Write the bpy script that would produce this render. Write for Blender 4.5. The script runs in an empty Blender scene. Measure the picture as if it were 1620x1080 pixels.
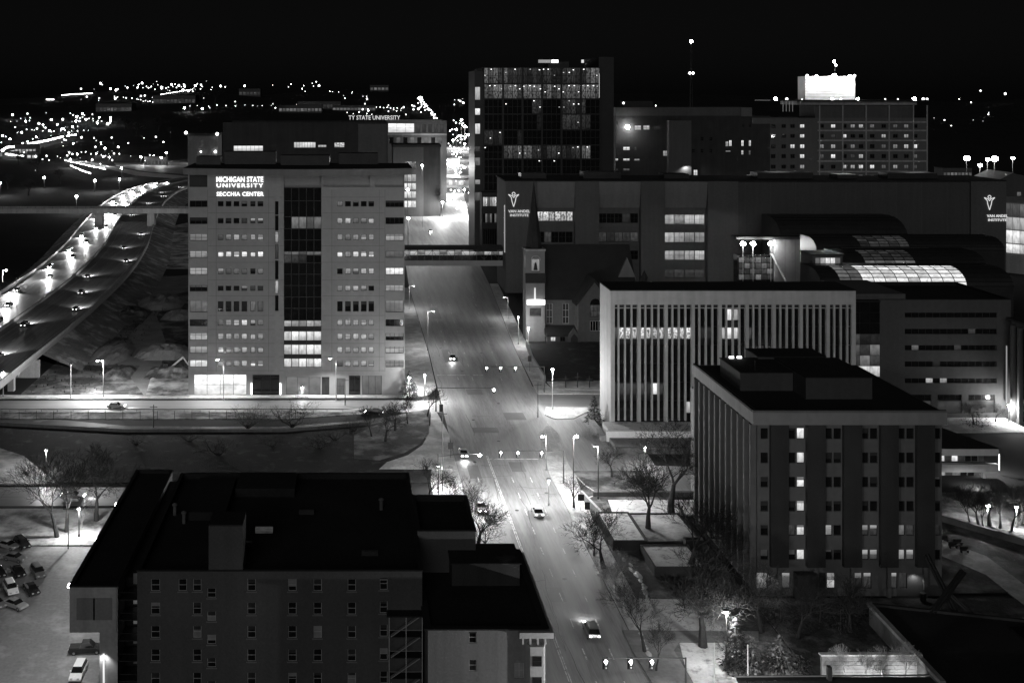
import bpy, math, random
from mathutils import Vector, Matrix
random.seed(7)
sc = bpy.context.scene
col = sc.collection
R = math.radians

# ------------------------------------------------------------------ camera, sky, sun, exposure
F, H, HX, HY = 1705.0, 79.0, 560.0, 150.0      # focal length in 1620-px units, eye height, vanishing point of the street grid
cam_d = bpy.data.cameras.new('camera')
cam = bpy.data.objects.new('camera', cam_d)
col.objects.link(cam)
cam.location = (0, 0, H)
cam.rotation_euler = (R(90), 0, 0)
cam_d.sensor_width = 36
cam_d.lens = F / 1620 * 36
cam_d.shift_x = (810 - HX) / 1620
cam_d.shift_y = -(540 - HY) / 1620
cam_d.clip_start = 1
cam_d.clip_end = 30000
sc.camera = cam

SUN_EL, SUN_AZ = 17.0, 12.0                    # faint glow over the town behind the viewer
world = bpy.data.worlds.new('World')
sc.world = world
world.use_nodes = True
wn, wl = world.node_tree.nodes, world.node_tree.links
bg = wn['Background']
sky = wn.new('ShaderNodeTexSky')
sky.sky_type = 'NISHITA'
sky.sun_disc = False
sky.sun_elevation = R(SUN_EL)
sky.sun_rotation = R(180 + SUN_AZ)
bw = wn.new('ShaderNodeRGBToBW')
wl.new(sky.outputs[0], bw.inputs[0])
wl.new(bw.outputs[0], bg.inputs[0])
bg.inputs[1].default_value = 0.00045
sun_d = bpy.data.lights.new('moon_glow', 'SUN')
sun_d.energy = 0.36
sun_d.angle = R(30)
sun = bpy.data.objects.new('moon_glow', sun_d)
col.objects.link(sun)
# light travels away from the camera (+Y), slightly towards +X, downwards
sun.rotation_euler = Vector((math.sin(R(SUN_AZ)), math.cos(R(SUN_AZ)), -math.tan(R(SUN_EL)))).to_track_quat('-Z', 'Y').to_euler()
vs = sc.view_settings
vs.view_transform = 'Standard'
vs.look = 'None'
vs.exposure = 0.0
vs.gamma = 1.0
vs.use_curve_mapping = False
cy = sc.cycles
cy.use_denoising = True
cy.sample_clamp_indirect = 3.0
cy.max_bounces = 5
cy.diffuse_bounces = 2
cy.glossy_bounces = 3
cy.transmission_bounces = 3
cy.transparent_max_bounces = 6
cy.caustics_reflective = False
cy.caustics_refractive = False
cy.use_light_tree = True

# ------------------------------------------------------------------ helpers
def gp(x, y, z=0.0):
    Y = F * (H - z) / (y - HY)
    return Vector(((x - HX) * Y / F, Y, z))

def at(x, y, Y):
    return Vector(((x - HX) * Y / F, Y, H - (y - HY) * Y / F))

WP = {}                                       # world origin of every linked object

def tag(o, label=None, cat=None, group=None, kind=None):
    if label: o['label'] = label
    if cat: o['category'] = cat
    if group: o['group'] = group
    if kind: o['kind'] = kind
    return o

def wpos(o):
    return WP.get(o.name, Vector((0, 0, 0)))

def empty(name, loc, label=None, cat=None, group=None, rz=0.0):
    o = bpy.data.objects.new(name, None)
    o.empty_display_size = 0.5
    col.objects.link(o)
    o.location = loc
    o.rotation_euler = (0, 0, rz)
    WP[o.name] = Vector(loc)
    return tag(o, label, cat, group)

def put(name, mesh, mat, parent=None, loc=(0, 0, 0), rz=0.0, scale=None):
    """link an object that may share mesh data; loc is a world point"""
    o = bpy.data.objects.new(name, mesh)
    col.objects.link(o)
    if mat is not None:
        if not mesh.materials:
            mesh.materials.append(mat)
        if mesh.materials[0] is not mat:
            o.material_slots[0].link = 'OBJECT'
            o.material_slots[0].material = mat
    loc = Vector(loc)
    WP[o.name] = loc
    if parent is not None:
        o.parent = parent
        o.location = loc - wpos(parent)
    else:
        o.location = loc
    o.rotation_euler = (0, 0, rz)
    if scale: o.scale = scale
    return o

def copy_tree(o, parent=None):
    c = o.copy()
    col.objects.link(c)
    c.parent = parent
    for ch in o.children:
        copy_tree(ch, c)
    return c

class MB:
    def __init__(s):
        s.v, s.f = [], []
    def add(s, vs_, fs):
        n = len(s.v)
        s.v += [tuple(p) for p in vs_]
        s.f += [tuple(i + n for i in q) for q in fs]
        return s
    def quad(s, a, b, c, d):
        return s.add((a, b, c, d), ((0, 1, 2, 3),))
    def box(s, x0, x1, y0, y1, z0, z1):
        return s.add(((x0, y0, z0), (x1, y0, z0), (x1, y1, z0), (x0, y1, z0), (x0, y0, z1), (x1, y0, z1), (x1, y1, z1), (x0, y1, z1)),
                     ((0, 3, 2, 1), (4, 5, 6, 7), (0, 1, 5, 4), (1, 2, 6, 5), (2, 3, 7, 6), (3, 0, 4, 7)))
    def obox(s, p0, p1, w, h):
        """bar with rectangular section from p0 to p1, w across, h upright"""
        p0, p1 = Vector(p0), Vector(p1)
        d = (p1 - p0).normalized()
        side = d.cross(Vector((0, 0, 1)))
        if side.length < 1e-4: side = Vector((1, 0, 0))
        side.normalize()
        up = side.cross(d)
        vs_ = []
        for p in (p0, p1):
            for a, b in ((-1, -1), (1, -1), (1, 1), (-1, 1)):
                vs_.append(p + side * a * w / 2 + up * b * h / 2)
        return s.add(vs_, ((0, 1, 2, 3), (7, 6, 5, 4), (0, 4, 5, 1), (1, 5, 6, 2), (2, 6, 7, 3), (3, 7, 4, 0)))
    def prism(s, poly, z0, z1):
        n = len(poly)
        if sum(poly[i][0] * poly[(i + 1) % n][1] - poly[(i + 1) % n][0] * poly[i][1] for i in range(n)) < 0:
            poly = poly[::-1]
        vs_ = [(p[0], p[1], z0) for p in poly] + [(p[0], p[1], z1) for p in poly]
        fs = [tuple(range(n))[::-1], tuple(range(n, 2 * n))] + [(i, (i + 1) % n, n + (i + 1) % n, n + i) for i in range(n)]
        return s.add(vs_, fs)
    def xprism(s, poly, x0, x1):
        """polygon in (y, z) extruded along x"""
        n = len(poly)
        vs_ = [(x0, p[0], p[1]) for p in poly] + [(x1, p[0], p[1]) for p in poly]
        fs = [tuple(range(n)), tuple(range(n, 2 * n))[::-1]] + [(i, n + i, n + (i + 1) % n, (i + 1) % n) for i in range(n)]
        return s.add(vs_, fs)
    def yprism(s, poly, y0, y1):
        """polygon in (x, z) extruded along y"""
        n = len(poly)
        vs_ = [(p[0], y0, p[1]) for p in poly] + [(p[0], y1, p[1]) for p in poly]
        fs = [tuple(range(n)), tuple(range(n, 2 * n))[::-1]] + [(i, n + i, n + (i + 1) % n, (i + 1) % n) for i in range(n)]
        return s.add(vs_, fs)
    def tube(s, p0, p1, r0, r1=None, n=6, caps=True):
        r1 = r0 if r1 is None else r1
        p0, p1 = Vector(p0), Vector(p1)
        d = (p1 - p0)
        if d.length < 1e-6: return s
        d.normalize()
        a = d.orthogonal().normalized()
        b = d.cross(a)
        vs_ = []
        for p, r in ((p0, r0), (p1, r1)):
            for i in range(n):
                t = 2 * math.pi * i / n
                vs_.append(p + (a * math.cos(t) + b * math.sin(t)) * r)
        fs = [(i, (i + 1) % n, n + (i + 1) % n, n + i) for i in range(n)]
        if caps: fs += [tuple(range(n))[::-1], tuple(range(n, 2 * n))]
        return s.add(vs_, fs)
    def ball(s, c, r, nu=10, nv=6, sz=1.0):
        c = Vector(c)
        vs_ = [c + Vector((0, 0, -r * sz))]
        for j in range(1, nv):
            ph = -math.pi / 2 + math.pi * j / nv
            for i in range(nu):
                t = 2 * math.pi * i / nu
                vs_.append(c + Vector((r * math.cos(ph) * math.cos(t), r * math.cos(ph) * math.sin(t), r * sz * math.sin(ph))))
        vs_.append(c + Vector((0, 0, r * sz)))
        fs = [(0, 1 + (i + 1) % nu, 1 + i) for i in range(nu)]
        for j in range(nv - 2):
            for i in range(nu):
                a = 1 + j * nu + i; b = 1 + j * nu + (i + 1) % nu
                fs.append((a, b, b + nu, a + nu))
        top = len(vs_) - 1
        base = 1 + (nv - 2) * nu
        fs += [(base + i, base + (i + 1) % nu, top) for i in range(nu)]
        return s.add(vs_, fs)
    def mesh(s, name, origin=(0, 0, 0)):
        o = Vector(origin)
        m = bpy.data.meshes.new(name)
        m.from_pydata([(p[0] - o.x, p[1] - o.y, p[2] - o.z) for p in s.v], [], s.f)
        m.update()
        return m
    def build(s, name, mat, parent=None, loc=None, smooth=False):
        """vertices are in world space; the object's origin is loc (or the parent's)"""
        o = Vector(loc) if loc is not None else (wpos(parent) if parent is not None else Vector((0, 0, 0)))
        m = s.mesh(name, o)
        if smooth:
            for p in m.polygons: p.use_smooth = True
        return put(name, m, mat, parent, o)

# ------------------------------------------------------------------ materials (the photograph is black and white: greys only)
MATS = {}
def grey(v): return (v, v, v, 1)

def mat(name, base, rough=0.8, var=0.25, scale=0.25, fine=3.0, bump=0.0, metal=0.0, spec=0.3, stretch=None, streak=0.0, speck=None):
    """grey surface with blotches, fine grain, vertical weather streaks and optional snow or dirt specks"""
    m = bpy.data.materials.new(name)
    m.use_nodes = True
    nt = m.node_tree; n, l = nt.nodes, nt.links
    bs = n['Principled BSDF']
    bs.inputs['Roughness'].default_value = rough
    bs.inputs['Metallic'].default_value = metal
    bs.inputs['Specular IOR Level'].default_value = spec
    geo = n.new('ShaderNodeNewGeometry')
    mp = n.new('ShaderNodeMapping')
    l.new(geo.outputs['Position'], mp.inputs[0])
    if stretch: mp.inputs['Scale'].default_value = stretch
    a = n.new('ShaderNodeTexNoise'); a.inputs['Scale'].default_value = scale; a.inputs['Detail'].default_value = 5
    b = n.new('ShaderNodeTexNoise'); b.inputs['Scale'].default_value = fine; b.inputs['Detail'].default_value = 3
    l.new(mp.outputs[0], a.inputs[0]); l.new(mp.outputs[0], b.inputs[0])
    mx = n.new('ShaderNodeMath'); mx.operation = 'ADD'
    l.new(a.outputs[0], mx.inputs[0]); l.new(b.outputs[0], mx.inputs[1])
    mr = n.new('ShaderNodeMapRange')
    mr.inputs[1].default_value = 0.6; mr.inputs[2].default_value = 1.4
    mr.inputs[3].default_value = base * (1 - var); mr.inputs[4].default_value = base * (1 + var)
    l.new(mx.outputs[0], mr.inputs[0])
    out = mr.outputs[0]
    if streak:
        mp2 = n.new('ShaderNodeMapping'); mp2.inputs['Scale'].default_value = (0.7, 0.7, 0.035)
        l.new(geo.outputs['Position'], mp2.inputs[0])
        c = n.new('ShaderNodeTexNoise'); c.inputs['Scale'].default_value = 1.0; c.inputs['Detail'].default_value = 4
        l.new(mp2.outputs[0], c.inputs[0])
        r2 = n.new('ShaderNodeMapRange'); r2.inputs[1].default_value = 0.35; r2.inputs[2].default_value = 0.65
        r2.inputs[3].default_value = 1 - streak; r2.inputs[4].default_value = 1.0
        l.new(c.outputs[0], r2.inputs[0])
        mu = n.new('ShaderNodeMath'); mu.operation = 'MULTIPLY'
        l.new(out, mu.inputs[0]); l.new(r2.outputs[0], mu.inputs[1])
        out = mu.outputs[0]
    if speck:                                # (value, scale, threshold low, threshold high)
        sv, ss, t0, t1 = speck
        d = n.new('ShaderNodeTexNoise'); d.inputs['Scale'].default_value = ss; d.inputs['Detail'].default_value = 6; d.inputs['Roughness'].default_value = 0.65
        l.new(mp.outputs[0], d.inputs[0])
        r3 = n.new('ShaderNodeMapRange'); r3.inputs[1].default_value = t0; r3.inputs[2].default_value = t1
        l.new(d.outputs[0], r3.inputs[0])
        mix = n.new('ShaderNodeMix'); mix.data_type = 'FLOAT'
        l.new(r3.outputs[0], mix.inputs[0]); l.new(out, mix.inputs[2]); mix.inputs[3].default_value = sv
        out = mix.outputs[0]
    l.new(out, bs.inputs['Base Color'])
    if bump:
        bp = n.new('ShaderNodeBump'); bp.inputs['Strength'].default_value = bump; bp.inputs['Distance'].default_value = 0.1
        l.new(b.outputs[0], bp.inputs['Height']); l.new(bp.outputs[0], bs.inputs['Normal'])
    MATS[name] = m
    return m

def emit(name, strength, sample=False, pattern=None, base=0.02, rnd=0.0, low=0.66):
    """something that gives off light; pattern varies it across the pane like a room seen through glass"""
    m = bpy.data.materials.new(name)
    m.use_nodes = True
    nt = m.node_tree; n, l = nt.nodes, nt.links
    bs = n['Principled BSDF']
    bs.inputs['Base Color'].default_value = grey(base)
    bs.inputs['Roughness'].default_value = 0.2
    bs.inputs['Emission Color'].default_value = (1, 1, 1, 1)
    out = None
    if pattern:                              # ceilings brighter than the furniture below, each room its own level
        tc = n.new('ShaderNodeTexCoord')
        oi = n.new('ShaderNodeObjectInfo')
        cb = n.new('ShaderNodeCombineXYZ')
        l.new(oi.outputs['Random'], cb.inputs[0]); l.new(oi.outputs['Random'], cb.inputs[2])
        sc_ = n.new('ShaderNodeVectorMath'); sc_.operation = 'SCALE'; sc_.inputs['Scale'].default_value = 60
        l.new(cb.outputs[0], sc_.inputs[0])
        ad = n.new('ShaderNodeVectorMath'); ad.operation = 'ADD'
        mp = n.new('ShaderNodeMapping'); mp.inputs['Scale'].default_value = pattern
        l.new(tc.outputs['Generated'], mp.inputs[0])
        l.new(mp.outputs[0], ad.inputs[0]); l.new(sc_.outputs[0], ad.inputs[1])
        ns = n.new('ShaderNodeTexNoise'); ns.inputs['Scale'].default_value = 1.0; ns.inputs['Detail'].default_value = 2
        l.new(ad.outputs[0], ns.inputs[0])
        sx = n.new('ShaderNodeSeparateXYZ'); l.new(tc.outputs['Generated'], sx.inputs[0])
        mr = n.new('ShaderNodeMapRange'); mr.inputs[1].default_value = 0.36; mr.inputs[2].default_value = 0.58
        mr.inputs[3].default_value = low; mr.inputs[4].default_value = 1.0
        l.new(ns.outputs[0], mr.inputs[0])
        gr_ = n.new('ShaderNodeMapRange'); gr_.inputs[1].default_value = 0.0; gr_.inputs[2].default_value = 0.75
        gr_.inputs[3].default_value = 0.6; gr_.inputs[4].default_value = 1.1
        l.new(sx.outputs[2], gr_.inputs[0])
        mu = n.new('ShaderNodeMath'); mu.operation = 'MULTIPLY'
        l.new(mr.outputs[0], mu.inputs[0]); l.new(gr_.outputs[0], mu.inputs[1])
        r2 = n.new('ShaderNodeMapRange'); r2.inputs[3].default_value = strength * (1 - rnd); r2.inputs[4].default_value = strength * (1 + rnd * 0.4)
        l.new(oi.outputs['Random'], r2.inputs[0])
        m2 = n.new('ShaderNodeMath'); m2.operation = 'MULTIPLY'
        l.new(mu.outputs[0], m2.inputs[0]); l.new(r2.outputs[0], m2.inputs[1])
        l.new(m2.outputs[0], bs.inputs['Emission Strength'])
    else:
        bs.inputs['Emission Strength'].default_value = strength
    if not sample: m.cycles.emission_sampling = 'NONE'
    MATS[name] = m
    return m

M = MATS
mat('precast_pale', 0.33, 0.85, 0.10, 0.05, 1.0, streak=0.06)
mat('precast_mid', 0.20, 0.85, 0.12, 0.05, 1.0, streak=0.12)
mat('marble_fin', 0.48, 0.7, 0.14, 0.08, 0.6, streak=0.16)
mat('brick_dark', 0.078, 0.9, 0.22, 0.12, 4.0, streak=0.10, bump=0.2)
mat('brick_cream', 0.20, 0.9, 0.15, 0.10, 3.0, streak=0.18, bump=0.2)
mat('brick_black', 0.036, 0.9, 0.3, 0.2, 5.0, streak=0.2, bump=0.3)
mat('stone_grey', 0.115, 0.85, 0.16, 0.08, 1.0, streak=0.10)
mat('stone_dim', 0.085, 0.85, 0.16, 0.06, 1.0, streak=0.10)
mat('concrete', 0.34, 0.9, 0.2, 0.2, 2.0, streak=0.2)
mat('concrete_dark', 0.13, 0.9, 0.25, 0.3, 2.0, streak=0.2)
mat('roof_black', 0.022, 0.9, 0.4, 0.15, 2.0, speck=(0.10, 0.12, 0.66, 0.78))
mat('roof_slate', 0.03, 0.8, 0.3, 0.3, 3.0)
mat('roof_metal', 0.05, 0.4, 0.3, 0.3, 3.0, metal=0.3)
mat('coping', 0.16, 0.7, 0.2, 0.3, 2.0)
mat('frame_dark', 0.03, 0.5, 0.2)
mat('frame_pale', 0.38, 0.6, 0.2)
mat('steel_dark', 0.035, 0.5, 0.3, metal=0.5)
mat('pole_grey', 0.30, 0.5, 0.2, metal=0.2)
mat('pole_dark', 0.05, 0.5, 0.2)
mat('paint_white', 0.75, 0.7, 0.15)
mat('road_paint', 0.75, 0.8, 0.3, 0.8, 3.0, speck=(0.16, 1.2, 0.5, 0.62))
mat('asphalt', 0.25, 0.62, 0.38, 1.0, 9.0, stretch=(0.7, 0.04, 1), spec=0.4, bump=0.12, speck=(0.38, 0.6, 0.45, 0.70))
mat('asphalt_cross', 0.22, 0.5, 0.3, 1.0, 9.0, stretch=(0.03, 0.7, 1), spec=0.4, speck=(0.26, 0.6, 0.45, 0.72))
mat('asphalt_streaked', 0.21, 0.5, 0.35, 1.0, 9.0, stretch=(0.7, 0.02, 1), spec=0.5, speck=(0.34, 0.7, 0.42, 0.66))  # pale lane streaks imitate passing headlights in the colour
mat('asphalt_lot', 0.17, 0.7, 0.3, 0.12, 2.0, spec=0.4, speck=(0.34, 0.14, 0.50, 0.70))
mat('asphalt_dark', 0.06, 0.7, 0.3, 0.3, 3.0, speck=(0.16, 0.2, 0.55, 0.7))
mat('pavement', 0.42, 0.85, 0.22, 0.3, 2.0, speck=(0.66, 0.25, 0.45, 0.62))
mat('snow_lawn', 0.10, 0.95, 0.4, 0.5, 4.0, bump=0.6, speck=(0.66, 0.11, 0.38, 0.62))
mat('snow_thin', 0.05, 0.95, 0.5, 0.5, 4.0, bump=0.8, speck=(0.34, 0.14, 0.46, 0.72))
mat('grass_dark', 0.014, 0.95, 0.5, 0.5, 5.0, bump=0.8, speck=(0.07, 0.3, 0.54, 0.72))  # near-black: shade of the unlit slope put into the colour
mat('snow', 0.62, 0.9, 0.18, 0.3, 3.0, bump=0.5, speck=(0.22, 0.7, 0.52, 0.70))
mat('dirt', 0.2, 0.95, 0.4, 0.2, 3.0, bump=0.7, speck=(0.24, 0.3, 0.55, 0.7))
mat('far_ground', 0.013, 0.95, 0.5, 0.01, 0.1, speck=(0.03, 0.012, 0.58, 0.7))
mat('bark', 0.035, 0.95, 0.4, 2.0, 8.0)
mat('twig', 0.028, 0.95, 0.4, 2.0, 8.0)
mat('needle', 0.05, 0.9, 0.4, 1.0, 6.0)
mat('rubber', 0.02, 0.8, 0.2)
mat('rim', 0.4, 0.35, 0.2, metal=0.7)
mat('car_black', 0.02, 0.25, 0.2, spec=0.5)
mat('car_grey', 0.18, 0.3, 0.2, metal=0.3, spec=0.5)
mat('car_silver', 0.42, 0.3, 0.15, metal=0.4, spec=0.5)
mat('car_white', 0.75, 0.35, 0.1, spec=0.5)
mat('lamp_off', 0.5, 0.2, 0.1)

def glass(name, base, rough):
    m = mat(name, base, rough, 0.3, 0.3, 1.0, spec=0.6)
    return m
glass('glass_dark', 0.012, 0.08)
glass('glass_blind', 0.22, 0.4)
glass('glass_tower', 0.012, 0.12)
emit('lit_bright', 1.0, pattern=(2.2, 1, 1.6), rnd=0.4)
emit('lit_mid', 0.46, pattern=(2.2, 1, 1.6), rnd=0.5)
emit('lit_dim', 0.15, pattern=(2.2, 1, 1.6), rnd=0.55)
emit('lit_faint', 0.045, pattern=(2.5, 1, 2.0), rnd=0.7, low=0.55)
emit('lit_patchy', 0.9, pattern=(3.0, 1, 4.0), rnd=0.4, low=0.12)
emit('lit_tower', 0.15, pattern=(4.0, 1, 5.0), rnd=0.7, low=0.06)
emit('lit_tower_faint', 0.04, pattern=(4.0, 1, 5.0), rnd=0.8, low=0.1)
emit('lit_lobby', 1.3, sample=True, pattern=(5.0, 1, 2.5), low=0.6)
emit('lit_strip', 1.2, pattern=(6.0, 1, 1.0), low=0.6)
emit('sign_light', 2.2)
emit('sign_soft', 0.8)
emit('sign_faint', 0.30)
emit('bulb', 90.0)
emit('bulb_mid', 14.0)
emit('bulb_soft', 3.0)
emit('head_light', 40.0)
emit('tail_light', 6.0)
emit('signal_light', 60.0)
emit('far_light', 12.0)
# ------------------------------------------------------------------ the setting: ground, hills, roads, pavements
def struct(name, mb, m, **k):
    return tag(mb.build(name, M[m], **k), kind='structure')

def hill_z(x, y):
    """rolling ground that starts beyond the town"""
    t = max(0.0, min(1.0, (y - 1500) / 2200.0)); t = t * t * (3 - 2 * t)
    s = 46 + 20 * math.sin(x * 0.0011 + 1.0) + 13 * math.sin(x * 0.0031 + y * 0.0012) + 8 * math.sin(x * 0.007 + 2.0 + y * 0.003)
    px = HX + F * x / max(y, 1.0)
    return t * max(12.0, s + (26 if x < 200 else 0) * (1 if x > -1100 else 0.4))

def on_terrain(px, py, lift=9.0):
    """where the sight line through a picture point meets the ground (lift metres up)"""
    Y = 250.0
    while Y < 7000:
        p = at(px, py, Y)
        if p.z <= hill_z(p.x, Y) + lift: return p
        Y *= 1.012
    return at(px, py, 4200)

g = MB().quad((-9000, -300, 0), (9000, -300, 0), (9000, 12000, 0), (-9000, 12000, 0))
struct('ground', g, 'far_ground')
hb = MB(); NX, NY = 90, 44
for j in range(NY + 1):
    for i in range(NX + 1):
        x = -5000 + 10000 * i / NX; y = 1520 + 5200 * (j / NY) ** 1.4
        hb.v.append((x, y, hill_z(x, y) - 0.6))
for j in range(NY):
    for i in range(NX):
        a = j * (NX + 1) + i
        hb.f.append((a, a + 1, a + NX + 2, a + NX + 1))
struct('hills', hb, 'far_ground', smooth=True)

def slab(name, pts, m, top, bottom=-0.3, kind='structure', **k):
    return struct(name, MB().prism([(p[0], p[1]) for p in pts], bottom, top), m)
def px_poly(*pts):
    return [gp(x, y)[:2] for x, y in pts]

# main street, flaring at the junction and again up the hill
slab('main_street', [(22, 100), (22, 240), (23, 330), (22.6, 440), (25, 540), (30, 700), (62, 1000), (104, 1350), (132, 1350), (98, 1000), (78, 740), (60, 540), (56.5, 450), (50, 335), (48.3, 290), (48.3, 268), (43, 250), (40.6, 225), (40.5, 100)], 'asphalt', 0.02)
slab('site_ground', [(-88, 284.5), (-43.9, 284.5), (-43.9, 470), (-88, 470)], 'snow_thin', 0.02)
slab('junction_apron', [(40.4, 196), (64, 226), (66, 262), (66, 292), (48, 292), (40.4, 240)], 'asphalt', 0.006)
slab('cross_street', [(-320, 268.5), (22.05, 268.5), (22.05, 279), (-320, 277.5)], 'asphalt_cross', 0.012)
slab('side_street', [(48.2, 272.6), (190, 270), (190, 283), (48.2, 284.2)], 'asphalt_cross', 0.012)
slab('drive_road', px_poly((868, 664), (900, 652), (934, 650), (944, 686), (962, 734), (1230, 742), (1230, 782), (985, 782), (940, 775), (905, 730), (884, 694)), 'asphalt', 0.016)
slab('parking_lot', [(-110, 90), (-33, 90), (-33, 187), (-40, 188.4), (-110, 189.5)], 'asphalt_lot', 0.02)
slab('west_street', [(-200, 206), (-34, 207.5), (-34, 217), (-200, 217.5)], 'asphalt_cross', 0.024)
slab('construction_road', px_poly((228, 626), (190, 575), (205, 530), (232, 500), (215, 470), (240, 440), (298, 435), (298, 460), (262, 470), (248, 500), (262, 540), (255, 580), (290, 626)), 'dirt', 0.03)

# pavements and lawns, each a real step above the carriageway
slab('pavement_north', [(-108, 279.6), (14.8, 281.2), (19.5, 283.6), (22.0, 290), (22.6, 330), (22.2, 440), (14.2, 440), (14.2, 283.2), (-108, 283.2)], 'pavement', 0.14)
slab('pavement_east', [(40.75, 100), (40.85, 225), (43.2, 250.2), (46.6, 258), (47.6, 251), (45.2, 226), (44.2, 200), (44.2, 100)], 'pavement', 0.14)
slab('pavement_church', [(48.6, 284.5), (50.3, 335), (56.8, 450), (60, 450), (54.6, 340), (52.2, 296), (53, 289), (66, 287.6), (66, 284.6)], 'pavement', 0.14)
slab('church_lawn', [(52.6, 297), (54.6, 338), (70, 341), (110, 341), (110, 299), (66, 298), (66, 297)], 'grass_dark', 0.9)
slab('church_forecourt', [(53.4, 289.2), (66.2, 288), (110, 288), (110, 298.4), (66.2, 297.6), (53, 296.5)], 'pavement', 0.16)
slab('bank_pavement', [(48.6, 272.4), (64, 272.0), (110, 270.8), (110, 268.6), (64, 269.6), (57.5, 268), (53.5, 263), (49, 262.5), (47.2, 266)], 'pavement', 0.14)
slab('corner_island', px_poly((866, 668), (873, 686), (888, 718), (906, 748), (925, 768), (948, 783), (930, 788), (908, 772), (890, 748), (872, 712), (862, 685)), 'pavement', 0.15)
slab('curved_path', px_poly((690, 652), (711, 690), (715, 744), (600, 744), (612, 733), (645, 722), (668, 706), (680, 686), (682, 652)), 'pavement', 0.33)
slab('kerb_lawn', px_poly((560, 690), (600, 672), (660, 652), (680, 648), (678, 686), (664, 704), (640, 718), (600, 730), (560, 728)), 'snow_thin', 0.32)
slab('lawn_median', [(-95, 262.6), (-50, 262.4), (-16, 262.4), (2, 266.5), (14, 268.2), (-95, 268.2)], 'snow_thin', 0.13)
slab('ramp_road', [(-140, 272), (-88, 266.8), (-54, 257.2), (-18, 256.6), (2, 261.5), (21.95, 272.2), (21.95, 268.8), (4, 258.4), (-16, 252.6), (-54, 252.4), (-92, 259.5), (-140, 264)], 'asphalt_dark', 0.008)
slab('slope_park', [(-120, 219), (-34, 219), (15.5, 219), (17, 232), (17.5, 245), (12, 257), (5, 257), (-16, 251.6), (-54, 251.4), (-92, 257.5), (-120, 261)], 'grass_dark', 0.3)
slab('pavement_west', [(15.8, 110), (15.8, 230), (17.9, 245), (12.4, 257.6), (14.4, 259.2), (20, 255), (21.75, 240), (21.75, 110)], 'pavement', 0.15)
slab('snow_strip', [(-200, 189.8), (-40, 188.9), (-35.5, 188), (-35.5, 205.8), (-200, 204.6)], 'snow_lawn', 0.14)
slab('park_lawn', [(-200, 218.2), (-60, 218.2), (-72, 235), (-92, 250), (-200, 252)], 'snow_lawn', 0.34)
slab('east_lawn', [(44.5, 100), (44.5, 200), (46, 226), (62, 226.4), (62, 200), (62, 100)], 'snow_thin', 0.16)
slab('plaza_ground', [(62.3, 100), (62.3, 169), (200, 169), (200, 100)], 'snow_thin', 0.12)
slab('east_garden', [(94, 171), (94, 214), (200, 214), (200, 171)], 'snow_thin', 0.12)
slab('garden_path', px_poly((1490, 855), (1560, 880), (1620, 925), (1660, 960), (1660, 990), (1560, 910), (1490, 880)), 'pavement', 0.15)
slab('snow_bed', px_poly((1075, 1018), (1170, 1018), (1185, 1040), (1180, 1095), (1105, 1095), (1085, 1060)), 'snow', 0.20)
slab('snow_bank', px_poly((998, 972), (1010, 948), (1120, 950), (1160, 975), (1150, 1000), (1035, 998)), 'snow', 0.19)
slab('lower_path', px_poly((985, 998), (1200, 1000), (1200, 1016), (1075, 1016), (1066, 1030), (1105, 1095), (1040, 1095), (1000, 1030)), 'asphalt_lot', 0.21)
slab('terrace_snow', px_poly((962, 792), (1105, 792), (1105, 815), (972, 822)), 'snow', 0.22)
slab('far_lot', [(-40, 470), (14, 470), (14, 545), (-40, 545)], 'pavement', 0.05)
slab('far_square', [(22, 545), (29.5, 700), (8, 700), (8, 545)], 'pavement', 0.14)
slab('hill_plaza', [(61, 545), (79, 740), (100, 740), (82, 545)], 'pavement', 0.14)
slab('embankment_snow', px_poly((225, 425), (262, 360), (300, 352), (300, 425)), 'snow_lawn', 0.10)
slab('rubble_ground', px_poly((230, 626), (238, 600), (262, 585), (300, 590), (300, 627)), 'snow_lawn', 0.20)
slab('verge', px_poly((100, 600), (150, 540), (175, 470), (205, 475), (225, 505), (198, 535), (185, 575), (215, 622), (150, 622)), 'snow_thin', 0.11)

mat('kerb_pale', 0.5, 0.85, 0.25, 0.4, 2.0, speck=(0.22, 0.4, 0.55, 0.7))
def kerb(owner, top, w=.3):
    o = bpy.data.objects[owner]; pts = [v.co.copy() for v in o.data.vertices if v.co.z > 0]
    n = len(pts)
    for i in range(n):
        a, b = pts[i], pts[(i + 1) % n]
        if (b - a).length < .6: continue
        MB().obox((a.x, a.y, top - .14), (b.x, b.y, top - .14), w, .32).build('kerb_stone', M['kerb_pale'], o)
for nm, tp in (('pavement_north', .15), ('pavement_east', .15), ('pavement_church', .15), ('bank_pavement', .15), ('corner_island', .16), ('pavement_west', .16)): kerb(nm, tp)

# snow heaped along the kerb of the right hand pavement
def heap(cx, cy, r, h, seed):
    rr = random.Random(seed); mb = MB(); n = 12
    vs_ = [(cx, cy, 0.15 + h)]
    for ring, (f, zz) in enumerate(((0.55, 0.75), (1.0, -0.1))):
        for i in range(n):
            t = 2 * math.pi * i / n
            q = r * f * rr.uniform(0.75, 1.2)
            vs_.append((cx + q * math.cos(t) * 0.7, cy + q * math.sin(t) * 1.6, 0.15 + h * zz * rr.uniform(0.8, 1.1)))
    fs = [(0, 1 + i, 1 + (i + 1) % n) for i in range(n)] + [(1 + i, 1 + n + i, 1 + n + (i + 1) % n, 1 + (i + 1) % n) for i in range(n)]
    return mb.add(vs_, fs)
hp = MB()
for i in range(30):
    y = 152 + i * 1.9
    if random.random() < 0.8: 
        hh = heap(41.7 + random.uniform(-.2, .4), y, random.uniform(0.5, 0.9), random.uniform(0.15, 0.4), i)
        hp.add(hh.v, hh.f)
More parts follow.
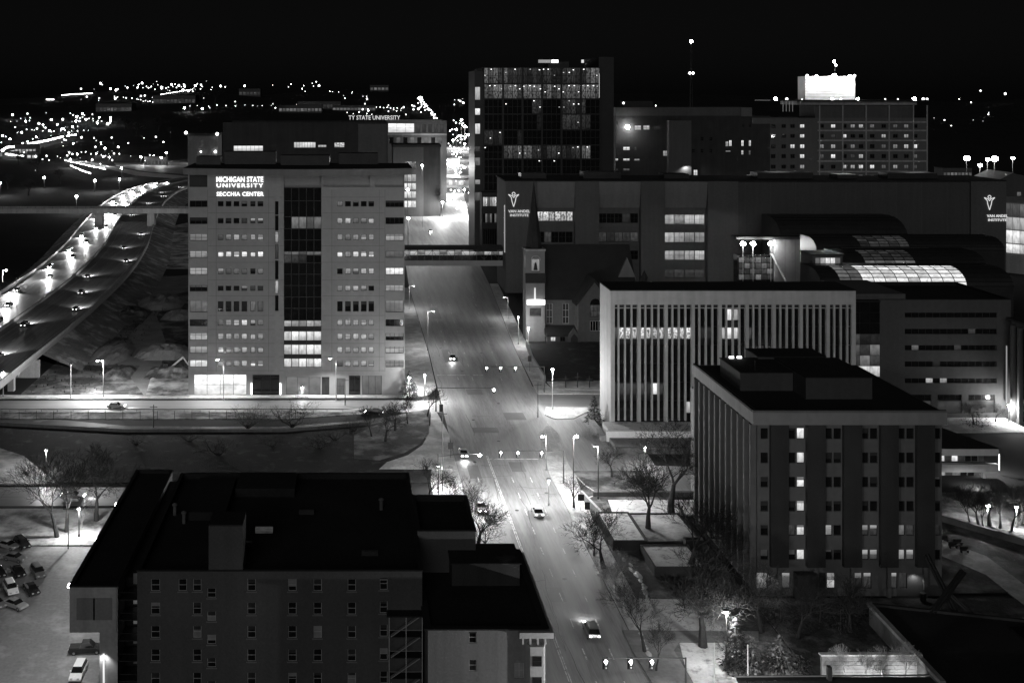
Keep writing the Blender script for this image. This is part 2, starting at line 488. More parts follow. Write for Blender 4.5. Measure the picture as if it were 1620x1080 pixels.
for i in range(20):
    hh = heap(46.3 + random.uniform(-.6, .8) - i * 0.02, 165 + i * 2.0, random.uniform(0.5, 1.0), random.uniform(0.15, 0.35), 90 + i)
    hp.add(hh.v, hh.f)
tag(hp.build('ploughed_snow', M['snow'], smooth=True), 'ploughed snow heaped beside the kerb and flower beds right of the main street', 'snow', kind='stuff')

# lane markings: each dash a piece of the street it is painted on
street = bpy.data.objects['main_street']
dash_m = MB().box(-0.09, 0.09, -1.5, 1.5, 0, 0.006).mesh('lane_dash')
for X in (25.6, 32.6, 36.4):
    for i in range(13):
        Y = 118 + i * 8.6
        if Y > 236: break
        put('lane_dash', dash_m, M['road_paint'], street, (X, Y, 0.024))
for X0, X1 in ((29.0, 29.2), (41.0, 46.5), (33.0, 36.0)):
    for i in range(9):
        t = i / 8; Y = 300 + i * 15
        put('lane_dash', dash_m, M['road_paint'], street, (X0 + (X1 - X0) * t, Y, 0.024))
MB().box(28.9, 29.05, 105, 236, 0.024, 0.03).build('centre_line', M['road_paint'], street)
MB().box(29.2, 29.35, 105, 236, 0.024, 0.03).build('centre_line', M['road_paint'], street)
MB().box(29.6, 40.0, 233.6, 234.1, 0.024, 0.03).build('stop_line', M['road_paint'], street)
MB().box(23.4, 36.4, 303.6, 304.1, 0.024, 0.03).build('stop_line', M['road_paint'], street)

mat('asphalt_new', 0.17, 0.6, 0.25, 0.5, 6.0, spec=0.4)
mat('asphalt_old', 0.33, 0.75, 0.25, 0.5, 6.0)
mat('tar', 0.03, 0.4, 0.2)
rp = random.Random(6)
for x, y, w, l in ((23.4, 148, 2.2, 9), (30.6, 168, 2.6, 5), (36.8, 182, 2.0, 14), (26.4, 196, 2.4, 7), (33.2, 226, 3.0, 6), (24, 222, 2.4, 8), (28, 252, 6, 4), (37, 262, 5, 6), (30, 284, 4, 5), (40, 300, 3, 12), (27, 318, 2.6, 16), (34, 346, 2.8, 20), (45, 352, 3, 14), (28, 380, 3, 20)):
    MB().box(x, x + w, y, y + l, .0225, .0245).build('asphalt_patch', M[rp.choice(('asphalt_new', 'asphalt_old', 'asphalt_new'))], street)
mh = MB().tube((0, 0, 0), (0, 0, .006), .38, .38, 14).mesh('manhole_cover')
for x, y in ((27.2, 158), (34.4, 176), (31.0, 205), (38.2, 214), (26, 232), (33, 246), (29, 262), (37, 276), (31, 308), (27, 336), (39, 330)):
    put('manhole_cover', mh, M['steel_dark'], street, (x, y, .0248))
for k in range(26):
    x, y = rp.uniform(23, 39), rp.uniform(135, 330); mb = MB(); q = (x, y)
    along_ = rp.random() < .6
    for s_ in range(7):
        n_ = (q[0] + rp.uniform(-.35, .35) + (0 if along_ else .9), q[1] + (2.4 if along_ else rp.uniform(-.5, .5)))
        if 22.6 < n_[0] < 40.2: mb.obox((q[0], q[1], .0265), (n_[0], n_[1], .0265), .09, .004)
        q = n_
    if mb.v: mb.build('tar_seam', M['tar'], street)

# ------------------------------------------------------------------ the elevated freeway and what crosses it
FZ = 6.0
fw_c = [(-109, 180), (-109, 280), (-109, 360), (-112, 440), (-120, 520), (-132, 600), (-143, 680), (-151, 760), (-152, 840), (-138, 920), (-108, 980), (-60, 1020), (0, 1040)]
def smooth_path(pts, n=6):
    out = []
    for i in range(len(pts) - 1):
        p0 = Vector(pts[max(i - 1, 0)]); p1 = Vector(pts[i]); p2 = Vector(pts[i + 1]); p3 = Vector(pts[min(i + 2, len(pts) - 1)])
        for k in range(n):
            t = k / n
            out.append(0.5 * ((2 * p1) + (p2 - p0) * t + (2 * p0 - 5 * p1 + 4 * p2 - p3) * t * t + (3 * p1 - p0 - 3 * p2 + p3) * t ** 3))
    out.append(Vector(pts[-1]))
    return out
fw = smooth_path(fw_c)
def offs(path, d):
    out = []
    for i, p in enumerate(path):
        q = path[min(i + 1, len(path) - 1)] - path[max(i - 1, 0)]
        q.normalize()
        out.append(Vector((p.x + q.y * d, p.y - q.x * d)))    # +d to the right of travel away from the camera
    return out
def ribbon(mb, path, d0, d1, z0, z1):
    a, b = offs(path, d0), offs(path, d1)
    n = len(path)
    vs_ = []
    for i in range(n):
        vs_ += [(a[i].x, a[i].y, z0), (b[i].x, b[i].y, z0), (b[i].x, b[i].y, z1), (a[i].x, a[i].y, z1)]
    fs = []
    for i in range(n - 1):
        k = 4 * i
        fs += [(k + 3, k + 2, k + 6, k + 7), (k, k + 4, k + 5, k + 1), (k + 1, k + 5, k + 6, k + 2), (k, k + 3, k + 7, k + 4)]
    fs += [(0, 1, 2, 3), (k + 7, k + 6, k + 5, k + 4)]
    return mb.add(vs_, fs)
freeway = struct('freeway', ribbon(MB(), fw, -20, 20, FZ - 1.1, FZ), 'asphalt_streaked')
for nm, d in (('barrier', -20), ('barrier', 19.6), ('barrier', -0.9)):
    ribbon(MB(), fw, d, d + 0.4, FZ + 0.004, FZ + 0.95).build(nm, M['concrete'], freeway)
for d in (-17.5, -2.4, 2.4, 17.6):
    ribbon(MB(), fw, d, d + 0.16, FZ + 0.004, FZ + 0.012).build('edge_line', M['road_paint'], freeway)
dash_f = MB().box(-0.08, 0.08, -2.2, 2.2, 0, 0.008).mesh('lane_dash')
for d in (-12.5, -7.4, 7.4, 12.6):
    po = offs(fw, d); acc = 0
    for i in range(7, len(po) - 16):
        s = po[i + 1] - po[i]
        put('lane_dash', dash_f, M['road_paint'], freeway, (po[i].x, po[i].y, FZ + 0.005), math.atan2(s.y, s.x) - math.pi / 2)
# earth bank under the deck, open where the cross street runs through
bank = MB()
bp = [p for p in fw if p.y > 302]
for sgn in (-1, 1):
    a = offs(bp, sgn * 19.5); b = offs(bp, sgn * 31)
    n = len(bp); vs_ = []
    for i in range(n):
        vs_ += [(a[i].x, a[i].y, FZ - 1.05), (b[i].x, b[i].y, 0.05)]
    fs = [(2 * i, 2 * i + 1, 2 * i + 3, 2 * i + 2)[::sgn] for i in range(n - 1)]
    bank.add(vs_, fs)
mat('bank_earth', 0.16, 0.95, 0.5, 0.25, 2.5, bump=0.9, speck=(0.5, 0.16, 0.5, 0.68))
struct('embankment', bank, 'bank_earth')
for x in (-126, -117, -108, -99, -91.5):
    MB().box(x - 0.8, x + 0.8, 287.2, 288.8, 0, FZ - 1.15).build('pier', M['concrete'], freeway)
MB().box(-128.5, -89.6, 287.4, 288.6, FZ - 2.1, FZ - 1.12).build('pier_cap', M['concrete'], freeway)
MB().box(-130, -88, 301, 302.2, 0, FZ - 1.12).build('abutment', M['concrete'], freeway)

ov = empty('overpass', (-140, 601, 0), 'concrete road bridge on two piers crossing over the freeway', 'bridge')
MB().box(-215, -88, 597, 609, 13.6, 14.9).build('deck', M['concrete'], ov)
MB().box(-215, -88, 596.7, 597.0, 13.3, 16.0).build('parapet', M['concrete'], ov)
MB().box(-215, -88, 609.0, 609.3, 13.3, 16.0).build('parapet', M['concrete'], ov)
for px in (156, 239):
    x = (px - HX) * 601 / F
    MB().box(x - 2.0, x + 2.0, 600, 606, FZ + 0.01, 13.6).build('pier', M['concrete'], ov)
for i in range(28):
    x = -213 + i * 4.6
    MB().box(x - .06, x + .06, 596.8, 596.92, 16.0, 17.3).build('rail_post', M['steel_dark'], ov)
MB().box(-213, -89, 596.82, 596.9, 17.3, 17.42).build('rail', M['steel_dark'], ov)

# pedestrian bridge over the main street
pb = empty('footbridge', (40, 440, 0), 'glazed footbridge spanning the main street beside the dark glass tower', 'bridge')
BX0, BX1, BY0, BY1 = 13.6, 62.2, 438.5, 443.5
MB().box(BX0, BX1, BY0, BY1, 9.4, 11.6).build('deck', M['precast_pale'], pb)
MB().box(BX0, BX1, BY0 - 0.3, BY1 + 0.3, 15.9, 17.2).build('roof', M['roof_black'], pb)
nb = 16
for i in range(nb + 1):
    x = BX0 + 0.2 + (BX1 - BX0 - 0.4) * i / nb
    MB().box(x - 0.1, x + 0.1, BY0 + 0.1, BY0 + 0.3, 11.6, 15.9).build('mullion', M['frame_dark'], pb)
for i in range(nb):
    x0 = BX0 + 0.32 + (BX1 - BX0 - 0.4) * i / nb; x1 = x0 + (BX1 - BX0 - 0.4) / nb - 0.24
    MB().box(x0, x1, BY0 + 0.18, BY0 + 0.22, 13.9, 15.2).build('pane', M['lit_mid' if i % 5 in (0, 1, 3) else 'lit_dim'], pb)
    MB().box(x0, x1, BY0 + 0.18, BY0 + 0.22, 11.6, 13.7).build('pane', M['glass_dark'], pb)
    MB().obox((x0, BY0 + 0.05, 11.8 if i % 2 else 15.7), (x1, BY0 + 0.05, 15.7 if i % 2 else 11.8), 0.14, 0.14).build('brace', M['frame_dark'], pb)
for x in (16, 19):
    pass
MB().box(13.6, 15.6, 439, 443, 0, 9.4).build('pier', M['concrete_dark'], pb)

# far roads: pale winter carriageways under their own lamps
far1 = slab('far_road', [on_terrain(x, y, 0)[:2] for x, y in ((0, 243), (50, 232), (100, 219), (125, 216), (125, 219), (102, 223), (55, 236), (0, 249))], 'pavement', 0.05)
far2 = slab('far_slip_road', px_poly((100, 252), (165, 266), (215, 278), (300, 284), (300, 279), (220, 272), (170, 262), (102, 249)), 'pavement', 0.06)
far3 = slab('far_junction', px_poly((180, 258), (300, 258), (300, 276), (235, 272), (185, 263)), 'asphalt', 0.05)
# ------------------------------------------------------------------ building kit
def wall_side(mb, O, u, nrm, W, Hh, holes, reveal):
    """vertical wall plane with real openings: O lower corner, u along, nrm outwards; holes = (u0,u1,v0,v1)"""
    O, u, nrm = Vector(O), Vector(u), Vector(nrm)
    up = Vector((0, 0, 1))
    us = sorted({0.0, W} | {min(max(h[i], 0), W) for h in holes for i in (0, 1)})
    vs_ = sorted({0.0, Hh} | {min(max(h[i], 0), Hh) for h in holes for i in (2, 3)})
    P = lambda a, b, d=0.0: O + u * a + up * b - nrm * d
    for j in range(len(vs_) - 1):
        run = None
        for i in range(len(us) - 1):
            ca, cb_ = (us[i] + us[i + 1]) / 2, (vs_[j] + vs_[j + 1]) / 2
            hole = any(h[0] < ca < h[1] and h[2] < cb_ < h[3] for h in holes)
            if not hole:
                if run is None: run = us[i]
                if i == len(us) - 2:
                    mb.quad(P(run, vs_[j]), P(us[i + 1], vs_[j]), P(us[i + 1], vs_[j + 1]), P(run, vs_[j + 1])); run = None
            elif run is not None:
                mb.quad(P(run, vs_[j]), P(us[i], vs_[j]), P(us[i], vs_[j + 1]), P(run, vs_[j + 1])); run = None
    for a, b, c, d in holes:
        mb.quad(P(a, c), P(b, c), P(b, c, reveal), P(a, c, reveal))
        mb.quad(P(a, d, reveal), P(b, d, reveal), P(b, d), P(a, d))
        mb.quad(P(a, c, reveal), P(a, d, reveal), P(a, d), P(a, c))
        mb.quad(P(b, c), P(b, d), P(b, d, reveal), P(b, c, reveal))
        # dark back of the room behind the glass
        mb.quad(P(a, c, reveal + .3), P(b, c, reveal + .3), P(b, d, reveal + .3), P(a, d, reveal + .3))

WM = {}
RB = random.Random(17)
emit('blind_lit', 0.34, pattern=(1, 1, 9.0), rnd=0.5, low=0.7)
def window_meshes(w, h, nx, nz, fw):
    key = (round(w, 2), round(h, 2), nx, nz, fw)
    if key in WM: return WM[key]
    fr = MB()
    a, b = w / 2, h
    fr.box(-a, a, -0.05, 0.05, 0, fw); fr.box(-a, a, -0.05, 0.05, b - fw, b)
    fr.box(-a, -a + fw, -0.05, 0.05, fw, b - fw); fr.box(a - fw, a, -0.05, 0.05, fw, b - fw)
    for i in range(1, nx):
        x = -a + w * i / nx
        fr.box(x - fw / 2, x + fw / 2, -0.04, 0.04, fw, b - fw)
    for i in range(1, nz):
        z = h * i / nz
        fr.box(-a + fw, a - fw, -0.036, 0.036, z - fw / 2, z + fw / 2)
    pn = MB().box(-a + fw * .5, a - fw * .5, 0.0, 0.015, fw * .5, b - fw * .5)
    WM[key] = (fr.mesh('window'), pn.mesh('pane'))
    return WM[key]

def window(parent, pos, w, h, pane, frame='frame_dark', nx=1, nz=1, fw=0.07, recess=0.2, rz=0.0, name='window', simple=False, blinds=False):
    fm, pm = window_meshes(w, h, nx, nz, fw)
    d = Vector((-math.sin(rz), math.cos(rz), 0)) * recess
    if simple:
        return put(name, pm, M[pane], parent, Vector(pos) + d, rz)
    o = put(name, fm, M[frame], parent, Vector(pos) + d, rz)
    p = put('pane', pm, M[pane], None, Vector(pos) + d, 0)
    p.parent = o; p.location = (0, 0, 0)
    if blinds and RB.random() < .5:
        drop = RB.choice((.25, .35, .5, .65)); key = ('blind', round(w, 2), round(h, 2), drop)
        if key not in WM: WM[key] = MB().box(-w / 2 + fw * .6, w / 2 - fw * .6, -.012, -.006, h * (1 - drop), h - fw * .6).mesh('blind')
        bl_ = put('blind', WM[key], M['blind_lit' if pane.startswith('lit') else 'glass_blind' if RB.random() < .3 else 'frame_dark'], None, Vector(pos) + d, 0)
        bl_.parent = o; bl_.location = (0, 0, 0)
    return o

def block(parent, name, x0, x1, y0, y1, z0, z1, wall, front=(), left=(), right=(), reveal=0.35):
    """four walls; openings given per side in world (a0,a1,z0,z1), a = X for the front, Y for the sides"""
    mb = MB()
    wall_side(mb, (x0, y0, z0), (1, 0, 0), (0, -1, 0), x1 - x0, z1 - z0, [(a - x0, b - x0, c - z0, d - z0) for a, b, c, d in front], reveal)
    wall_side(mb, (x0, y1, z0), (0, -1, 0), (-1, 0, 0), y1 - y0, z1 - z0, [(y1 - b, y1 - a, c - z0, d - z0) for a, b, c, d in left], reveal)
    wall_side(mb, (x1, y0, z0), (0, 1, 0), (1, 0, 0), y1 - y0, z1 - z0, [(a - y0, b - y0, c - z0, d - z0) for a, b, c, d in right], reveal)
    wall_side(mb, (x1, y1, z0), (-1, 0, 0), (0, 1, 0), x1 - x0, z1 - z0, [], reveal)
    return mb.build(name, M[wall], parent)

def flat_roof(parent, x0, x1, y0, y1, z, drop=0.7, roof='roof_black', cope='coping', over=0.12):
    r = MB().box(x0 + .02, x1 - .02, y0 + .02, y1 - .02, z - drop - .3, z - drop).build('roof', M[roof], parent)
    c = MB()
    t = 0.4
    c.box(x0 - over, x1 + over, y0 - over, y0 + t, z, z + .16); c.box(x0 - over, x1 + over, y1 - t, y1 + over, z, z + .16)
    c.box(x0 - over, x0 + t, y0 + t, y1 - t, z, z + .16); c.box(x1 - t, x1 + over, y0 + t, y1 - t, z, z + .16)
    # inner faces of the parapet
    c.quad((x0 + t, y1 - t, z - drop), (x1 - t, y1 - t, z - drop), (x1 - t, y1 - t, z), (x0 + t, y1 - t, z))
    c.build('parapet', M[cope], parent)
    return r

class PX:
    """pixel rectangle on a frontal plane at depth Y to world"""
    def __init__(s, Y): s.Y, s.k = Y, Y / F
    def x(s, px): return (px - HX) * s.k
    def z(s, py): return H - (py - HY) * s.k

def windows_front(parent, Y, rects, frame='frame_dark', recess=0.2, fw=0.07, simple=False, blinds=False):
    """rects: (x0,x1,z0,z1,pane,nx,nz) in metres on the plane y=Y"""
    for x0, x1, z0, z1, pane, nx, nz in rects:
        window(parent, ((x0 + x1) / 2, Y, z0), x1 - x0, z1 - z0, pane, frame, nx, nz, fw, recess, simple=simple, blinds=blinds)

def text_part(parent, name, s, matname, loc, size, depth=0.15, font_scale=1.0, space=1.0, width=None, shear=0.0):
    c = bpy.data.curves.new(name, 'FONT')
    c.body = s; c.size = size; c.extrude = depth / 2; c.space_character = space; c.offset = 0.004 * size
    c.resolution_u = 2
    o = bpy.data.objects.new(name, c)
    m = bpy.data.meshes.new_from_object(o)
    bpy.data.objects.remove(o)
    xs = [v.co.x for v in m.vertices]
    w = max(xs) - min(xs); mn = min(xs)
    f = (width / w) if width else 1.0
    for v in m.vertices:
        x, y, z = v.co
        v.co = ((x - mn) * f, -z, y)
    m.name = name
    return put(name, m, M[matname], parent, loc)

pick = lambda r, table: r.choices([t[0] for t in table], [t[1] for t in table])[0]

# ------------------------------------------------------------------ the medical school block (left of centre)
ms = PX(283.5); MY = 283.5
msu = empty('college_building', (ms.x(469), MY, 0), 'pale eleven storey college block with lit sign lettering and dark glass centre strip', 'building')
rows = [(318.4, 326.7), (345, 353.6), (371, 380), (398, 406.7), (424.7, 433.6), (452, 460), (476.4, 492.8), (506, 515), (527.8, 537.2), (549, 558), (570.6, 579.7)]
lcol = [(344.5, 353.6), (357, 366), (369.5, 378.6), (382, 391), (396, 404), (407.5, 416.5)]
rcol = [(533.4, 542), (545.9, 555), (558.4, 567.5), (571, 580), (583, 591.7)]
D, f_, d_, m_, b_ = 'glass_dark', 'lit_faint', 'lit_dim', 'lit_mid', 'lit_bright'
Lp = ['DDDDDD', 'DDDfff', 'ddmdmm', 'bbbbbb', 'ddddDd', 'DDDfff', 'DDDDdd', 'dmbbfd', 'mmmmmm', 'bmmmmm', 'mmmmbb']
Rp = ['dDDDD', 'mmddm', 'mdmmm', 'bmbbb', 'Dmdmm', 'mmmdD', 'DDDDD', 'mmmmm', 'mmmmm', 'mmmmm', 'dmmmm']
tb = {'D': D, 'f': f_, 'd': d_, 'm': m_, 'b': b_}
front, wins = [], []
def msw(x0, x1, y0, y1, pane, nx=1, nz=1):
    r = (ms.x(x0), ms.x(x1), ms.z(y1), ms.z(y0)); front.append(r); wins.append(r + (pane, nx, nz))
for (y0, y1), lp, rp in zip(rows, Lp, Rp):
    for (x0, x1), c in zip(lcol, lp): msw(x0, x1, y0, y1, tb[c])
    for (x0, x1), c in zip(rcol, rp): msw(x0, x1, y0, y1, tb[c])
Lc = 'DDmmmDdDmmb'; Rc = 'DDmdbmdDDmm'
for (y0, y1), a, b in zip(rows, Lc, Rc):
    msw(300, 328, y0 - 1, y1 + 1, tb[a], 3, 1)
    msw(610, 638.5, y0 - 1, y1 + 1, tb[b], 4, 1)
for i, (y0, y1) in enumerate([(318.5, 340), (341, 365), (367, 384), (386, 410), (412, 442), (444, 465), (467, 492)]):
    msw(435, 440.6, y0, y1, [D, D, 'lit_mid', f_, D, 'lit_mid', D][i])
# ground floor bays
msw(306.5, 390, 592.5, 624.8, 'lit_lobby', 4, 2)
msw(399.5, 442, 592.5, 624.8, D, 3, 1)
msw(452.5, 507, 596, 624.5, 'lit_dim', 3, 1)
msw(509, 521, 596, 624.5, f_, 1, 1)
msw(533, 545, 598, 624.5, 'lit_dim', 1, 2)
msw(552, 570, 594, 624.5, D, 2, 1)
msw(573, 604, 594, 624.5, 'lit_dim', 3, 1)
# the dark central curtain wall and the loggia on top are openings too
cw = (ms.x(449), ms.x(508.5), ms.z(581), ms.z(297)); front.append(cw)
front.append((ms.x(299.5), ms.x(328), ms.z(296), ms.z(277)))
x0, x1 = ms.x(298), ms.x(640); zt = ms.z(276)
front.append((ms.x(509), ms.x(639), ms.z(296), zt + 1)); front.append((ms.x(449.2), ms.x(508.3), ms.z(296.9), zt + 1))
mwall = block(msu, 'wall', x0, x1, MY, MY + 34, 0, zt, 'precast_pale', front, reveal=0.5)
windows_front(msu, MY, wins[:-7], recess=0.34, fw=0.1, blinds=True)
windows_front(msu, MY, wins[-7:], recess=0.34, fw=0.1)
MB().box(ms.x(299.6), ms.x(327.9), MY + 0.3, MY + 0.45, ms.z(296), ms.z(277)).build('louvre', M['frame_dark'], msu)
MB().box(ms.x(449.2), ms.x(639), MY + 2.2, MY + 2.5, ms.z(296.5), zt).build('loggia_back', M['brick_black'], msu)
for px0, px1 in ((508.6, 511.5), (585.5, 593.5)):
    MB().box(ms.x(px0), ms.x(px1), MY + 0.05, MY + 1.2, ms.z(296.4), zt).build('loggia_post', M['precast_pale'], msu)
# curtain wall: panes floor by floor
cwb = MB()
nxp = 5
cx0, cx1, cz0, cz1 = cw
for i in range(nxp + 1):
    x = cx0 + (cx1 - cx0) * i / nxp
    cwb.box(max(x - .09, cx0), min(x + .09, cx1), MY + 0.22, MY + 0.42, cz0, cz1)
cwo = cwb.build('curtain_wall', M['frame_dark'], msu)
levels = [581, 567, 561, 545, 539, 524, 517, 507, 488, 470, 452, 434, 416, 404, 398, 380, 362, 343, 318, 297]
litl = {0: 'lit_bright', 2: 'lit_bright', 4: 'lit_bright', 6: 'lit_mid', 12: 'lit_faint', 13: 'lit_dim', 16: 'lit_dim'}
for j in range(len(levels) - 1):
    z0, z1 = ms.z(levels[j]), ms.z(levels[j + 1])
    MB().box(cx0, cx1, MY + 0.2, MY + 0.3, z1 - .09, z1 + .09).build('transom', M['frame_dark'], cwo)
    spandrel = j in (1, 3, 5)
    for i in range(nxp):
        a = cx0 + (cx1 - cx0) * i / nxp + .1; b = cx0 + (cx1 - cx0) * (i + 1) / nxp - .1
        mt = 'frame_dark' if spandrel else litl.get(j, D)
        if j == 16 and i < 1: mt = D
        if j == 12 and i > 2: mt = D
        MB().box(a, b, MY + .33, MY + .36, z0 + .1, z1 - .1).build('pane', M[mt], cwo)
for yj in (312, 337, 362, 389, 415, 443, 468, 499, 521, 543, 564, 586):
    for xa, xb in ((329, 434), (442, 448.6), (509.4, 608)):
        MB().box(ms.x(xa), ms.x(xb), MY - .004, MY + .05, ms.z(yj) - .035, ms.z(yj) + .035).build('panel_joint', M['concrete_dark'], msu)
for xj in (328.6, 342, 425, 525, 600, 609):
    MB().box(ms.x(xj) - .035, ms.x(xj) + .035, MY - .008, MY + .05, ms.z(588), ms.z(300)).build('panel_joint', M['concrete_dark'], msu)
# bowed roof canopy
cn = 22; fr_, bk = [], []
for i in range(cn + 1):
    t = i / cn; x = ms.x(291) + (ms.x(652) - ms.x(291)) * t
    fr_.append((x, MY - 1.0 - 4.5 * math.sin(math.pi * min(1, t * 0.98 + 0.0))))
    bk.append((x, MY + 20))
MB().prism(fr_ + bk[::-1], zt + 0.02, zt + 1.7).build('roof_canopy', M['precast_mid'], msu)
MB().prism([(x, y + .8) for x, y in fr_] + [(x, y - 1) for x, y in bk[::-1]], zt + 1.71, zt + 1.78).build('canopy_membrane', M['roof_black'], msu)
MB().box(x0 + .05, x1 - .05, MY + 20, MY + 33.9, zt - .6, zt - .2).build('roof', M['roof_black'], msu)
for a, b, y, h in ((300, 340, 12, 2.2), (345, 430, 14, 3.4), (440, 520, 10, 2.6), (535, 600, 14, 3.0)):
    MB().box(ms.x(a), ms.x(b), MY + y, MY + y + 5, zt + 1.79, zt + 1.79 + h).build('plant_unit', M['roof_metal'], msu)
# lettering
text_part(msu, 'sign_letters', 'MICHIGAN STATE', 'sign_light', (ms.x(342.5), MY - 0.1, ms.z(287.9)), 1.95, 0.16, width=ms.x(416.5) - ms.x(342.5))
text_part(msu, 'sign_letters', 'UNIVERSITY', 'sign_light', (ms.x(342.8), MY - 0.1, ms.z(296.4)), 1.42, 0.16, space=1.25, width=ms.x(416.2) - ms.x(342.8))
text_part(msu, 'sign_letters', 'SECCHIA CENTER', 'sign_light', (ms.x(342.8), MY - 0.1, ms.z(310)), 1.5, 0.16, space=1.1, width=ms.x(417) - ms.x(342.8))
# lobby spill
def spot(parent, loc, energy, angle=150, tilt=None, radius=0.25, blend=0.6, name='lamp_light'):
    d = bpy.data.lights.new(name, 'SPOT')
    d.energy = energy; d.spot_size = R(angle); d.spot_blend = blend; d.shadow_soft_size = radius
    o = bpy.data.objects.new(name, d)
    col.objects.link(o)
    o.parent = parent
    o.location = Vector(loc) - (wpos(parent) if parent else Vector((0, 0, 0)))
    if tilt is not None: o.rotation_euler = Vector(tilt).to_track_quat('-Z', 'Y').to_euler()
    return o
for px in (398, 443.5):
    w = MB().box(ms.x(px) - .2, ms.x(px) + .2, MY - .35, MY - .01, 0.3, 3.2).build('wall_light', M['bulb_soft'], msu)

# ------------------------------------------------------------------ the old apartment house at the front
apY = 136.4; ap = PX(apY)
apt = empty('apartment_house', (ap.x(420), apY, 0), 'dark brick apartment house with black flat roof filling the lower left', 'building')
zt = ap.z(903); rr = random.Random(3)
front, wins = [], []
cols_ = [(246, 14, 0), (289, 13, 1), (312, 13, 0), (398, 13, 0), (462.5, 13, 0), (502.5, 13, 0), (556.5, 13, 0), (607, 12, 0)]
for ci, (cx, w, top) in enumerate(cols_):
    for r in range(7):
        if top and r > 0: break
        yc = 925 + 37.0 * r
        if ci == 7: yc -= 2
        a, b, c, d = ap.x(cx - w / 2), ap.x(cx + w / 2), ap.z(yc + 9.5), ap.z(yc - 9.5)
        front.append((a, b, c, d))
        p = pick(rr, [('glass_dark', 9), ('glass_blind', 1)])
        wins.append((a, b, c, d, p, 1, 2))
for r in range(6):
    yc = 937.5 + 36.7 * r
    a, b, c, d = ap.x(328), ap.x(341.5), ap.z(yc + 7.5), ap.z(yc - 7.5)
    front.append((a, b, c, d)); wins.append((a, b, c, d, 'glass_dark' if r != 1 else 'glass_blind', 1, 2))
X0, X1 = ap.x(217), ap.x(668)
block(apt, 'wall', X0, X1, apY, apY + 35, 0, zt, 'brick_dark', front)
windows_front(apt, apY, wins, frame='frame_pale', recess=0.16, fw=0.06, blinds=True)
sm = MB().box(-0.68, 0.68, -0.09, 0.1, -0.14, 0).mesh('window_sill')
for w in wins:
    put('window_sill', sm, M['coping'], apt, ((w[0] + w[1]) / 2, apY, w[2] - 0.01))
flat_roof(apt, X0, X1, apY, apY + 35, zt, cope='roof_black')
MB().box(ap.x(330), ap.x(384), apY + 0.03, apY + 4.2, zt - .6, ap.z(832)).build('lift_tower', M['brick_dark'], apt)
MB().box(ap.x(330), ap.x(384), apY + 0.01, apY + 4.3, ap.z(832), ap.z(832) + .2).build('tower_cap', M['roof_black'], apt)
MB().box(ap.x(260) , ap.x(330), apY + 18, apY + 32, zt - .7, zt + .5).build('plant_room', M['roof_black'], apt)
MB().box(-18, -9, apY + 27, apY + 34, zt - .7, zt + .6).build('plant_room', M['roof_black'], apt)
sk = MB().box(-13.6, -11.2, apY + 12, apY + 12.6, zt - .1, zt + .6).build('skylight', M['lit_faint'], apt)
for i, (x, y) in enumerate(((-26, 20), (-24.2, 17), (-19, 16), (4, 22))):
    mb = MB().tube((x, apY + y, zt - .7), (x, apY + y, zt + .7), .25, .25, 8); mb.ball((x, apY + y, zt + .8), .42, 8, 5, .6)
    mb.build('roof_vent', M['concrete_dark'], apt)
for x, y in ((-16, 9), (-8, 20), (1, 6)):
    MB().box(x, x + 2.2, apY + y, apY + y + .6, zt - .65, zt - .1).build('duct', M['roof_metal'], apt)
# eastern brick stair block on that roof
bx0, bx1 = 5.9, 17.0
eb = empty('stair_block', (11, 150, 0), 'dark brick stair block with black roof behind the corner house', 'building')
block(eb, 'wall', X1 + .03, 16.6, 147, 160, 0, 19.5, 'brick_dark')
flat_roof(eb, X1 + .03, 16.6, 147, 160, 19.5, cope='roof_black')
# corner house with bracketed cornice
chY = 131.0; ch = PX(chY)
chs = empty('corner_house', (15, chY, 0), 'pale brick corner house with black roof, bracketed cornice and bay window', 'building')
front, wins = [], []
for yc in (888 + 120, 1052, 1093):
    a, b, c, d = ch.x(742), ch.x(754), ch.z(yc + 9), ch.z(yc - 9)
    front.append((a, b, c, d)); wins.append((a, b, c, d, 'glass_dark', 1, 2))
for yc in (1060, 1100):
    a, b, c, d = ch.x(814), ch.x(829), ch.z(yc + 12), ch.z(yc - 12)
    front.append((a, b, c, d)); wins.append((a, b, c, d, 'glass_blind' if yc == 1060 else 'glass_dark', 2, 2))
cX0, cX1, czt = ch.x(677), ch.x(862), 14.2
block(chs, 'wall', cX0, cX1, chY, 153, 0, czt, 'brick_cream', front)
windows_front(chs, chY, wins, frame='frame_pale', recess=0.16, fw=0.07)
flat_roof(chs, cX0, cX1, chY, 153, czt, drop=0.3, cope='roof_black', over=0.5)
MB().box(cX0 + 4, cX0 + 13, 143, 149, czt - .3, czt + 2.6).build('plant_room', M['brick_black'], chs)
MB().box(cX0 + 3.8, cX0 + 13.2, 142.8, 149.2, czt + 2.6, czt + 2.75).build('plant_room_roof', M['roof_black'], chs)
MB().box(ch.x(820), cX1 + .9, chY - 1.0, chY - .02, czt - .75, czt - .05).build('cornice', M['frame_pale'], chs)
MB().box(cX1 + .02, cX1 + .9, chY - .02, 153, czt - .75, czt - .05).build('cornice', M['frame_pale'], chs)
brm = MB().yprism([(-.12, 0), (.12, 0), (.12, -.9), (-.12, -.9)], -0.7, 0).mesh('bracket')
for i in range(4):
    put('bracket', brm, M['frame_pale'], chs, (ch.x(826) + i * 0.9, chY - .02, czt - .75))
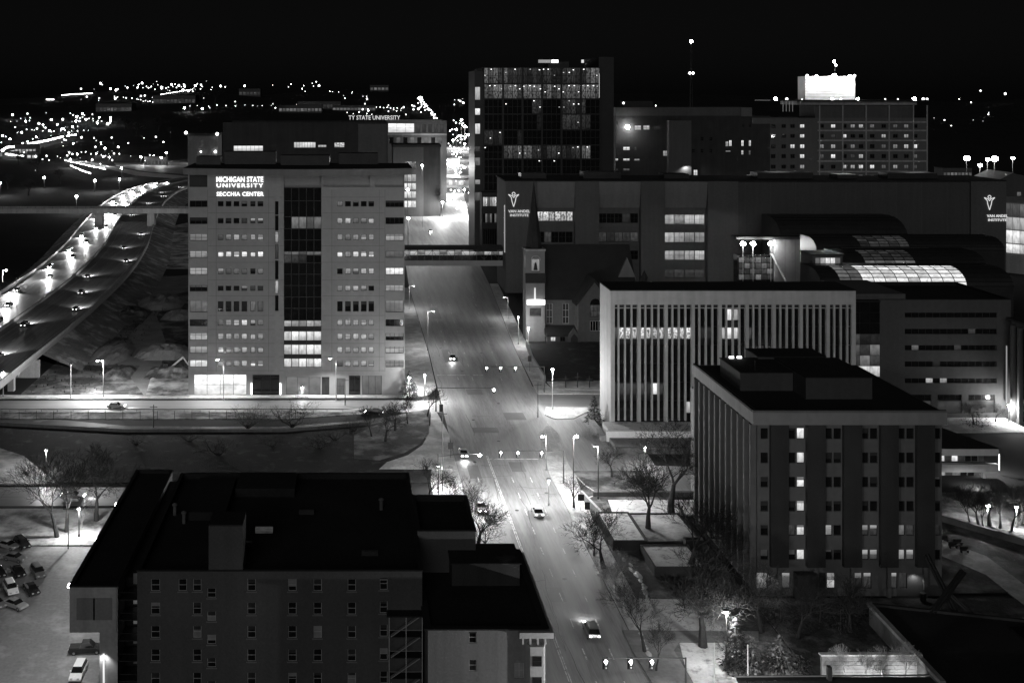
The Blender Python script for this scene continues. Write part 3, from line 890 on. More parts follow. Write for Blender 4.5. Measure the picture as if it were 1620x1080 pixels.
# bay window at the corner
bayx = ch.x(847)
bay = MB().prism([(bayx - 1.2, chY - .01), (bayx - .8, chY - 1.1), (bayx + .8, chY - 1.1), (bayx + 1.2, chY - .01)], 0, czt - 1.7).build('bay', M['frame_pale'], chs)
for z in (10.2, 7.0, 3.6):
    window(chs, (bayx, chY - 1.14, z), 1.15, 1.9 if z != 10.2 else 1.2, 'glass_dark', 'frame_dark', 1, 2, 0.06, 0.0)
# recessed fire stair between the two houses
fe = empty('fire_stair', (ap.x(642), apY - 1.6, 0), 'black steel fire stair between the brick apartment house and the corner house', 'fire escape')
fx0, fx1 = ap.x(615), ap.x(668)
ft = ap.z(966)
MB().box(fx0 - .3, fx1 + .2, apY - 1.7, apY - .02, ft, ft + .15).build('canopy', M['steel_dark'], fe)
for x in (fx0, (fx0 + fx1) / 2, fx1 - .1):
    MB().box(x - .05, x + .05, apY - 1.65, apY - 1.55, 0, ft).build('post', M['frame_pale'], fe)
for i in range(5):
    z = ft - 2.6 - 2.6 * i
    if z < .5: break
    MB().box(fx0, fx1 - .1, apY - 1.5, apY - .03, z, z + .1).build('landing', M['steel_dark'], fe)
    MB().box(fx0, fx1 - .1, apY - 1.62, apY - 1.58, z + .95, z + 1.0).build('handrail', M['pole_grey'], fe)
    MB().obox((fx0 + .2, apY - 1.3, z + .1), (fx1 - .4, apY - 1.3, z + 2.6), 0.5, 0.12).build('stair_flight', M['pole_grey'], fe)
# west wing along the car park
wgY = 136.0; wg = PX(wgY)
wing = empty('west_wing', (wg.x(146), wgY, 0), 'low wing with black roof and pale end wall overhanging the car park', 'building')
wx0, wx1, wz = wg.x(110), wg.x(184), wg.z(928)
wz0 = wg.z(1000)
fr1 = [(wg.x(137), wg.x(149), wg.z(974), wg.z(951))]
block(wing, 'wall', wx0, wx1, wgY, 178, wz0, wz, 'concrete', fr1)
MB().box(wx0 + .9, wx0 + 3.2, wgY - .06, wgY - .01, wz0 + 1.6, wz - 1.4).build('panel', M['brick_cream'], wing)
MB().box(wx1 - 2.9, wx1 - .5, wgY - .06, wgY - .01, wz0 + 1.6, wz - 1.4).build('panel', M['brick_cream'], wing)
windows_front(wing, wgY, [(fr1[0] + ('glass_dark', 1, 2))], frame='frame_pale', recess=.15)
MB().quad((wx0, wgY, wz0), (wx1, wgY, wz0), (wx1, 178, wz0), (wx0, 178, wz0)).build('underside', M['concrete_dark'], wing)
flat_roof(wing, wx0, wx1, wgY, 178, wz, drop=.3, cope='roof_black')
MB().box(wg.x(155), wx1 - .02, wgY + .8, 177, 0, wz0).build('ground_wall', M['concrete'], wing)
MB().box(wx1 + .02, X0 - .02, wgY + 5, 176, 0, wz - 1).build('link_wall', M['brick_black'], wing)
for i in range(6):
    z = 1.8 + 2.6 * i
    MB().box(wx1 + .1, X0 - .1, wgY + 1, wgY + 4.5, z, z + .12).build('gallery', M['steel_dark'], wing)
    MB().box(wx1 + .1, X0 - .1, wgY + 1, wgY + 1.06, z + .95, z + 1.02).build('gallery_rail', M['steel_dark'], wing)
    if z > 3:
        MB().box(X0 - 1.4, X0 - .25, wgY + 4.9, wgY + 4.96, z + .3, z + 1.7).build('window', M[['lit_faint', 'glass_blind', 'lit_faint', 'lit_dim', 'lit_dim', 'glass_blind'][i]], wing)
for py, px in ((925, 114), (852, 151), (797, 181)):
    p = gp(px, py, wz - .3); 
    MB().box(wx0 - .5, wx0 - .12, p.y - .35 , p.y + .35, wz - .5, wz - .2).build('flood_light', M['bulb_mid'], wing)
    spot(wing, (wx0 - .7, p.y, wz - .6), 5200, 140, (-0.9, 0, -1))
MB().box(wg.x(161), wg.x(163.5), wgY + .55, wgY + .7, 3.2, 8.2).build('wall_light', M['lit_strip'], wing)
spot(wing, (wg.x(162), wgY + .3, 8.0), 260, 120, (0, 0.5, -1))

# ------------------------------------------------------------------ brick office block lower right
ofY = 170.0; of = PX(ofY)
off = empty('office_block', (of.x(1345), ofY, 0), 'seven storey office block with dark brick piers and a column of lit windows', 'building')
ox0, ox1, oz = of.x(1198), of.x(1490), of.z(650)
oD = 29.0
sx = lambda zx: of.x(1080 + zx * .389)
bays = [(317, 348), (428, 496), (577, 645), (725, 793), (873, 941), (1020, 1049)]
rowsz = [(352, 396), (451, 494), (550, 592), (648, 690), (746, 788), (846, 887)]
front, wins = [], []
tabl = [['D', 'D', 'Db', 'DD', 'DD', 'DD', 'D']]
pan = ['D Db DD DD DD D', 'D Db DD DD DD D', 'D Db DD DD DD D', 'D Db DD DD DD D', 'D fb mD ff df f', 'D Db DD dd md D']
for (y0, y1), row in zip(rowsz, pan):
    for (a, b), cs in zip(bays, row.split()):
        zz0, zz1 = of.z(540 + y1 * .389), of.z(540 + y0 * .389)
        n = len(cs); w = (b - a) / n
        for i, c in enumerate(cs):
            xa, xb = sx(a + w * i + (3 if i else 0)), sx(a + w * (i + 1) - (3 if i < n - 1 else 0))
            front.append((xa, xb, zz0, zz1)); wins.append((xa, xb, zz0, zz1, tb[c], 1, 1))
# ground floor openings
gz0, gz1 = of.z(540 + 1003 * .389), of.z(540 + 940 * .389)
gz0 = max(gz0, 0.4)
for a, b, c in ((300, 345, 'm'), (404, 438, 'd'), (555, 583, 'D'), (587, 620, 'b'), (698, 730, 'f'), (736, 768, 'f'), (842, 873, 'f'), (881, 913, 'f')):
    front.append((sx(a), sx(b), gz0, gz1)); wins.append((sx(a), sx(b), gz0, gz1, tb[c], 1, 1))
block(off, 'wall', ox0, ox1, ofY, ofY + oD, 0, oz, 'stone_grey', front)
windows_front(off, ofY, wins, recess=.22, fw=.07, blinds=True)
for i in range(10):
    y = ofY + 1.1 + i * 2.8
    MB().box(ox0 - .12, ox0 - .01, y, y + 2.15, 1.0, oz - 2.3).build('side_panel', M['glass_dark'], off)
pz0, pz1 = of.z(540 + 910 * .389), of.z(540 + 325 * .389)
for a, b in ((352, 424), (499, 573), (648, 721), (797, 869), (944, 1016)):
    MB().box(sx(a), sx(b), ofY - .8, ofY - .01, pz0, pz1).build('brick_pier', M['brick_black'], off)
    xm = (sx(a) + sx(b)) / 2
    MB().box(xm - .28, xm + .28, ofY - .7, ofY - .2, 0.05, pz0).build('column', M['concrete_dark'], off)
for i in range(11):
    y = ofY + .5 + i * 2.8
    MB().box(ox0 - .9, ox0 - .01, y, y + .55, 1.0, oz - 2.3).build('side_fin', M['stone_grey'], off)
MB().box(ox0 - 1.0, ox1 + .3, ofY - 1.0, ofY - .01, oz - 1.9, oz + .02).build('cornice', M['precast_mid'], off)
MB().box(ox0 - 1.0, ox0 - .01, ofY - .01, ofY + oD + .4, oz - 1.9, oz + .02).build('cornice', M['precast_mid'], off)
MB().box(ox0 + .02, ox1 - .02, ofY + .02, ofY + oD - .02, oz - .5, oz - .1).build('roof', M['roof_black'], off)
MB().box(ox0 - 1.0, ox1 + .3, ofY - 1.0, ofY - .5, oz + .03, oz + .35).build('parapet', M['stone_grey'], off)
MB().box(ox0 - 1.0, ox0 - .5, ofY - .5, ofY + oD, oz + .03, oz + .35).build('parapet', M['roof_black'], off)
# penthouses
for a, b, y0, y1, h in ((1.6, 10.5, 12, 22, 2.9), (10.6, 21.5, 7, 20, 3.4), (8, 20, 21, 27, 3.4)):
    MB().box(ox0 + a, ox0 + b, ofY + y0, ofY + y1, oz - .1, oz + h).build('penthouse', M['stone_dim'], off)
    MB().box(ox0 + a - .1, ox0 + b + .1, ofY + y0 - .1, ofY + y1 + .1, oz + h, oz + h + .15).build('penthouse_roof', M['roof_black'], off)
for x in (3.0, 4.4):
    MB().box(ox0 + x, ox0 + x + .8, ofY + 21.2, ofY + 21.5, oz + 3.1, oz + 3.45).build('roof_light', M['bulb_soft'], off)
MB().box(ox0 + 4, ox0 + 4.1, ofY + 11.8, ofY + 11.9, oz + 3, oz + 5).build('aerial', M['steel_dark'], off)
for px in (1212, 1445):
    spot(off, (of.x(px), ofY - .6, 3.4), 90, 150, (0, .2, -1))
sc_b = of.x(1225)
MB().box(sx(450), sx(535), ofY - 1.6, ofY - .01, .05, gz1 + .3).build('entrance_box', M['brick_black'], off)

# slanted pale screen wall between the two blocks
slt = MB().xprism([(205, 0), (216, 0), (216, 20.5), (212, 20.5)], of.x(1130) * 0 + 67.5, 69.0).build('screen_wall', M['precast_mid'])
slt = tag(slt, 'slanting pale concrete wall between the striped block and the brick office', 'wall')

# ------------------------------------------------------------------ striped bank block with marble fins
bkY = 254.0; bk_ = PX(bkY)
bank_b = empty('striped_block', (bk_.x(1160), bkY, 0), 'wide office block striped with white marble fins over dark glass', 'building')
bx0, bx1, bz = bk_.x(966), bk_.x(1354), bk_.z(460)
gz = bk_.z(482); gb = bk_.z(660)
zx = lambda q: bk_.x(930 + q * .2716)
MB().box(bx0, bx1, bkY, bkY + 11, gz, bz).build('top_band', M['marble_fin'], bank_b)
MB().box(bx0, bx0 + 1.0, bkY, bkY + 11, 0, gz).build('end_wall', M['marble_fin'], bank_b)
MB().box(bx1 - 1.0, bx1, bkY, bkY + 11, 0, gz).build('end_wall', M['marble_fin'], bank_b)
MB().box(bx0 + 1.0, bx1 - 1.0, bkY + 2.0, bkY + 10.9, 0, gz).build('core', M['frame_dark'], bank_b)
MB().box(bx0 - .1, bx1 + .1, bkY - .1, bkY + 11.2, bz, bz + .25).build('roof', M['roof_black'], bank_b)
bw_ = 157.3
litmap = {}
for q in range(9):
    for p in range(4):
        litmap[(q, p)] = {}
for q in (0, 1, 2):
    for p in range(4):
        litmap[(q, p)][1] = 'lit_patchy'
litmap[(0, 0)][1] = 'lit_dim'
for (q, p) in ((4, 1), (4, 2)):
    litmap[(q, p)][0] = 'lit_bright' if p == 1 else 'lit_mid'; litmap[(q, p)][1] = 'lit_bright'
litmap[(4, 0)][1] = 'lit_mid'; litmap[(5, 0)][1] = 'lit_faint'; litmap[(3, 1)][1] = 'lit_faint'; litmap[(3, 2)][1] = 'lit_faint'
for p in range(4): litmap[(0, p)][4] = 'lit_faint'; litmap[(1, p)][4] = 'lit_faint'
litmap[(1, 2)][4] = 'lit_bright'; litmap[(2, 3)][5] = 'lit_mid'
fl = [gz - .9 - i * (gz - .9 - 2.4) / 6 for i in range(7)]
for q in range(9):
    a = 147 + q * bw_
    for p in range(4):
        xa = zx(a + p * 38); xb = zx(a + p * 38 + 27)
        for j in range(6):
            lit = litmap[(q, p)].get(j)
            z1 = fl[j] - .1; z0 = fl[j + 1] + (.1 if not lit else 1.5)
            if lit:
                MB().box(xa, xb, bkY + .78, bkY + .8, z0, z1 - .2).build('pane', M[lit], bank_b)
            else:
                MB().box(xa, xb, bkY + .78, bkY + .8, z0, z1).build('pane', M['glass_dark'], bank_b)
        MB().box(xa, xb, bkY + .5, bkY + .55, gz - .75, gz - .08).build('vent_panel', M['frame_dark'], bank_b)
        if p < 3:
            xf = zx(a + p * 38 + 28.5)
            MB().box(xf, xf + .38, bkY + .12, bkY + .75, 2.2, gz).build('fin', M['marble_fin'], bank_b)
    if q < 8:
        xf = zx(a + 143)
        MB().box(xf, xf + .78, bkY + .02, bkY + .9, .1, gz).build('pier', M['marble_fin'], bank_b)
MB().box(bx0 + 1.0, bx1 - 1, bkY + .45, bkY + .72, gz - .95, gz - .78).build('transom', M['marble_fin'], bank_b)
# stepped terrace in front
tr = empty('bank_terrace', (62, 238, 0), 'stepped white terrace wall before the striped block', 'wall')
MB().box(58.5, 90, 246.5, 253.9, 0, 2.0).build('upper_step', M['snow'], tr)
MB().box(57.6, 90, 245.6, 246.5, 0, 2.35).build('upper_wall', M['paint_white'], tr)
MB().box(58.2, 90, 238, 245.6, 0, .9).build('lower_step', M['asphalt_lot'], tr)
MB().box(57.8, 90, 237.2, 238, 0, 1.3).build('lower_wall', M['concrete_dark'], tr)
MB().box(56.4, 57.6, 246, 262, 0, 1.2).build('return_wall', M['concrete'], tr)
# ------------------------------------------------------------------ grey slab block behind, right
slY = 264.0; sl = PX(slY)
slb = empty('slab_block', (sl.x(1500), slY, 0), 'plain grey slab block with long dark strip windows and glazed corner link', 'building')
front, wins = [], []
sx_ = lambda q: sl.x(1340 + q * .3704); sz_ = lambda q: sl.z(440 + q * .3704)
strip = [(147, 168), (216, 239), (286, 308), (355, 378), (427, 448)]
rr = random.Random(11)
for j, (y0, y1) in enumerate(strip):
    n = 13
    for i in range(n):
        a, b = sx_(247 + (641 - 247) * i / n), sx_(247 + (641 - 247) * (i + 1) / n)
        lit = {(1, 9): 'lit_faint', (2, 1): 'lit_dim', (2, 7): 'lit_faint', (3, 4): 'lit_faint', (4, 3): 'lit_mid', (4, 5): 'lit_mid'}.get((j, i), 'glass_dark')
        wins.append((a, b, sz_(y1), sz_(y0), lit, 1, 1))
    front.append((sx_(247), sx_(641), sz_(y1), sz_(y0)))
for a, b in ((250, 360), (387, 490), (519, 632)):
    front.append((sx_(a), sx_(b), sz_(575), sz_(497))); 
    wins.append((sx_(a), sx_(b), sz_(522), sz_(497), 'glass_dark', 4, 1)); wins.append((sx_(a), sx_(b), sz_(575), sz_(524), 'lit_faint', 3, 1))
lx0, lx1, lz = sx_(128), sx_(700), sz_(92)
block(slb, 'wall', lx0, lx1, slY, slY + 24, 0, lz, 'stone_dim', front)
windows_front(slb, slY, wins, recess=.25, fw=.05)
MB().box(sx_(40), sx_(250), slY + .05, slY + 20, lz + .02, lz + 1.4).build('plant_room', M['stone_grey'], slb)
flat_roof(slb, lx0, lx1, slY, slY + 24, lz, cope='roof_black')
# glazed link
ln = MB(); gx0, gx1 = bx1 + .05, lx0 - .05
link = empty('glazed_link', ((gx0 + gx1) / 2, 262, 0), 'narrow gridded glass link joining the striped block and the slab block', 'building')
MB().box(gx0, gx1, 262.6, 270, 0, lz - .2).build('core', M['frame_dark'], link)
nz_ = 11
for j in range(nz_):
    for i in range(4):
        a = gx0 + (gx1 - gx0) * i / 4 + .06; b = gx0 + (gx1 - gx0) * (i + 1) / 4 - .06
        z0 = (lz - .2) * j / nz_ + .06; z1 = (lz - .2) * (j + 1) / nz_ - .06
        m = 'glass_dark'
        if j == 4: m = 'lit_bright'
        elif j in (3, 5, 6): m = 'lit_dim' if (i + j) % 2 else 'lit_faint'
        elif j == 7: m = 'lit_faint'
        MB().box(a, b, 262.4, 262.44, z0, z1).build('pane', M[m], link)
MB().box(gx0, gx1, 262.0, 270, lz - .2, lz + .1).build('roof', M['roof_black'], link)

# ------------------------------------------------------------------ research institute: the long stone range
vaY = 430.0; va = PX(vaY)
vai = empty('research_institute', (va.x(1190), vaY, 0), 'long stone research building with piers, window bays and lit emblem signs', 'building')
top = va.z(287)
piers = [(800, 850), (910, 948), (1014, 1052), (1120, 1168)]
baysv = [(850, 910), (948, 1014), (1052, 1120)]
MB().box(va.x(800), va.x(1168), vaY + 3, vaY + 26, 0, top - .05).build('wall', M['stone_grey'], vai)
for a, b in piers:
    MB().box(va.x(a), va.x(b), vaY, vaY + 2.99, 0, top).build('pier', M['stone_grey'], vai)
wallr = MB().box(va.x(1168) + .02, va.x(1536), vaY + 1.0, vaY + 26, 0, top - .1).build('long_wall', M['stone_dim'], vai)
MB().box(va.x(1536) + .02, va.x(1592), vaY, vaY + 26, 0, top - .05).build('end_pier', M['stone_grey'], vai)
MB().box(va.x(798), va.x(1592), vaY - .1, vaY + 26.2, top + .01, top + .5).build('roof', M['roof_black'], vai)
for i in range(9):
    x = va.x(1180 + 40 * i)
    MB().box(x, x + .12, vaY + .94, vaY + .99, 4, top - .2).build('wall_joint', M['concrete_dark'], vai)
for i, (a, b, h) in enumerate(((830, 870, 2.0), (930, 990, 2.6), (1060, 1100, 1.8), (1210, 1300, 2.4), (1340, 1370, 1.6), (1420, 1500, 2.2))):
    MB().box(va.x(a), va.x(b), vaY + 8, vaY + 16, top + .5, top + .5 + h).build('roof_plant', M['roof_metal'], vai)
for a, b in piers:
    for k in range(1, 7):
        z = top * k / 7
        MB().box(va.x(a) + .1, va.x(b) - .1, vaY - .006, vaY + .02, z - .05, z + .05).build('stone_joint', M['concrete_dark'], vai)
bayspec = [
    [(336, 351, 'lit_patchy', 6), (368, 385, 'glass_dark', 5), (397, 404.5, 'lit_strip', 5)],
    [(339, 354, 'glass_dark', 5), (369, 384, 'lit_faint', 5), (398, 412, 'glass_dark', 5)],
    [(341, 356, 'lit_mid', 4), (369, 385, 'lit_mid', 4), (398, 413, 'lit_mid', 4), (428, 441, 'lit_faint', 4)]]
for (a, b), spec in zip(baysv, bayspec):
    # bowed spandrel at the head of the bay
    n = 8; pts = [(vaY + 2.98, va.z(330))]
    for i in range(n + 1):
        t = i / n
        pts.append((vaY + .4 + 2.0 * (1 - math.sin(math.pi * .5 * t)), va.z(330) + (top - va.z(330) - .1) * t))
    pts.append((vaY + 2.98, top - .1))
    MB().xprism(pts, va.x(a) + .03, va.x(b) - .03).build('spandrel', M['precast_mid'], vai)
    for y0, y1, m, nx in spec:
        w = (va.x(b) - va.x(a) - .8) / nx
        fr = MB().box(va.x(a) + .1, va.x(b) - .1, vaY + 2.3, vaY + 2.98, va.z(y1) - 1.9, va.z(y1)).build('balustrade', M['stone_grey'], vai)
        for i in range(nx):
            mm = m
            if m == 'glass_dark' and (i * 7 + int(a)) % 4 == 1: mm = 'lit_faint'
            if y0 == 341 and i == 1: mm = 'lit_faint'
            window(vai, (va.x(a) + .4 + w * (i + .5), vaY + 2.9, va.z(y1) + .02), w - .12, va.z(y0) - va.z(y1), mm, 'frame_dark', 2, 2, .1, 0.0)
def emblem(x, z, s, y):
    """upright leaf-like figure with two raised curved arms and a small round head, drawn in light tube"""
    mb = MB(); r = .17 * s / 3
    for sg in (-1, 1):
        pts = [(x, z), (x + sg * .28 * s, z + .9 * s), (x + sg * .38 * s, z + 1.5 * s), (x + sg * .85 * s, z + 2.0 * s)]
        for p, q in zip(pts, pts[1:]): mb.tube((p[0], y, p[1]), (q[0], y, q[1]), r, r, 5)
        pts = [(x + sg * .85 * s, z + 2.0 * s), (x + sg * .2 * s, z + 1.75 * s), (x, z + 1.45 * s)]
        for p, q in zip(pts, pts[1:]): mb.tube((p[0], y, p[1]), (q[0], y, q[1]), r, r, 5)
    for i in range(8):
        t0, t1 = 2 * math.pi * i / 8, 2 * math.pi * (i + 1) / 8
        mb.tube((x + .25 * s * math.cos(t0), y, z + 2.1 * s + .25 * s * math.sin(t0)), (x + .25 * s * math.cos(t1), y, z + 2.1 * s + .25 * s * math.sin(t1)), r, r, 5)
    return mb
emblem(va.x(812.5), va.z(327), 2.45, vaY - .2).build('sign_emblem', M['sign_soft'], vai)
emblem(va.x(1565), va.z(332), 2.45, vaY - .2).build('sign_emblem', M['sign_soft'], vai)
text_part(vai, 'sign_letters', 'VAN ANDEL', 'sign_soft', (va.x(804), vaY - .2, va.z(336.2)), 1.5, .15, width=va.x(838.5) - va.x(804))
text_part(vai, 'sign_letters', 'INSTITUTE', 'sign_soft', (va.x(807), vaY - .2, va.z(342.3)), 1.35, .15, width=va.x(836) - va.x(807))
text_part(vai, 'sign_letters', 'VAN ANDEL', 'sign_soft', (va.x(1561), vaY - .2, va.z(343.6)), 1.5, .15, width=va.x(1594) - va.x(1561))
text_part(vai, 'sign_letters', 'INSTITUTE', 'sign_soft', (va.x(1563), vaY - .2, va.z(349.8)), 1.35, .15, width=va.x(1592) - va.x(1563))
MB().box(va.x(800) - .35, va.x(800) - .05, vaY + 1, vaY + 2, va.z(400), va.z(325)).build('edge_light', M['sign_faint'], vai)

# barrel roofs stepping down towards the street
def barrel(name, label, Y0, xl, xr, yt, yb, lit=None, nx=10, nz=7, endr=True):
    p = PX(Y0)
    x0, x1, z1, z0 = p.x(xl), p.x(xr), p.z(yt), p.z(yb)
    e = empty(name, ((x0 + x1) / 2, Y0, 0), label, 'roof')
    h = z1 - z0; dpt = h * 1.9
    prof = [(Y0 + dpt * (1 - math.cos(math.pi / 2 * i / nz)), z0 + h * math.sin(math.pi / 2 * i / nz)) for i in range(nz + 1)]
    # body
    body = [(y + .12, z - .06) for y, z in prof] + [(Y0 + dpt + 6, z1 - .1), (Y0 + dpt + 6, 0), (Y0 + .12, 0)]
    MB().xprism(body[::-1], x0, x1).build('body', M['roof_metal'], e)
    a, b = (p.x(lit[0]), p.x(lit[1])) if lit else (x1, x1)
    for i in range(nz + 1):
        y, z = prof[i]
        MB().obox((x0, y, z + .03), (x1, y, z + .03), .22, .16).build('rib', M['steel_dark'], e)
    if lit:
        for i in range(nz):
            for j in range(nx):
                xa = a + (b - a) * j / nx + .06; xb = a + (b - a) * (j + 1) / nx - .06
                (ya, za), (yb_, zb) = prof[i], prof[i + 1]
                m = lit[2] if callable(lit[2]) else (lambda i_, j_: lit[2])
                MB().quad((xa, ya + .02, za + .02), (xb, ya + .02, za + .02), (xb, yb_ + .02, zb + .02), (xa, yb_ + .02, zb + .02)).build('pane', M[m(i, j)], e)
        for j in range(nx + 1):
            xa = a + (b - a) * j / nx
            mb = MB()
            for q in range(nz):
                mb.obox((xa, prof[q][0] - .02, prof[q][1] + .06), (xa, prof[q + 1][0] - .02, prof[q + 1][1] + .06), .14, .14)
            mb.build('glazing_bar', M['steel_dark'], e)
    return e
rj = random.Random(5)
barrel('barrel_roof', 'highest dark ribbed barrel roof under the long stone wall', 398, 1236, 1437, 347, 377)
barrel('barrel_roof', 'second dark barrel roof with faint skylight panes', 352, 1292, 1590, 378, 396, (1362, 1440, lambda i, j: 'lit_faint'), 5, 6)
barrel('barrel_roof', 'third barrel roof with dim gridded skylight above the bright one', 330, 1335, 1562, 402, 424, (1370, 1450, lambda i, j: 'lit_dim' if i == 1 else 'lit_faint'), 5, 6)
barrel('barrel_roof', 'lowest barrel roof with a brightly lit gridded skylight', 304, 1300, 1604, 428, 453, (1330, 1530, lambda i, j: 'lit_dim' if j < 2 else ('lit_bright' if (i > 0 and (j + i) % 4) else 'lit_strip')), 11, 6)
# lit window strips between the barrels
ws = empty('roof_window_band', (PX(340).x(1400), 340, 0), 'band of small lit windows between the barrel roofs', 'window')
p = PX(343)
MB().box(p.x(1330), p.x(1470), 343.1, 344.2, 0, p.z(391)).build('wall', M['roof_metal'], ws)
for i, (a, b, m) in enumerate(((1342, 1348, 'lit_dim'), (1352, 1365, 'lit_faint'), (1368, 1377, 'lit_bright'), (1379, 1385, 'lit_mid'), (1389, 1396, 'lit_faint'), (1400, 1406, 'lit_faint'), (1412, 1417, 'lit_mid'), (1421, 1429, 'lit_bright'), (1431, 1439, 'lit_mid'))):
    MB().box(p.x(a), p.x(b), 343.0, 343.05, p.z(398), p.z(393)).build('pane', M[m], ws)
# entrance pavilion lit by floods
enY = 392.0; en = PX(enY)
ent = empty('entrance_pavilion', (en.x(1235), enY, 0), 'pale panelled entrance pavilion glowing under bright floodlights', 'building')
MB().box(en.x(1226), en.x(1290), enY, enY + 5.5, 0, en.z(379)).build('wall', M['precast_mid'], ent)
for i in range(1, 4):
    x = en.x(1226) + (en.x(1290) - en.x(1226)) * i / 4
    MB().box(x - .06, x + .06, enY - .03, enY - .005, 0, en.z(379) - .1).build('panel_joint', M['concrete_dark'], ent)
MB().yprism([(en.x(1276), en.z(440)), (en.x(1292), en.z(440)), (en.x(1295), en.z(398)), (en.x(1290), en.z(378)), (en.x(1276), en.z(378))], enY - 3, enY - .05).build('porch', M['precast_pale'], ent)
MB().obox((en.x(1290.5), enY - 3.1, en.z(378)), (en.x(1296), enY - 3.1, en.z(397)), .5, .3).build('bright_strip', M['bulb_soft'], ent)  # glowing bar stands in for the floodlit gable edge
for a, b in ((1277, 1280), (1283, 1286)):
    MB().box(en.x(a), en.x(b), enY - 3.08, enY - 3.0, en.z(433), en.z(412)).build('window', M['lit_mid'], ent)
MB().box(en.x(1168), en.x(1225), enY + 1, enY + 5, 0, en.z(404)).build('glass_hall', M['glass_dark'], ent)
for j in range(4):
    for i in range(6):
        a = en.x(1170) + (en.x(1224) - en.x(1170)) * i / 6
        MB().box(a + .1, a + 1.95, enY + .9, enY + .95, en.z(443 - 9 * j), en.z(443 - 9 * j) + 1.85).build('pane', M['lit_faint' if (i + j) % 3 else 'lit_dim'], ent)
MB().obox((en.x(1222), enY + .6, en.z(402)), (en.x(1240), enY - 2.5, en.z(445)), 1.0, .5).build('sloping_parapet', M['precast_pale'], ent)
MB().box(en.x(1165), en.x(1296), enY + .2, enY + 5.6, en.z(379) + .02, en.z(375)).build('roof', M['roof_metal'], ent)
for px in (1173, 1189, 1217):
    x = en.x(px)
    fl_ = empty('flood_light', (x, enY - 1.5, 0), {1173: 'leftmost of three floodlights blazing at the entrance pavilion', 1189: 'middle of three floodlights blazing at the entrance pavilion', 1217: 'rightmost floodlight blazing before the pale pavilion wall'}[px], 'floodlight', 'floodlights at the pavilion')
    zt_ = en.z(386)
    MB().tube((x, enY - 1.5, 0), (x, enY - 1.5, zt_), .12, .1).build('pole', M['pole_grey'], fl_)
    MB().ball((x, enY - 1.5, zt_ + .3), .95, 10, 6, .8).build('lamp', M['bulb'], fl_)
    spot(fl_, (x, enY - 2.9, zt_ + .3), 2500, 179, (0, -1, .1))
    spot(fl_, (x, enY - 2.6, zt_ + .1), 2200, 165, (0.5, .6, -1))
# two storey building tucked beside, with a lit room
tg = empty('corner_annex', (PX(318).x(1305), 318, 0), 'small annex with one bright room left of the barrel skylights', 'building')
p = PX(318)
MB().box(p.x(1285), p.x(1333), 318, 326, 0, p.z(404)).build('wall', M['stone_grey'], tg)
for i in range(5):
    MB().box(p.x(1290 + 8 * i), p.x(1297 + 8 * i), 317.95, 317.99, p.z(424), p.z(408)).build('pane', M[['lit_dim', 'lit_mid', 'lit_bright', 'lit_bright', 'lit_dim'][i]], tg)
MB().box(p.x(1283), p.x(1335), 317.7, 326.2, p.z(404), p.z(402)).build('roof', M['roof_metal'], tg)

# ------------------------------------------------------------------ church
cY = 345.0; c_ = PX(cY)
chu = empty('church', (c_.x(890), cY, 0), 'stone church with pointed spire, lit belfry niche and dark gabled roof', 'church')
tx0, tx1 = c_.x(832), c_.x(862)
mb = MB()
wall_side(mb, (tx0, cY, 0), (1, 0, 0), (0, -1, 0), tx1 - tx0, c_.z(395), [(c_.x(841) - tx0, c_.x(854) - tx0, c_.z(430), c_.z(410)), (c_.x(838) - tx0, c_.x(856) - tx0, c_.z(500), c_.z(487))], .6)
wall_side(mb, (tx0, cY + 6, 0), (0, -1, 0), (-1, 0, 0), 6, c_.z(395), [], .6)
wall_side(mb, (tx1, cY, 0), (0, 1, 0), (1, 0, 0), 6, c_.z(395), [], .6)
mb.build('tower', M['precast_mid'], chu)
sxm, sym = (tx0 + tx1) / 2, cY + 3
r_ = (c_.x(859) - c_.x(834)) / 2
sb = MB(); n = 8
base = [(sxm + r_ * 1.05 * math.cos(2 * math.pi * (i + .5) / n), sym + r_ * 1.05 * math.sin(2 * math.pi * (i + .5) / n), c_.z(395)) for i in range(n)]
sb.add(base + [(sxm, sym, c_.z(286))], [(i, (i + 1) % n, n) for i in range(n)])
sb.build('spire', M['roof_black'], chu)
MB().tube((sxm, sym, c_.z(286) - .3), (sxm, sym, c_.z(280)), .1, .05, 6).build('finial', M['steel_dark'], chu)
MB().box(tx0 - .25, tx1 + .25, cY - .25, cY + 6.2, c_.z(397), c_.z(394)).build('cornice', M['concrete'], chu)
# arch head and lit niche
ar = MB(); cxn = c_.x(847.5); rw = (c_.x(854) - c_.x(841)) / 2
for i in range(10):
    t0, t1 = math.pi * i / 10, math.pi * (i + 1) / 10
    ar.obox((cxn + rw * 1.15 * math.cos(t0), cY - .08, c_.z(412) + rw * 1.2 * math.sin(t0)), (cxn + rw * 1.15 * math.cos(t1), cY - .08, c_.z(412) + rw * 1.2 * math.sin(t1)), .35, .3)
ar.build('niche_arch', M['precast_pale'], chu)
MB().box(c_.x(841.3), c_.x(853.7), cY + .5, cY + .55, c_.z(429), c_.z(410.5)).build('niche_back', M['lit_mid'], chu)
bl = MB(); bz_ = c_.z(427)
for (ra, za), (rb, zb) in zip(((.95, 0), (.8, .4), (.6, 1.4), (.45, 2.0)), ((.8, .4), (.6, 1.4), (.45, 2.0), (.1, 2.4))):
    bl.tube((cxn, cY + .25, bz_ + za), (cxn, cY + .25, bz_ + zb), ra * .75, rb * .75, 10)
bl.build('bell', M['steel_dark'], chu)
MB().box(tx0 - .03, tx0 - .01, cY + 1.5, cY + 2.2, c_.z(425), c_.z(405)).build('side_light', M['lit_mid'], chu)
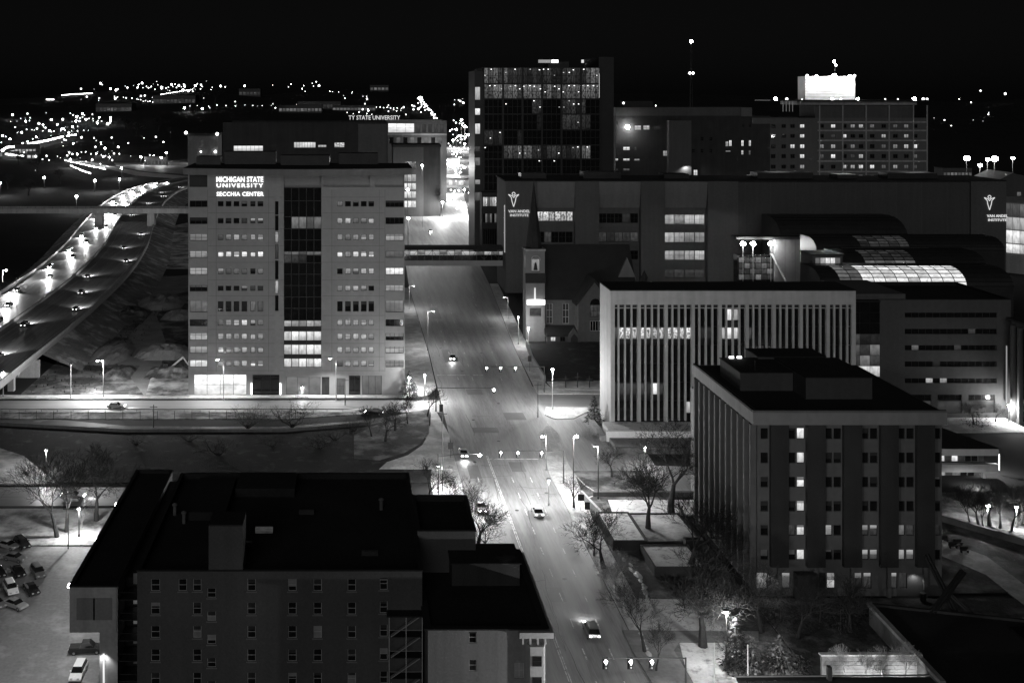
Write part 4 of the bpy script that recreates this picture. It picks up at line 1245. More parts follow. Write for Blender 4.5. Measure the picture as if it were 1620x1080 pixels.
MB().xprism([(cY - 1.0, c_.z(447)), (cY - .01, c_.z(447)), (cY - .01, c_.z(432))], tx0 - .2, tx1 + .2).build('skirt_roof', M['roof_slate'], chu)
# glowing oval canopy and its candle-like lamp
ov_ = MB()
n = 18; ozc = c_.z(477); orx = (c_.x(861.5) - c_.x(832.5)) / 2
ov_.prism([(c_.x(847) + orx * math.cos(2 * math.pi * i / n), cY - 1.1 + 1.0 * math.sin(2 * math.pi * i / n)) for i in range(n)], ozc - .75, ozc + .75)
ov_.build('lit_canopy', M['sign_light'], chu)
MB().tube((c_.x(846), cY - .4, ozc + .75), (c_.x(846), cY - .4, c_.z(455)), .34, .2, 8).build('lantern', M['sign_soft'], chu)
MB().box(c_.x(838.5), c_.x(855.5), cY + .4, cY + .45, c_.z(499), c_.z(488)).build('tower_window', M['lit_faint'], chu)
spot(chu, (c_.x(847), cY - 2.4, ozc - 1.0), 110, 150, (0, .3, -1))
# nave
nx0, nx1 = tx1 + .02, c_.x(1012)
nav = MB(); holes = []
nw = []
for a, b in ((866, 876), (892, 902)):
    holes.append((c_.x(a) - nx0, c_.x(b) - nx0, c_.z(514), c_.z(482))); nw.append((c_.x(a), c_.x(b), c_.z(514), c_.z(482)))
wall_side(nav, (nx0, cY + 2, 0), (1, 0, 0), (0, -1, 0), nx1 - nx0, c_.z(473), holes, .5)
nav.build('nave_wall', M['stone_grey'], chu)
for a, b, z0, z1 in nw:
    window(chu, ((a + b) / 2, cY + 2, z0), b - a, z1 - z0, 'lit_faint', 'frame_pale', 2, 3, .12, .25)
    MB().add([(a - .3, cY + 1.9, z1), (b + .3, cY + 1.9, z1), ((a + b) / 2, cY + 1.9, z1 + 2.2), (a, cY + 1.98, z1), (b, cY + 1.98, z1), ((a + b) / 2, cY + 1.98, z1 + 1.8)], [(0, 1, 2), (0, 2, 5, 3), (1, 4, 5, 2)]).build('window_head', M['concrete_dark'], chu)
MB().xprism([(cY + 1.4, c_.z(475)), (cY + 13, c_.z(405) + 2.0), (cY + 25, c_.z(475)), (cY + 24.4, c_.z(475) - .3), (cY + 2, c_.z(475) - .3)], nx0, nx1).build('nave_roof', M['roof_slate'], chu)
# transept gable
gx0_, gx1_ = c_.x(911), c_.x(962); gxm = (gx0_ + gx1_) / 2
gb_ = MB().yprism([(gx0_, 0), (gx1_, 0), (gx1_, c_.z(476)), (gxm, c_.z(443)), (gx0_, c_.z(476))], cY - 4, cY + 2)
gb_.build('transept', M['stone_grey'], chu)
for sg in (-1, 1):
    ex = gx0_ - .8 if sg < 0 else gx1_ + .8
    ez = c_.z(476) - .8
    MB().add([(gxm, cY - 4.6, c_.z(443) + .35), (ex, cY - 4.6, ez), (ex, cY + 8, ez), (gxm, cY + 8, c_.z(443) + .35), (gxm, cY - 4.6, c_.z(443) + .9), (ex, cY - 4.6, ez + .5), (ex, cY + 8, ez + .5), (gxm, cY + 8, c_.z(443) + .9)],
             [(0, 1, 2, 3), (4, 7, 6, 5), (0, 4, 5, 1), (1, 5, 6, 2), (2, 6, 7, 3)]).build('transept_roof', M['roof_slate'], chu)
tw = empty
gw0, gw1 = c_.x(929), c_.x(946)
window(chu, (gxm + .2, cY - 4.05, c_.z(497)), gw1 - gw0, c_.z(478) - c_.z(497), 'lit_faint', 'frame_dark', 3, 2, .14, -.06)
ah = MB(); rw = (gw1 - gw0) / 2; n = 10
ah.add([(gxm + .2, cY - 4.06, c_.z(478))] + [(gxm + .2 + rw * math.cos(math.pi * i / n), cY - 4.06, c_.z(478) + rw * 1.1 * math.sin(math.pi * i / n)) for i in range(n + 1)], [(0, i, i + 1) for i in range(1, n + 1)])
ah.build('window_head', M['glass_dark'], chu)
window(chu, (gxm + .2, cY - 4.05, c_.z(519)), gw1 - gw0, c_.z(503) - c_.z(519), 'glass_dark', 'frame_pale', 4, 1, .14, -.06)
# porch
MB().box(c_.x(862), c_.x(912), cY - 3.2, cY + 1.9, 0, c_.z(527)).build('porch_wall', M['stone_grey'], chu)
MB().xprism([(cY - 4, c_.z(528)), (cY - 4, c_.z(526)), (cY + 1.9, c_.z(516)), (cY + 1.9, c_.z(528))], c_.x(861), c_.x(911)).build('porch_roof', M['roof_slate'], chu)
window(chu, (c_.x(872), cY - 3.2, c_.z(536)), 1.6, 1.4, 'lit_bright', 'frame_dark', 2, 1, .1, -.05)
window(chu, (c_.x(887), cY - 3.2, c_.z(536)), 1.6, 1.4, 'glass_dark', 'frame_dark', 2, 1, .1, -.05)
dm = c_.x(904)
MB().yprism([(dm - 2, 0), (dm + 2, 0), (dm + 2, 2.6), (dm, 5.2), (dm - 2, 2.6)], cY - 4.4, cY - 3.21).build('door_gable', M['stone_grey'], chu)
MB().yprism([(dm - 1.1, 0), (dm + 1.1, 0), (dm + 1.1, 2.2), (dm, 3.6), (dm - 1.1, 2.2)], cY - 4.5, cY - 4.41).build('door', M['frame_dark'], chu)
# far end gable with coping and small pinnacle
eg = c_.x(1000)
MB().yprism([(c_.x(984), c_.z(446)), (c_.x(1014), c_.z(446)), (eg, c_.z(412))], cY + 6, cY + 7).build('end_gable', M['precast_mid'], chu)
MB().tube((c_.x(1030), cY + 8, 0), (c_.x(1030), cY + 8, c_.z(446)), 1.0, 1.0, 8).build('pinnacle_shaft', M['roof_slate'], chu)
MB().tube((c_.x(1030), cY + 8, c_.z(446)), (c_.x(1030), cY + 8, c_.z(434)), 1.3, .05, 8).build('pinnacle', M['roof_slate'], chu)
# retaining wall of the church lawn
rw_ = MB()
pts = [(52.3, 296), (52.6, 318), (54.3, 339)]
for a, b in zip(pts, pts[1:]): rw_.obox((a[0], a[1], 1.0), (b[0], b[1], 1.0), .5, 2.0)
tag(rw_.build('lawn_wall', M['precast_pale']), 'pale retaining wall beside the pavement below the church lawn', 'wall')

# ------------------------------------------------------------------ dark glass tower
twY = 540.0; t_ = PX(twY)
tow = empty('glass_tower', (t_.x(853), twY, 0), 'tall dark glass tower with gridded facade and patchy lit floors', 'building')
x0, x1, zt = t_.x(765), t_.x(950), t_.z(107)
MB().box(x0, x1, twY + 1.0, twY + 40, 0, zt).build('core', M['frame_dark'], tow)
MB().box(x1 + .02, t_.x(974), twY + 4, twY + 38, 0, t_.z(90)).build('service_tower', M['frame_dark'], tow)
floors = [107, 133, 157, 181, 206, 230, 252, 276, 302, 326]
rr = random.Random(21)
T, t, K = 'lit_tower', 'lit_tower_faint', 'glass_tower'
lamp_m = MB().box(-.28, .28, -.03, .03, -.16, .16).mesh('ceiling_light')
nb = 24
dots = [.6, .9, .45, .3, .3, .5, .12, .06, .3]
for j in range(len(floors) - 1):
    z1, z0 = t_.z(floors[j]), t_.z(floors[j + 1])
    runs = []                                # neighbouring rooms share one light level
    while len(runs) < nb:
        m = pick(rr, [[(T, 3), (t, 4)], [(T, 6), (t, 2)], [(t, 4), (K, 5)], [(t, 3), (K, 6)], [(t, 4), (K, 5)], [(T, 4), (t, 4), (K, 2)], [(K, 1)], [(K, 1)], [(t, 2), (K, 3)]][j])
        runs += [m] * rr.randint(2, 6)
    for i in range(nb):
        a = x0 + (x1 - x0) * i / nb + .1; b = x0 + (x1 - x0) * (i + 1) / nb - .1
        m = runs[i]
        if i in (4, 5, 6, 12, 13, 14, 15) and j in (2, 3, 4): m = K
        MB().box(a, b, twY + .8, twY + .84, z0 + .4, z1 - .3).build('pane', M[m], tow)
        if rr.random() < dots[j] * (1 if m != K else .25):
            put('ceiling_light', lamp_m, M[rr.choice(('bulb_soft', 'bulb_soft', 'sign_soft'))], tow, ((a + b) / 2 + rr.uniform(-.5, .5), twY + .74, z1 - rr.choice((.9, .9, 1.2, 2.5, 4.0))))
    MB().box(x0, x1, twY + .5, twY + .99, z0 - .2, z0 + .2).build('floor_band', M['frame_dark'], tow)
    MB().box(x0, x1, twY + .6, twY + .79, (z0 + z1) / 2 - .1, (z0 + z1) / 2 + .1).build('transom', M['frame_dark'], tow)
for i in range(nb + 1):
    x = x0 + (x1 - x0) * i / nb
    MB().box(x - .09, x + .09, twY + .3, twY + .78, t_.z(326), zt).build('mullion', M['steel_dark'], tow)
for i in range(7):
    x = x0 + (x1 - x0) * i / 6
    MB().box(max(x - .5, x0), min(x + .5, x1), twY - .1, twY + .29, t_.z(326), zt).build('pier', M['frame_dark'], tow)
# left edge strip of lit stair windows
for y0, y1, m in ((138, 158, 'lit_mid'), (172, 182, 'lit_bright'), (196, 212, 'lit_bright'), (232, 240, 'lit_faint'), (250, 262, 'lit_dim'), (285, 292, 'lit_mid'), (305, 318, 'lit_dim')):
    MB().box(t_.x(752.5), t_.x(760), twY + 1.96, twY + 2, t_.z(y1), t_.z(y0)).build('stair_window', M[m], tow)
MB().box(t_.x(751.5), x0 - .02, twY + 2.02, twY + 30, 0, t_.z(112)).build('stair_tower', M['frame_dark'], tow)
MB().box(t_.x(872), t_.x(905), twY + 8, twY + 20, zt, t_.z(97)).build('roof_house', M['frame_dark'], tow)
for a, b, m in ((856, 876, 'sign_faint'), (877, 888, 'sign_light'), (925, 929, 'sign_soft')):
    MB().box(t_.x(a), t_.x(b), twY + 7.8, twY + 7.95, t_.z(99), t_.z(94)).build('roof_light', M[m], tow)
MB().box(x1 - .6, x1 - .3, twY + .1, twY + .28, t_.z(155), t_.z(117)).build('edge_light', M['sign_soft'], tow)
# podium
pzt = t_.z(326)
pod = empty('tower_podium', (t_.x(785), twY - 8, 0), 'dark podium with a lit glazed band at the foot of the glass tower', 'building')
p = PX(twY - 8)
MB().box(p.x(762), p.x(830), twY - 8, twY + .2, 0, p.z(305)).build('wall', M['frame_dark'], pod)
for j, (y0, y1, ms_) in enumerate(((312, 326, ['lit_mid', 'lit_patchy', 'lit_dim', 'lit_mid']), (338, 352, ['glass_dark', 'lit_dim', 'lit_faint', 'lit_dim']), (362, 386, ['glass_dark'] * 4))):
    for i in range(10):
        a = p.x(764) + (p.x(800) - p.x(764)) * i / 10
        MB().box(a + .1, a + .98, twY - 8.1, twY - 8.05, p.z(y1), p.z(y0)).build('pane', M[ms_[i % 4]], pod)

# ------------------------------------------------------------------ hospital and the blocks round it
hoY = 720.0; h_ = PX(hoY)
hos = empty('hospital', (h_.x(1320), hoY, 0), 'broad hospital block with scattered lit windows and flood lit penthouse', 'building')
front, wins = [], []
rr = random.Random(9)
zr = lambda q: 60 + q / 3.0; zxh = lambda q: 1080 + q / 3.0
rowsh = [(410, 428), (457, 475), (505, 525), (552, 572), (602, 621), (650, 669)]
cxs = [430, 480, 522, 568, 660, 715, 768, 808, 847, 900, 955, 1010, 1062, 1104]
lit = {(0, 3): b_, (0, 5): b_, (0, 7): m_, (0, 8): m_, (0, 9): d_, (0, 11): d_, (0, 12): d_, (1, 3): b_, (1, 6): b_, (1, 10): m_, (1, 5): f_, (1, 12): m_, (2, 2): b_, (2, 3): b_, (2, 4): m_, (2, 5): m_, (2, 7): d_, (2, 10): d_, (2, 11): m_, (2, 12): m_, (2, 13): b_,
       (3, 3): b_, (3, 5): b_, (3, 8): m_, (3, 4): d_, (3, 7): f_, (3, 13): d_, (4, 3): m_, (4, 6): m_, (4, 7): m_, (4, 8): b_, (4, 9): b_, (4, 10): d_, (4, 11): m_, (4, 12): d_, (4, 13): d_, (5, 3): b_, (5, 6): d_, (5, 8): b_, (5, 9): m_, (5, 10): d_, (5, 11): d_, (5, 12): b_, (5, 13): b_, (5, 2): m_}
for j, (y0, y1) in enumerate(rowsh):
    for i, cx in enumerate(cxs):
        w = 11
        r = (h_.x(zxh(cx - w)), h_.x(zxh(cx + w)), h_.z(zr(y1)), h_.z(zr(y0)))
        front.append(r); wins.append(r + (lit.get((j, i), D), 2, 1))
hx0, hx1, hz = h_.x(zxh(415)), h_.x(zxh(1158)), h_.z(zr(380))
block(hos, 'wall', hx0, hx1, hoY, hoY + 30, 0, hz, 'stone_grey', front)
windows_front(hos, hoY, wins, recess=.3, fw=.22)
for q in (400, 440, 487, 535, 585, 635):
    MB().box(h_.x(zxh(640)), hx1 + .2, hoY - .4, hoY - .01, h_.z(zr(q)) - .5, h_.z(zr(q)) + .5).build('floor_band', M['concrete'], hos)
for q in (645, 755, 866, 975, 1090, 1155):
    MB().box(h_.x(zxh(q)), h_.x(zxh(q + 6)), hoY - .7, hoY - .42, 0, h_.z(zr(320))).build('rib', M['concrete'], hos)
MB().box(h_.x(zxh(630)), h_.x(zxh(1098)), hoY + .6, hoY + 26, hz, h_.z(zr(322))).build('attic', M['stone_dim'], hos)
MB().box(h_.x(zxh(540)), h_.x(zxh(1110)), hoY - .3, hoY + 27, h_.z(zr(318)), h_.z(zr(300))).build('attic_band', M['concrete'], hos)
MB().box(h_.x(zxh(405)), h_.x(zxh(1155)), hoY - 4, hoY + 24, h_.z(zr(300)) + .05, h_.z(zr(294))).build('roof_deck', M['steel_dark'], hos)
MB().box(h_.x(zxh(605)), h_.x(zxh(845)), hoY + 8, hoY + 20, h_.z(zr(300)), h_.z(zr(182))).build('penthouse', M['paint_white'], hos)
for i in range(1, 8):
    z = h_.z(zr(294)) + i * 1.9
    MB().box(h_.x(zxh(605)) - .1, h_.x(zxh(845)) + .1, hoY + 7.85, hoY + 7.98, z - .1, z + .1).build('cladding_joint', M['concrete'], hos)
for q, e in ((650, 14000), (735, 20000), (810, 14000)):
    MB().ball((h_.x(zxh(q)), hoY + 5.2, h_.z(zr(184))), 1.1 if q != 735 else 1.9, 8, 5).build('flood_light', M['bulb'], hos)
    spot(hos, (h_.x(zxh(q)), hoY + 4.0, h_.z(zr(188))), e, 120, (0, .55, -1))
for q, s in ((612, .9), (838, .9)):
    MB().ball((h_.x(zxh(q)), hoY + 7, h_.z(zr(180))), s, 8, 5).build('corner_light', M['bulb_mid'], hos)
for q, s, m in ((432, 1.2, 'bulb'), (485, 1.0, 'bulb_soft'), (700, 1.0, 'bulb_mid'), (740, .8, 'bulb_soft'), (820, .9, 'bulb'), (1088, 1.2, 'bulb'), (1130, 1.0, 'bulb_soft'), (1148, .8, 'bulb_soft'), (557, .5, 'bulb_soft'), (950, .5, 'bulb_soft'), (1010, .5, 'bulb_soft')):
    MB().ball((h_.x(zxh(q)), hoY - 3.2, h_.z(zr(291))), s, 8, 5).build('deck_light', M[m], hos)
for q in (432, 820, 1088, 735):
    spot(hos, (h_.x(zxh(q)), hoY - 6, h_.z(zr(289)) + (40 / 3 if q == 735 else 0)), 9000, 179, (0, -1, -.3), radius=.6)
for q in (470, 485, 500, 515):
    MB().box(h_.x(zxh(q)), h_.x(zxh(q)) + .4, hoY - 2, hoY - 1.6, h_.z(zr(350)), h_.z(zr(300))).build('strut', M['paint_white'], hos)
MB().tube((h_.x(zxh(760)), hoY + 12, h_.z(zr(182))), (h_.x(zxh(760)), hoY + 12, h_.z(zr(110))), .3, .15, 6).build('mast', M['steel_dark'], hos)
MB().ball((h_.x(zxh(757)), hoY + 12, h_.z(zr(110))), .9, 8, 5).build('mast_light', M['bulb'], hos)
MB().ball((h_.x(zxh(765)), hoY + 12, h_.z(zr(128))), .8, 8, 5).build('mast_light', M['bulb_mid'], hos)

# ward block left of it
wdY = 640.0; w_ = PX(wdY)
wz = lambda q: 120 + q * .1729; wx = lambda q: 960 + q * .1728
wd = empty('ward_block', (w_.x(1080), wdY, 0), 'dark ward block with a few lit windows between glass tower and hospital', 'building')
front, wins = [], []
for a, b, y0, y1, m in ((255, 315, 455, 497, 'lit_mid'), (335, 392, 455, 495, 'lit_mid'), (432, 487, 460, 492, 'lit_faint'), (150, 212, 650, 682, 'lit_bright'), (255, 272, 650, 682, 'lit_dim'), (108, 120, 648, 680, 'lit_faint'),
        (78, 105, 757, 777, 'lit_bright'), (150, 210, 757, 777, 'lit_bright'), (252, 302, 760, 777, 'lit_mid'), (80, 105, 850, 868, 'lit_faint'), (150, 210, 848, 868, 'lit_dim'),
        (515, 558, 685, 735, 'lit_mid'), (748, 775, 600, 648, 'lit_bright'), (748, 766, 710, 738, 'lit_dim'), (1088, 1115, 600, 648, 'lit_mid'), (1120, 1145, 590, 645, 'lit_bright'), (1088, 1135, 685, 697, 'lit_mid'),
        (1232, 1255, 590, 645, 'lit_bright'), (1300, 1322, 590, 645, 'lit_bright'), (1232, 1252, 682, 722, 'lit_bright'), (1300, 1318, 682, 725, 'lit_dim'), (1240, 1262, 445, 470, 'glass_dark'), (1300, 1322, 445, 470, 'glass_dark'),
        (545, 578, 870, 918, 'lit_faint'), (795, 832, 860, 920, 'lit_bright'), (1075, 1112, 908, 958, 'lit_mid'), (1280, 1322, 905, 918, 'lit_mid'), (1443, 1475, 870, 920, 'lit_mid')):
    r = (w_.x(wx(a)), w_.x(wx(b)), w_.z(wz(y1)), w_.z(wz(y0))); front.append(r); wins.append(r + (m, 2, 2))
for i in range(5):
    for j in range(2):
        a = 620 + i * 80; y = 560 + j * 110
        r = (w_.x(wx(a)), w_.x(wx(a + 26)), w_.z(wz(y + 36)), w_.z(wz(y)))
        if not any(r[0] < q[1] + .5 and r[1] > q[0] - .5 and r[2] < q[3] + .5 and r[3] > q[2] - .5 for q in front):
            front.append(r); wins.append(r + ('glass_dark', 2, 2))
block(wd, 'wall', w_.x(wx(80)), w_.x(wx(1495)), wdY, wdY + 25, 0, w_.z(wz(320)) - 3, 'brick_black', front)
windows_front(wd, wdY, wins, recess=.3, fw=.15)
MB().box(w_.x(wx(80)), w_.x(wx(1325)), wdY - .4, wdY + 25, w_.z(wz(320)) - 2.98, w_.z(wz(290))).build('cornice', M['stone_dim'], wd)
MB().box(w_.x(wx(1225)), w_.x(wx(1325)), wdY - .8, wdY - .41, w_.z(wz(372)), w_.z(wz(292))).build('corner_panel', M['stone_grey'], wd)
MB().box(w_.x(wx(170)), w_.x(wx(440)), wdY + 4, wdY + 12, w_.z(wz(290)), w_.z(wz(232))).build('roof_house', M['brick_black'], wd)
MB().box(w_.x(wx(550)), w_.x(wx(755)), wdY - 4, wdY - .02, 0, w_.z(wz(410))).build('annex', M['stone_dim'], wd)
MB().box(w_.x(wx(1325)) + .1, w_.x(wx(1495)), wdY - .5, wdY - .02, w_.z(wz(440)), w_.z(wz(385))).build('upper_band', M['stone_grey'], wd)
for q, zy, s, m in ((180, 468, 1.3, 'bulb'), (695, 820, 1.1, 'bulb'), (143, 250, .7, 'bulb_soft')):
    MB().ball((w_.x(wx(q)), wdY - 2.5, w_.z(wz(zy))), s, 8, 5).build('wall_lamp', M[m], wd)
spot(wd, (w_.x(wx(190)), wdY - 4.2, w_.z(wz(470))), 5000, 160, (0.2, .6, -1))
spot(wd, (w_.x(wx(700)), wdY - 6, w_.z(wz(830))), 2500, 160, (0.2, .6, -1))
# radio mast
mastx = at(1093, 140, 900)
rm = empty('radio_mast', (mastx.x, 900, 0), 'slim radio mast with glowing beacons rising over the ward block', 'mast')
z1 = at(1093, 66, 900).z
for sx2, sy2 in ((-1.2, -1.2), (1.2, -1.2), (0, 1.2)):
    MB().tube((mastx.x + sx2 * 2, 900 + sy2 * 2, 0), (mastx.x + sx2 * .2, 900 + sy2 * .2, z1), .25, .15, 5).build('leg', M['steel_dark'], rm)
for i in range(16):
    z = z1 * i / 16; t = 1 - i / 16 * .9
    MB().obox((mastx.x - 2.4 * t, 900 - 2.4 * t, z), (mastx.x + 2.4 * t, 900 - 2.4 * t, z + z1 / 16), .15, .15).build('brace', M['steel_dark'], rm)
MB().ball((mastx.x, 899, z1), 1.2, 8, 5).build('beacon', M['bulb'], rm)
for dx in (-1.4, 1.4):
    MB().ball((mastx.x + dx, 898.5, at(1093, 116, 900).z), .9, 8, 5).build('beacon', M['bulb_mid'], rm)

# ------------------------------------------------------------------ university blocks behind the college
unY = 470.0; u_ = PX(unY)
uni = empty('university_block', (u_.x(480), unY, 0), 'dark university block with lit strip windows behind the college roof', 'building')
ux = lambda q: u_.x(280 + q * .2593); uz = lambda q: u_.z(110 + q * .2593)
front, wins = [], []
for a, b, y0, y1, m, n in ((345, 525, 465, 498, 'lit_bright', 7), (713, 846, 443, 478, 'lit_bright', 8), (860, 912, 460, 476, 'lit_mid', 3), (960, 1022, 445, 476, 'lit_patchy', 4), (755, 830, 531, 539, 'lit_strip', 4), (990, 1065, 531, 540, 'lit_strip', 4)):
    r = (ux(a), ux(b), uz(y1), uz(y0)); front.append(r); wins.append(r + (m, n, 1))
block(uni, 'wall', ux(280), ux(1285), unY, unY + 30, 0, uz(325), 'brick_black', front)
windows_front(uni, unY, wins, recess=.3, fw=.12)
flat_roof(uni, ux(280), ux(1285), unY, unY + 30, uz(325), cope='brick_black')
MB().box(ux(1105), ux(1280), unY - .5, unY - .02, 0, uz(332)).build('end_bay', M['stone_dim'], uni)
text_part(uni, 'roof_sign', 'TY STATE UNIVERSITY', 'sign_soft', (ux(1047), unY + 1, uz(307)), 2.6, .2, width=ux(1362) - ux(1047))
for q in (1050, 1150, 1250, 1355):
    MB().box(ux(q), ux(q) + .15, unY + 1.2, unY + 1.35, uz(330), uz(306)).build('sign_post', M['steel_dark'], uni)
upl = empty('university_annex', (PX(790).x(660), 790, 0), 'pale university annex with one big lit upper room', 'building')
p = PX(790)
px_ = lambda q: p.x(540 + q / 3.0); pz_ = lambda q: p.z(80 + q / 3.0)
front, wins = [], []
r = (px_(222), px_(346), pz_(390), pz_(346)); front.append(r); wins.append(r + ('lit_bright', 3, 2))
for i in range(5):
    r = (px_(356 + i * 28), px_(374 + i * 28), pz_(388), pz_(350)); front.append(r); wins.append(r + ('lit_faint', 1, 1))
for i in range(8):
    r = (px_(228 + i * 33), px_(248 + i * 33), pz_(442), pz_(412)); front.append(r); wins.append(r + ('lit_dim' if i % 2 else 'glass_dark', 1, 1))
block(upl, 'wall', px_(215), px_(500), 790, 830, 0, pz_(335), 'stone_grey', front)
windows_front(upl, 790, wins, recess=.3, fw=.12)
flat_roof(upl, px_(215), px_(500), 790, 830, pz_(335), cope='concrete')
MB().box(px_(215), px_(500), 789.5, 789.98, pz_(402), pz_(394)).build('ledge', M['precast_pale'], upl)
spot(upl, (px_(420), 780, pz_(470)), 9000, 160, (0, .8, .3))
lwb = empty('brick_townhouse', (PX(700).x(640), 700, 0), 'narrow dark townhouse with glowing storeys beside the bright street', 'building')
p = PX(700)
MB().box(p.x(622), p.x(670), 700, 724, 0, p.z(233)).build('wall', M['stone_dim'], lwb)
MB().box(p.x(670) + .02, p.x(697), 701, 726, 0, p.z(232)).build('side_block', M['brick_black'], lwb)
MB().box(p.x(621), p.x(698), 699.8, 726, p.z(233) + .02, p.z(229)).build('roof', M['roof_black'], lwb)
for i, (y0, y1, m) in enumerate(((256, 268, 'lit_faint'), (276, 287, 'lit_mid'), (290, 300, 'lit_bright'), (303, 313, 'lit_bright'), (318, 328, 'lit_bright'))):
    for j in range(3):
        MB().box(p.x(638 + 7 * j), p.x(644 + 7 * j), 699.9, 699.98, p.z(y1), p.z(y0)).build('window', M[m], lwb)
fb2 = empty('footbridge', (PX(800).x(724), 800, 0), 'brightly lit glazed bridge across the dazzling avenue in the distance', 'bridge')
p = PX(800)
MB().box(p.x(692), p.x(757), 800, 804, p.z(297), p.z(293)).build('deck', M['precast_pale'], fb2)
MB().box(p.x(692), p.x(757), 799.7, 804.3, p.z(285), p.z(282.5)).build('roof', M['precast_pale'], fb2)
for i in range(11):
    a = p.x(692) + (p.x(757) - p.x(692)) * i / 11
    MB().box(a + .12, a + (p.x(757) - p.x(692)) / 11 - .12, 800.1, 800.2, p.z(293) + .02, p.z(285) - .02).build('pane', M['lit_mid' if i % 3 else 'lit_bright'], fb2)
for q in (693, 755):
    MB().box(p.x(q) - .4, p.x(q) + .4, 800.5, 803.5, 0, p.z(297)).build('pier', M['concrete'], fb2)
sb_ = empty('stone_hall', (PX(620).x(322), 620, 0), 'small flat roofed hall with roof corner lamps left of the college', 'building')
p = PX(620)
MB().box(p.x(297), p.x(344), 620, 640, 0, p.z(215)).build('wall', M['stone_grey'], sb_)
MB().box(p.x(296), p.x(345), 619.7, 640.2, p.z(215), p.z(211)).build('roof', M['roof_black'], sb_)
for q, zy, s in ((294.5, 210, .8), (344, 212, .8), (341, 240, .7), (318, 240, .4)):
    MB().ball((p.x(q), 619, p.z(zy)), s, 8, 5).build('corner_lamp', M['bulb_mid'], sb_)
for i in range(3):
    MB().box(p.x(318), p.x(322), 619.9, 619.97, p.z(226 + 6 * i), p.z(222 + 6 * i)).build('window', M['lit_faint'], sb_)

# ------------------------------------------------------------------ right edge
crv = empty('curved_glass_hall', (PX(470).x(1615), 470, 0), 'brightly lit curved glass hall at the right edge', 'building')
p = PX(470); cxm, rad = p.x(1680), p.x(1680) - p.x(1592)
n = 14
for i in range(n):
    t0 = math.pi + math.pi * .5 * i / n; t1 = math.pi + math.pi * .5 * (i + .94) / n
    for j, (y0, y1, m) in enumerate(((325, 345, 'lit_dim'), (347, 366, 'lit_mid'), (368, 388, 'lit_bright'), (390, 404, 'lit_bright'))):
        a = Vector((cxm + rad * math.cos(t0), 470 + 24 + rad * math.sin(t0), 0)); b = Vector((cxm + rad * math.cos(t1), 470 + 24 + rad * math.sin(t1), 0))
        MB().quad((a.x, a.y, p.z(y1)), (b.x, b.y, p.z(y1)), (b.x, b.y, p.z(y0)), (a.x, a.y, p.z(y0))).build('pane', M[m], crv)
cyl = [(cxm + (rad - .4) * math.cos(math.pi + math.pi * .5 * i / 20), 494 + (rad - .4) * math.sin(math.pi + math.pi * .5 * i / 20)) for i in range(21)] + [(cxm, 494)]
MB().prism(cyl, 0, p.z(322)).build('core', M['concrete'], crv)
MB().prism([(x - .6, y - .6) for x, y in cyl], p.z(322) + .02, p.z(319)).build('roof', M['coping'], crv)
hs = empty('gabled_house', (PX(520).x(1600), 520, 0), 'gabled rooftop house with pale lit slope near the right floodlights', 'building')
p = PX(520)
MB().yprism([(p.x(1575), 0), (p.x(1640), 0), (p.x(1640), p.z(282)), (p.x(1602), p.z(274)), (p.x(1575), p.z(286))], 520, 540).build('wall', M['stone_dim'], hs)
MB().add([(p.x(1573), 519, p.z(287)), (p.x(1602), 519, p.z(273)), (p.x(1602) , 541, p.z(273)), (p.x(1573), 541, p.z(287))], [(0, 1, 2, 3)]).build('roof', M['precast_pale'], hs)
for i in range(2):
    MB().box(p.x(1609), p.x(1615), 519.9, 519.97, p.z(322 - 12 * i), p.z(316 - 12 * i)).build('window', M['lit_dim'], hs)
rt = empty('finned_tower', (175, 230, 0), 'dark finned tower cut off by the right edge', 'building')
p = PX(262); tx = p.x(1600); tz = p.z(505)
MB().box(tx, tx + 30, 196, 262, 0, tz).build('wall', M['stone_dim'], rt)
for i in range(24):
    MB().box(tx - .9, tx - .02, 197 + i * 2.75, 197.8 + i * 2.75, 0, tz - 1.2).build('fin', M['stone_grey'], rt)
for i in range(23):
    MB().box(tx - .1, tx - .02, 197.9 + i * 2.75, 199.6 + i * 2.75, 1, tz - 1.4).build('pane', M['glass_dark'], rt)
MB().box(tx - 1, tx + 30, 195.5, 262.3, tz + .02, tz + .5).build('roof', M['roof_black'], rt)
MB().box(tx - 1.2, tx - 1.0, 262, 262.2, 4, 18).build('edge_light', M['sign_faint'], rt)

# low pavilion with dark pitched roof right of the brick office
pvY = 222.0; pv = PX(pvY)
pav = empty('low_pavilion', (pv.x(1530), pvY, 0), 'low two storey pavilion with pale balcony bands and dark roof', 'building')
qx = lambda q: pv.x(1480 + q * .2778); qz = lambda q: pv.z(640 + q * .2778)
X0_, X1_ = pv.x(1470), qx(360)
MB().box(X0_, X1_, pvY, pvY + 1.0, qz(290), qz(248)).build('upper_fascia', M['precast_pale'], pav)
MB().box(X0_, X1_, pvY, pvY + 1.0, qz(384), qz(340)).build('balcony', M['precast_pale'], pav)
MB().box(X0_, X1_ - 3, pvY + 2, pvY + 16, 0, qz(290)).build('core', M['stone_grey'], pav)
for i, m in enumerate(('lit_bright', 'lit_faint', 'lit_bright', 'lit_faint', 'glass_dark', 'glass_dark', 'lit_faint')):
    a = qx(47 + 38 * i)
    MB().box(a, a + 1.15, pvY + 1.9, pvY + 1.97, qz(338), qz(290)).build('window', M[m], pav)
for i, m in enumerate(('lit_mid', 'lit_faint', 'lit_dim', 'glass_dark', 'glass_dark')):
    a = qx(47 + 42 * i)
    MB().box(a, a + 1.25, pvY + 1.9, pvY + 1.97, qz(432), qz(386)).build('window', M[m], pav)
MB().box(qx(275), qx(290), pvY + .2, pvY + .9, 0, qz(384)).build('column', M['precast_pale'], pav)
